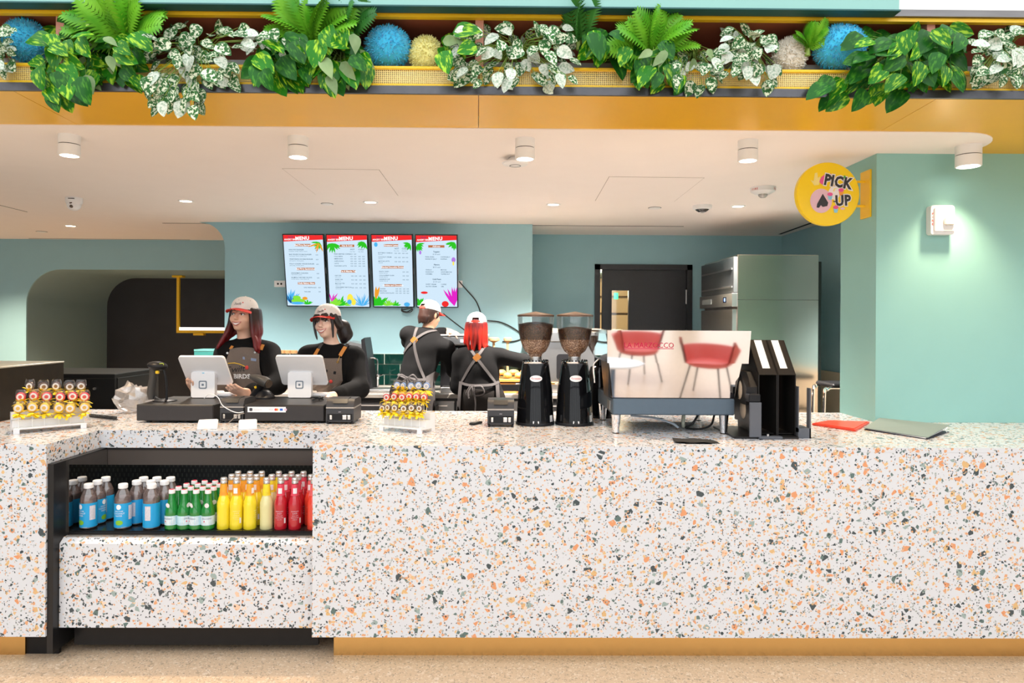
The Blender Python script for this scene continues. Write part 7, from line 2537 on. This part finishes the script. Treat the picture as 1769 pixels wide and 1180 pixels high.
def apron_text(st, px, py, size, mat, rot=0.0, bold=0.0, shear=0.0, name='apron_lettering'):
    m = MB(); vs, fs = text_geo(st, bold, 'CENTER', shear)
    c0 = A_(px, py)
    P = np.array([[c0[0] + (a * math.cos(rot) - b * math.sin(rot)) * size, -.5, c0[1] + (a * math.sin(rot) + b * math.cos(rot)) * size] for a, b in vs])
    Q = trace(f1_.cover, P, (0, 1, 0), .0218)
    m.add([tuple(q) for q in Q], fs); m.build(name, mat, ap1, recalc=False, smooth=0)
apron_text('Swift', 408, 638, .06, M('thread_black'), .1, 0, .3, 'apron_script')
apron_text('BIRDS', 418, 650.5, .042, WHITE, 0, .03)
m = MB(); m.tube([onap(396, 627.5), onap(406, 627), onap(415, 629), onap(424, 633)], .003, 6); m.build('apron_swoosh', M('thread_yellow', (.85, .55, .05), .6), ap1)
m = MB(); m.ell(onap(427, 635), (.012, .004, .014), 12, 8); m.build('apron_emblem', M('thread_red', (.70, .06, .05), .6), ap1)
m = MB(); q = [onap(a, b) for a, b in ((420, 616), (442, 620), (441.5, 624.5), (420, 620.5))]; m.add([tuple(v) for v in q], [(0, 1, 2, 3)]); m.build('name_badge', M('badge_blue', (.22, .28, .42), .3), ap1, recalc=False)
m = MB(); pts = [trace(f1_.cover + f1_.neckp, np.array([[A_(px, py)[0], -.5, A_(px, py)[1]]]), (0, 1, 0), .004)[0] for px, py in ((410, 592), (414, 597), (420, 602), (427, 597), (431, 592))]
m.tube(pts, .0016, 5); m.build('necklace', M('gold_chain', (.75, .55, .2), .25, 1.0), f1_.p)

# ---- cashier with ponytail
YB_ = 1.62
f2_ = Fig('smiling cashier with black ponytail, white cap and tan-strapped apron behind the second till', (P_(570, 600, YB_).x, YB_),
          headc=P_(566, 558, YB_ - .04), neck=P_(578, 603, YB_ + .02), shR=P_(533, 616, YB_ - .0), shL=P_(611, 616, YB_ + .03), chest=P_(571, 634, YB_), hip=(P_(575, 700, YB_).x, YB_ + .02, .97),
          elR=P_(520, 672, YB_ - .18), elL=P_(621, 672, YB_ - .15), wrR=P_(545, 692, YB_ - .40), wrL=P_(577, 684, YB_ - .46))
f2_.front = True
f2_.skeleton(chest=(.145, .10, .17), waist=(.128, .095, .15), pelvis=(.155, .112, .13))
J = f2_.J
TB = headframe(J['headc'], yaw=-.26, pitch=-.03, roll=-.12)
hB = hand_prims(J['wrR'], (-.02, -.1, .0), (0, 0, -1), -1, (.3, .6)) + hand_prims(J['wrL'], P_(549, 686, YB_ - .58) - f2_.b - J['wrL'], (0, .4, -1), 1, (.3, .75))
bB = dress(f2_, hB, TB, SK2, 23)
face(TB, f2_.head, bB, SK2, M('lip_pink', (.62, .24, .22), .35), LASH, eye_open=.0048)
cap_hat(TB, f2_.p)
hp = []
tl = lambda *v: TB @ Vector(v)
R3 = np.array(TB.to_3x3())
hp.append(ell_(tl(0, .030, .025), (.079, .086, .086), R3, .02))
for x in (-.05, -.038, -.026, -.012, .004, .020, .034, .046):
    lock(hp, [tl(x * .9, -.066 - .012 * (1 - abs(x) / .05), .052), tl(x, -.080 - .010 * (1 - abs(x) / .05), .040), tl(x * 1.12, -.078 - .010 * (1 - abs(x) / .05), .026 - (.004 if x > 0 else 0))], .0075, .004, .005, 3)
for s in (-1, 1):
    lock(hp, [tl(s * .060, -.052, .05), tl(s * .068, -.056, -.0), tl(s * .066, -.056, -.06), tl(s * .060, -.052, -.11)], .012, .004, .008)
    lock(hp, [tl(s * .068, -.02, .04), tl(s * .074, .0, -.01), tl(s * .066, .04, -.03)], .018, .022, .015)
hp.append(ell_(tl(0, -.112, -.025), (.054, .078, .075), R3, .010, -1))
for x in (-.046, -.034, -.022, -.010, .014, .026, .038, .048):
    lock(hp, [tl(x * .9, -.084, .055), tl(x, -.097, .036), tl(x * 1.12, -.097, .012)], .008, .004, .004, 3)
pt = [tl(.02, .105, -.005), tl(.035, .14, -.03), tl(.045, .15, -.08), tl(.035, .14, -.125)]
lock(hp, [tl(.01, .08, .0), tl(.02, .11, -.01)], .035, .03)
hp += [cap_(pt[0], pt[1], .030, .048, .02), cap_(pt[1], pt[2], .050, .050, .02), cap_(pt[2], pt[3], .048, .026, .02)]
HBLK = hair_mat('hair_black', [(.2, (.014, .010, .012)), (.8, (.022, .016, .015))], J['headc'].z - .2, J['headc'].z + .1)
grow('hair', hp, .005, HBLK, f2_.p)
m = MB(); m.lathe([(.024, -.008), (.030, -.006), (.030, .006), (.024, .008)], 16, tl(.018, .100, -.006), (TB.to_3x3() @ Matrix.Rotation(R(-70), 3, 'X'))); m.build('hair_clip', M('hair_clip', (.65, .63, .66), .25, .6), f2_.p)
YFB = YB_ - .11
A2 = lambda px, py: xz_of(f2_, px, py, YFB)
def bibB(u, v):
    if v < .5:
        t = v / .5
        l, r = 541 - 10 * t, 589 + 3 * t
        y = 619 + 66 * t
    else:
        t = (v - .5) / .5
        l, r = 531 - 12 * t, 592 + 32 * t
        y = 685 + 130 * t
    return A2(l + (r - l) * u, y)
ap2 = sheet('apron', f2_.cover, bibB, 14, 20, (0, 1, 0), .016, APR, f2_.p)
strap('apron_strap', f2_.cover, [A2(553, 594), A2(547, 606), A2(541, 618)], .022, APS, f2_.p, (0, 1, 0), .014, 10)
strap('leather_tab', f2_.cover, [A2(548.5, 603), A2(544, 612), A2(541.5, 617)], .024, LEA, f2_.p, (0, 1, 0), .018, 8)
strap('apron_strap', f2_.cover, [A2(594, 593), A2(592, 602)], .022, APS, f2_.p, (0, 1, 0), .014, 8)
strap('leather_tab', f2_.cover, [A2(592.5, 600), A2(589, 608), A2(586, 615)], .024, LEA, f2_.p, (0, 1, 0), .018, 8)
def on2(px, py, infl=.0215):
    a = A2(px, py)
    return trace(f2_.cover, np.array([[a[0], -.5, a[1]]]), (0, 1, 0), infl)[0]
m = MB(); m.tube([on2(586, 615), on2(585, 620), on2(583.5, 624)], .0028, 6); m.build('strap_hook', BRASS, ap2)
MB().lathe([(.003, .003), (.008, .003), (.009, 0)], 14, on2(583, 625.5), Matrix.Rotation(PI / 2, 3, 'X')).build('grommet', BRASS, ap2)
m = MB(); q = [on2(a, b) for a, b in ((563, 638), (581, 642), (580, 647), (562, 642.5))]; m.add([tuple(v) for v in q], [(0, 1, 2, 3)]); m.build('name_badge', BLACKP, ap2, recalc=False)
m = MB(); m.ell(on2(572, 659), (.012, .004, .012), 12, 8); m.build('apron_emblem', M('thread_red'), ap2)

# ---- barista leaning forward, seen from behind
YC_ = 2.78
f3_ = Fig('barista leaning to the machine, seen from behind, with grey crossed apron straps and short hair', (P_(720, 640, YC_).x, YC_),
          headc=P_(743, 545, YC_ + .12), neck=P_(735, 578, YC_ + .10), shR=P_(771, 602, YC_ + .02), shL=P_(706, 578, YC_ + .10), chest=P_(733, 602, YC_ + .05), hip=(P_(713, 665, YC_).x, YC_ - .05, .97),
          elR=P_(784, 640, YC_ + .18), elL=P_(706, 590, YC_ + .38), wrR=P_(790, 640, YC_ + .40), wrL=P_(773, 572, YC_ + .46))
f3_.front = False
f3_.skeleton(chest=(.165, .11, .18), waist=(.145, .105, .17), pelvis=(.165, .12, .14), yaw=-.12)
J = f3_.J
TC = headframe(J['headc'], yaw=PI + .55 - 1.25, pitch=.22)
hC = hand_prims(J['wrR'], (.05, .2, .0), (0, 0, -1), 1, (.3, .6)) + hand_prims(J['wrL'], P_(792, 576, YC_ + .40) - f3_.b - J['wrL'], (0, .2, -1), -1, (.4, .9))
f3_.sleeves_cut = True
bC = None
e_, w_ = J['elL'], J['wrL']
bC = dress(f3_, hC, TC, SK3, 31, .0075)
face(TC, f3_.head, bC, SK3, M('lip_rose'), LASH, smile=False)
cap_hat(TC, f3_.p, back_open=True, script=False)
hp = [ell_(TC @ Vector((0, .022, .020)), (.079, .092, .092), np.array(TC.to_3x3()), .02), ell_(TC @ Vector((0, .055, -.035)), (.066, .055, .045), np.array(TC.to_3x3()), .03)]
for s in (-1, 1):
    lock(hp, [TC @ Vector((s * .072, -.02, .03)), TC @ Vector((s * .076, -.016, .0)), TC @ Vector((s * .074, -.014, -.02))], .012, .006, .01, 3)
for k in range(9):
    a = -.9 + 1.8 * k / 8
    lock(hp, [TC @ Vector((.070 * math.sin(a), .035 + .060 * math.cos(a), -.03)), TC @ Vector((.066 * math.sin(a), .030 + .060 * math.cos(a), -.085 - .006 * (k % 2)))], .014, .005, .008, 3)
hp.append(ell_(TC @ Vector((0, -.105, -.02)), (.07, .085, .085), np.array(TC.to_3x3()), .012, -1))
grow('hair', hp, .006, hair_mat('hair_brown', [(.2, (.026, .010, .007)), (.8, (.034, .013, .009))], J['headc'].z - .2, J['headc'].z + .1), f3_.p)
YBK = YC_ - .09
B3 = lambda px, py: xz_of(f3_, px, py, YBK)
bk = (0, 1, 0)
strap('apron_strap', f3_.cover, [B3(718, 560), B3(715, 575), B3(713, 588)], .026, APS, f3_.p, bk, .014, 10)
strap('apron_strap', f3_.cover, [B3(751, 571), B3(736, 574), B3(722, 582), B3(714, 589)], .024, APS, f3_.p, bk, .014, 14)
strap('apron_strap', f3_.cover, [B3(713, 589), B3(700, 603), B3(687, 625), B3(681, 643)], .024, APS, f3_.p, bk, .014, 16)
strap('apron_strap', f3_.cover, [B3(714, 589), B3(717, 607), B3(725, 632), B3(735, 655)], .024, APS, f3_.p, bk, .014, 16)
strap('waist_tie', f3_.cover, [B3(680, 645), B3(695, 649), B3(712, 653), B3(735, 655), B3(748, 650)], .022, APS, f3_.p, bk, .016, 16)
c = trace(f3_.cover, np.array([[B3(714, 588)[0], -.6, B3(714, 588)[1]]]), bk, .016)[0]
m = MB(); m.prism(rrect(-.026, .026, -.026, .026, .012), -.006, .0, 'y'); m.v = [tuple(Matrix.Rotation(R(40), 3, 'Y') @ Vector(v) + Vector(c)) for v in m.v]; m.build('leather_patch', LEA, f3_.p)
c = trace(f3_.cover, np.array([[B3(706, 652)[0], -.6, B3(706, 652)[1]]]), bk, .02)[0]
cv = Vector(c)
for s in (-1, 1):
    MB().tube(bez([cv, cv + Vector((s * .05, -.02, .03)), cv + Vector((s * .085, -.02, -.02)), cv + Vector((s * .04, -.025, -.03)), cv], 5), .008, 6, flat=.4).build('bow_loop', APS, f3_.p)
    MB().tube(bez([cv, cv + Vector((s * .02, -.02, -.07)), cv + Vector((s * .03, -.015, -.15))], 5), .008, 6, flat=.4).build('bow_tail', APS, f3_.p)
def wrapC(u, v):
    l, r = 737 + 2 * v, 751 + 2 * v
    return B3(l + (r - l) * u, 650 + 110 * v - 8 * u * (1 - v))
sheet('apron_edge', f3_.cover, wrapC, 6, 12, bk, .016, APS, f3_.p)

# ---- barista with red hair, seen from behind
YD_ = 2.72
f4_ = Fig('barista with bright red hair seen from behind, arm stretched towards the grinders', (P_(828, 640, YD_).x, YD_),
          headc=P_(823.5, 566, YD_ + .06), neck=P_(824, 602, YD_ + .05), shR=P_(865, 616, YD_ + .04), shL=P_(795, 618, YD_ + .04), chest=P_(828, 632, YD_ + .02), hip=(P_(832, 690, YD_).x, YD_, .93),
          elR=P_(906, 625, YD_ + .12), elL=P_(791, 668, YD_ + .08), wrR=P_(912, 640, YD_ + .38), wrL=P_(800, 668, YD_ + .34))
f4_.front = False
f4_.skeleton(chest=(.160, .11, .17), waist=(.150, .11, .16), pelvis=(.180, .13, .15))
J = f4_.J
TD = headframe(J['headc'], yaw=PI - .05, pitch=.05)
hD = hand_prims(J['wrR'], (.03, .2, .0), (0, 0, -1), 1, (.3, .6)) + hand_prims(J['wrL'], (.05, .2, .05), (0, 0, -1), -1, (.3, .6))
bD = dress(f4_, hD, TD, SK2, 47, .0075)
face(TD, f4_.head, bD, SK2, M('lip_rose'), LASH, smile=False)
cap_hat(TD, f4_.p, back_open=True, script=False)
hp = [ell_(TD @ Vector((0, .020, .025)), (.080, .094, .088), np.array(TD.to_3x3()), .02)]
rnd = random.Random(9)
for k in range(13):
    a = -1.35 + 2.7 * k / 12
    x = .078 * math.sin(a); y = .020 + .080 * math.cos(a)
    e1, e2 = rnd.uniform(-.012, .012), rnd.uniform(-.018, .018)
    ln = -.215 + .05 * abs(a) + rnd.uniform(-.02, .012)
    lock(hp, [TD @ Vector((x, y, .03)), TD @ Vector((x * 1.1 + e1 * .4, y + .006, -.05)), TD @ Vector((x * 1.16 + e1, y + .004, -.13)), TD @ Vector((x * 1.18 + e2, y - .004, ln))], .020, .007, .006)
hp.append(ell_(TD @ Vector((0, -.105, -.02)), (.066, .080, .085), np.array(TD.to_3x3()), .012, -1))
HR2 = hair_mat('hair_bright_red', [(.05, (.40, .016, .006)), (.40, (.28, .009, .005)), (.62, (.36, .016, .006)), (.85, (.12, .004, .005)), (1.0, (.06, .003, .004))], J['headc'].z - .22, J['headc'].z + .06, 90)
grow('hair', hp, .005, HR2, f4_.p)
YBK4 = YD_ - .09
B4 = lambda px, py: xz_of(f4_, px, py, YBK4)
strap('apron_strap', f4_.cover, [B4(814, 606), B4(818, 611), B4(824, 619), B4(838, 637), B4(857, 662)], .024, APS, f4_.p, bk, .014, 18)
strap('apron_strap', f4_.cover, [B4(836, 600), B4(830, 609), B4(824, 617), B4(812, 634), B4(796, 662)], .024, APS, f4_.p, bk, .014, 18)
strap('waist_tie', f4_.cover, [B4(794, 662), B4(812, 665), B4(830, 665), B4(850, 664), B4(862, 660)], .022, APS, f4_.p, bk, .016, 16)
c = trace(f4_.cover, np.array([[B4(824, 617.5)[0], -.6, B4(824, 617.5)[1]]]), bk, .018)[0]
m = MB(); m.prism(rrect(-.026, .026, -.030, .030, .010), -.006, .0, 'y'); m.v = [tuple(Matrix.Rotation(R(45), 3, 'Y') @ Vector(v) + Vector(c)) for v in m.v]; m.build('leather_patch', LEA, f4_.p)
cv = Vector(trace(f4_.cover, np.array([[B4(816, 666)[0], -.6, B4(816, 666)[1]]]), bk, .02)[0])
for s, l1 in ((-1, .10), (1, .24)):
    MB().tube(bez([cv + Vector((s * .02, -.008, 0)), cv + Vector((s * .05 + .03, -.03, .0)), cv + Vector((s * .05 + .05 * (s > 0), -.03, -.06)), cv + Vector((s * .02, -.025, -.075)), cv + Vector((s * .02, -.012, -.01))], 5), .007, 6, flat=.4).build('bow_loop', APS, f4_.p)
    MB().tube(bez([cv, cv + Vector((s * .03, -.03, -l1 * .5)), cv + Vector((s * .025, -.03, -l1))], 5), .009, 6, flat=.4).build('bow_tail', APS, f4_.p)
for s in (-1, 1):
    def wrapD(u, v, s=s):
        x0 = (796 - 8 * v) if s < 0 else (858 + 8 * v)
        return B4(x0 + s * (-2 + 6 * u), 660 + 130 * v)
    sheet('apron_edge', f4_.cover, wrapD, 3, 12, bk, .014, APS, f4_.p)
# ------------------------------------------------------------------ guest seating of the hall, seen mirrored in the espresso machine
def chair(label, loc, rz):
    p = thing('lounge_chair', label, 'chair', loc, (0, 0, rz), group='red lounge chairs of the hall')
    SH = M('red_shell', (.62, .09, .07), .45, var=.04)
    n, mrows = 20, 8
    m = MB()
    for lay, off in ((0, 0.0), (1, .03)):
        for j in range(mrows + 1):
            t = j / mrows
            for i in range(n + 1):
                a = R(-200 + 220 * i / n)
                rr = (.27 + .08 * t) - off
                h = .43 + t * (.10 + .30 * max(0, math.sin(-a * 1.0 - PI + PI)) ) 
                back = max(0.0, math.cos(a + PI / 2 + PI)) 
                h = .43 + t * (.20 + .34 * back)
                m.v.append((rr * math.cos(a), rr * math.sin(a) * .95, h))
    q = (n + 1) * (mrows + 1)
    for j in range(mrows):
        for i in range(n):
            a = j * (n + 1) + i
            m.f.append((a, a + 1, a + n + 2, a + n + 1)); m.f.append((q + a, q + a + n + 1, q + a + n + 2, q + a + 1))
    for i in range(n):
        a = mrows * (n + 1) + i; m.f.append((a, a + 1, q + a + 1, q + a))
    m.m = [0] * len(m.f)
    m.build('backrest', SH, p)
    MB().lathe([(0, .40), (.23, .40), (.255, .42), (.255, .455), (.22, .475), (0, .48)], 28).build('seat', SH, p)
    for sx in (-1, 1):
        for sy in (-1, 1):
            MB().tube([(sx * .16, sy * .15, .41), (sx * .24, sy * .23, 0)], [.011, .009], 8).build('leg', BLACKM, p)
    MB().tube([(.20 * math.cos(t), .19 * math.sin(t), .40) for t in [2 * PI * k / 24 for k in range(25)]], .009, 6).build('seat_ring', BLACKM, p)


chair('red lounge chair nearest the counter, mirrored in the espresso machine', (2.35, -4.0, 0), .6)
chair('red lounge chair farther out, mirrored in the espresso machine', (1.70, -4.9, 0), -.3)
chair('red lounge chair by the round table, mirrored in the espresso machine', (0.75, -5.3, 0), 2.4)
p = thing('round_table', 'round white pedestal table of the hall, mirrored in the espresso machine', 'table', (1.20, -3.75, 0))
MB().lathe([(0, .47), (.33, .47), (.35, .48), (.35, .495), (.33, .50), (0, .50)], 40).build('top', WHITE, p)
MB().lathe([(.03, .02), (.03, .47)], 20).build('column', M('table_blue', (.10, .18, .30), .4), p)
MB().lathe([(.24, 0), (.24, .01), (.03, .03)], 32).build('foot', M('table_blue'), p)
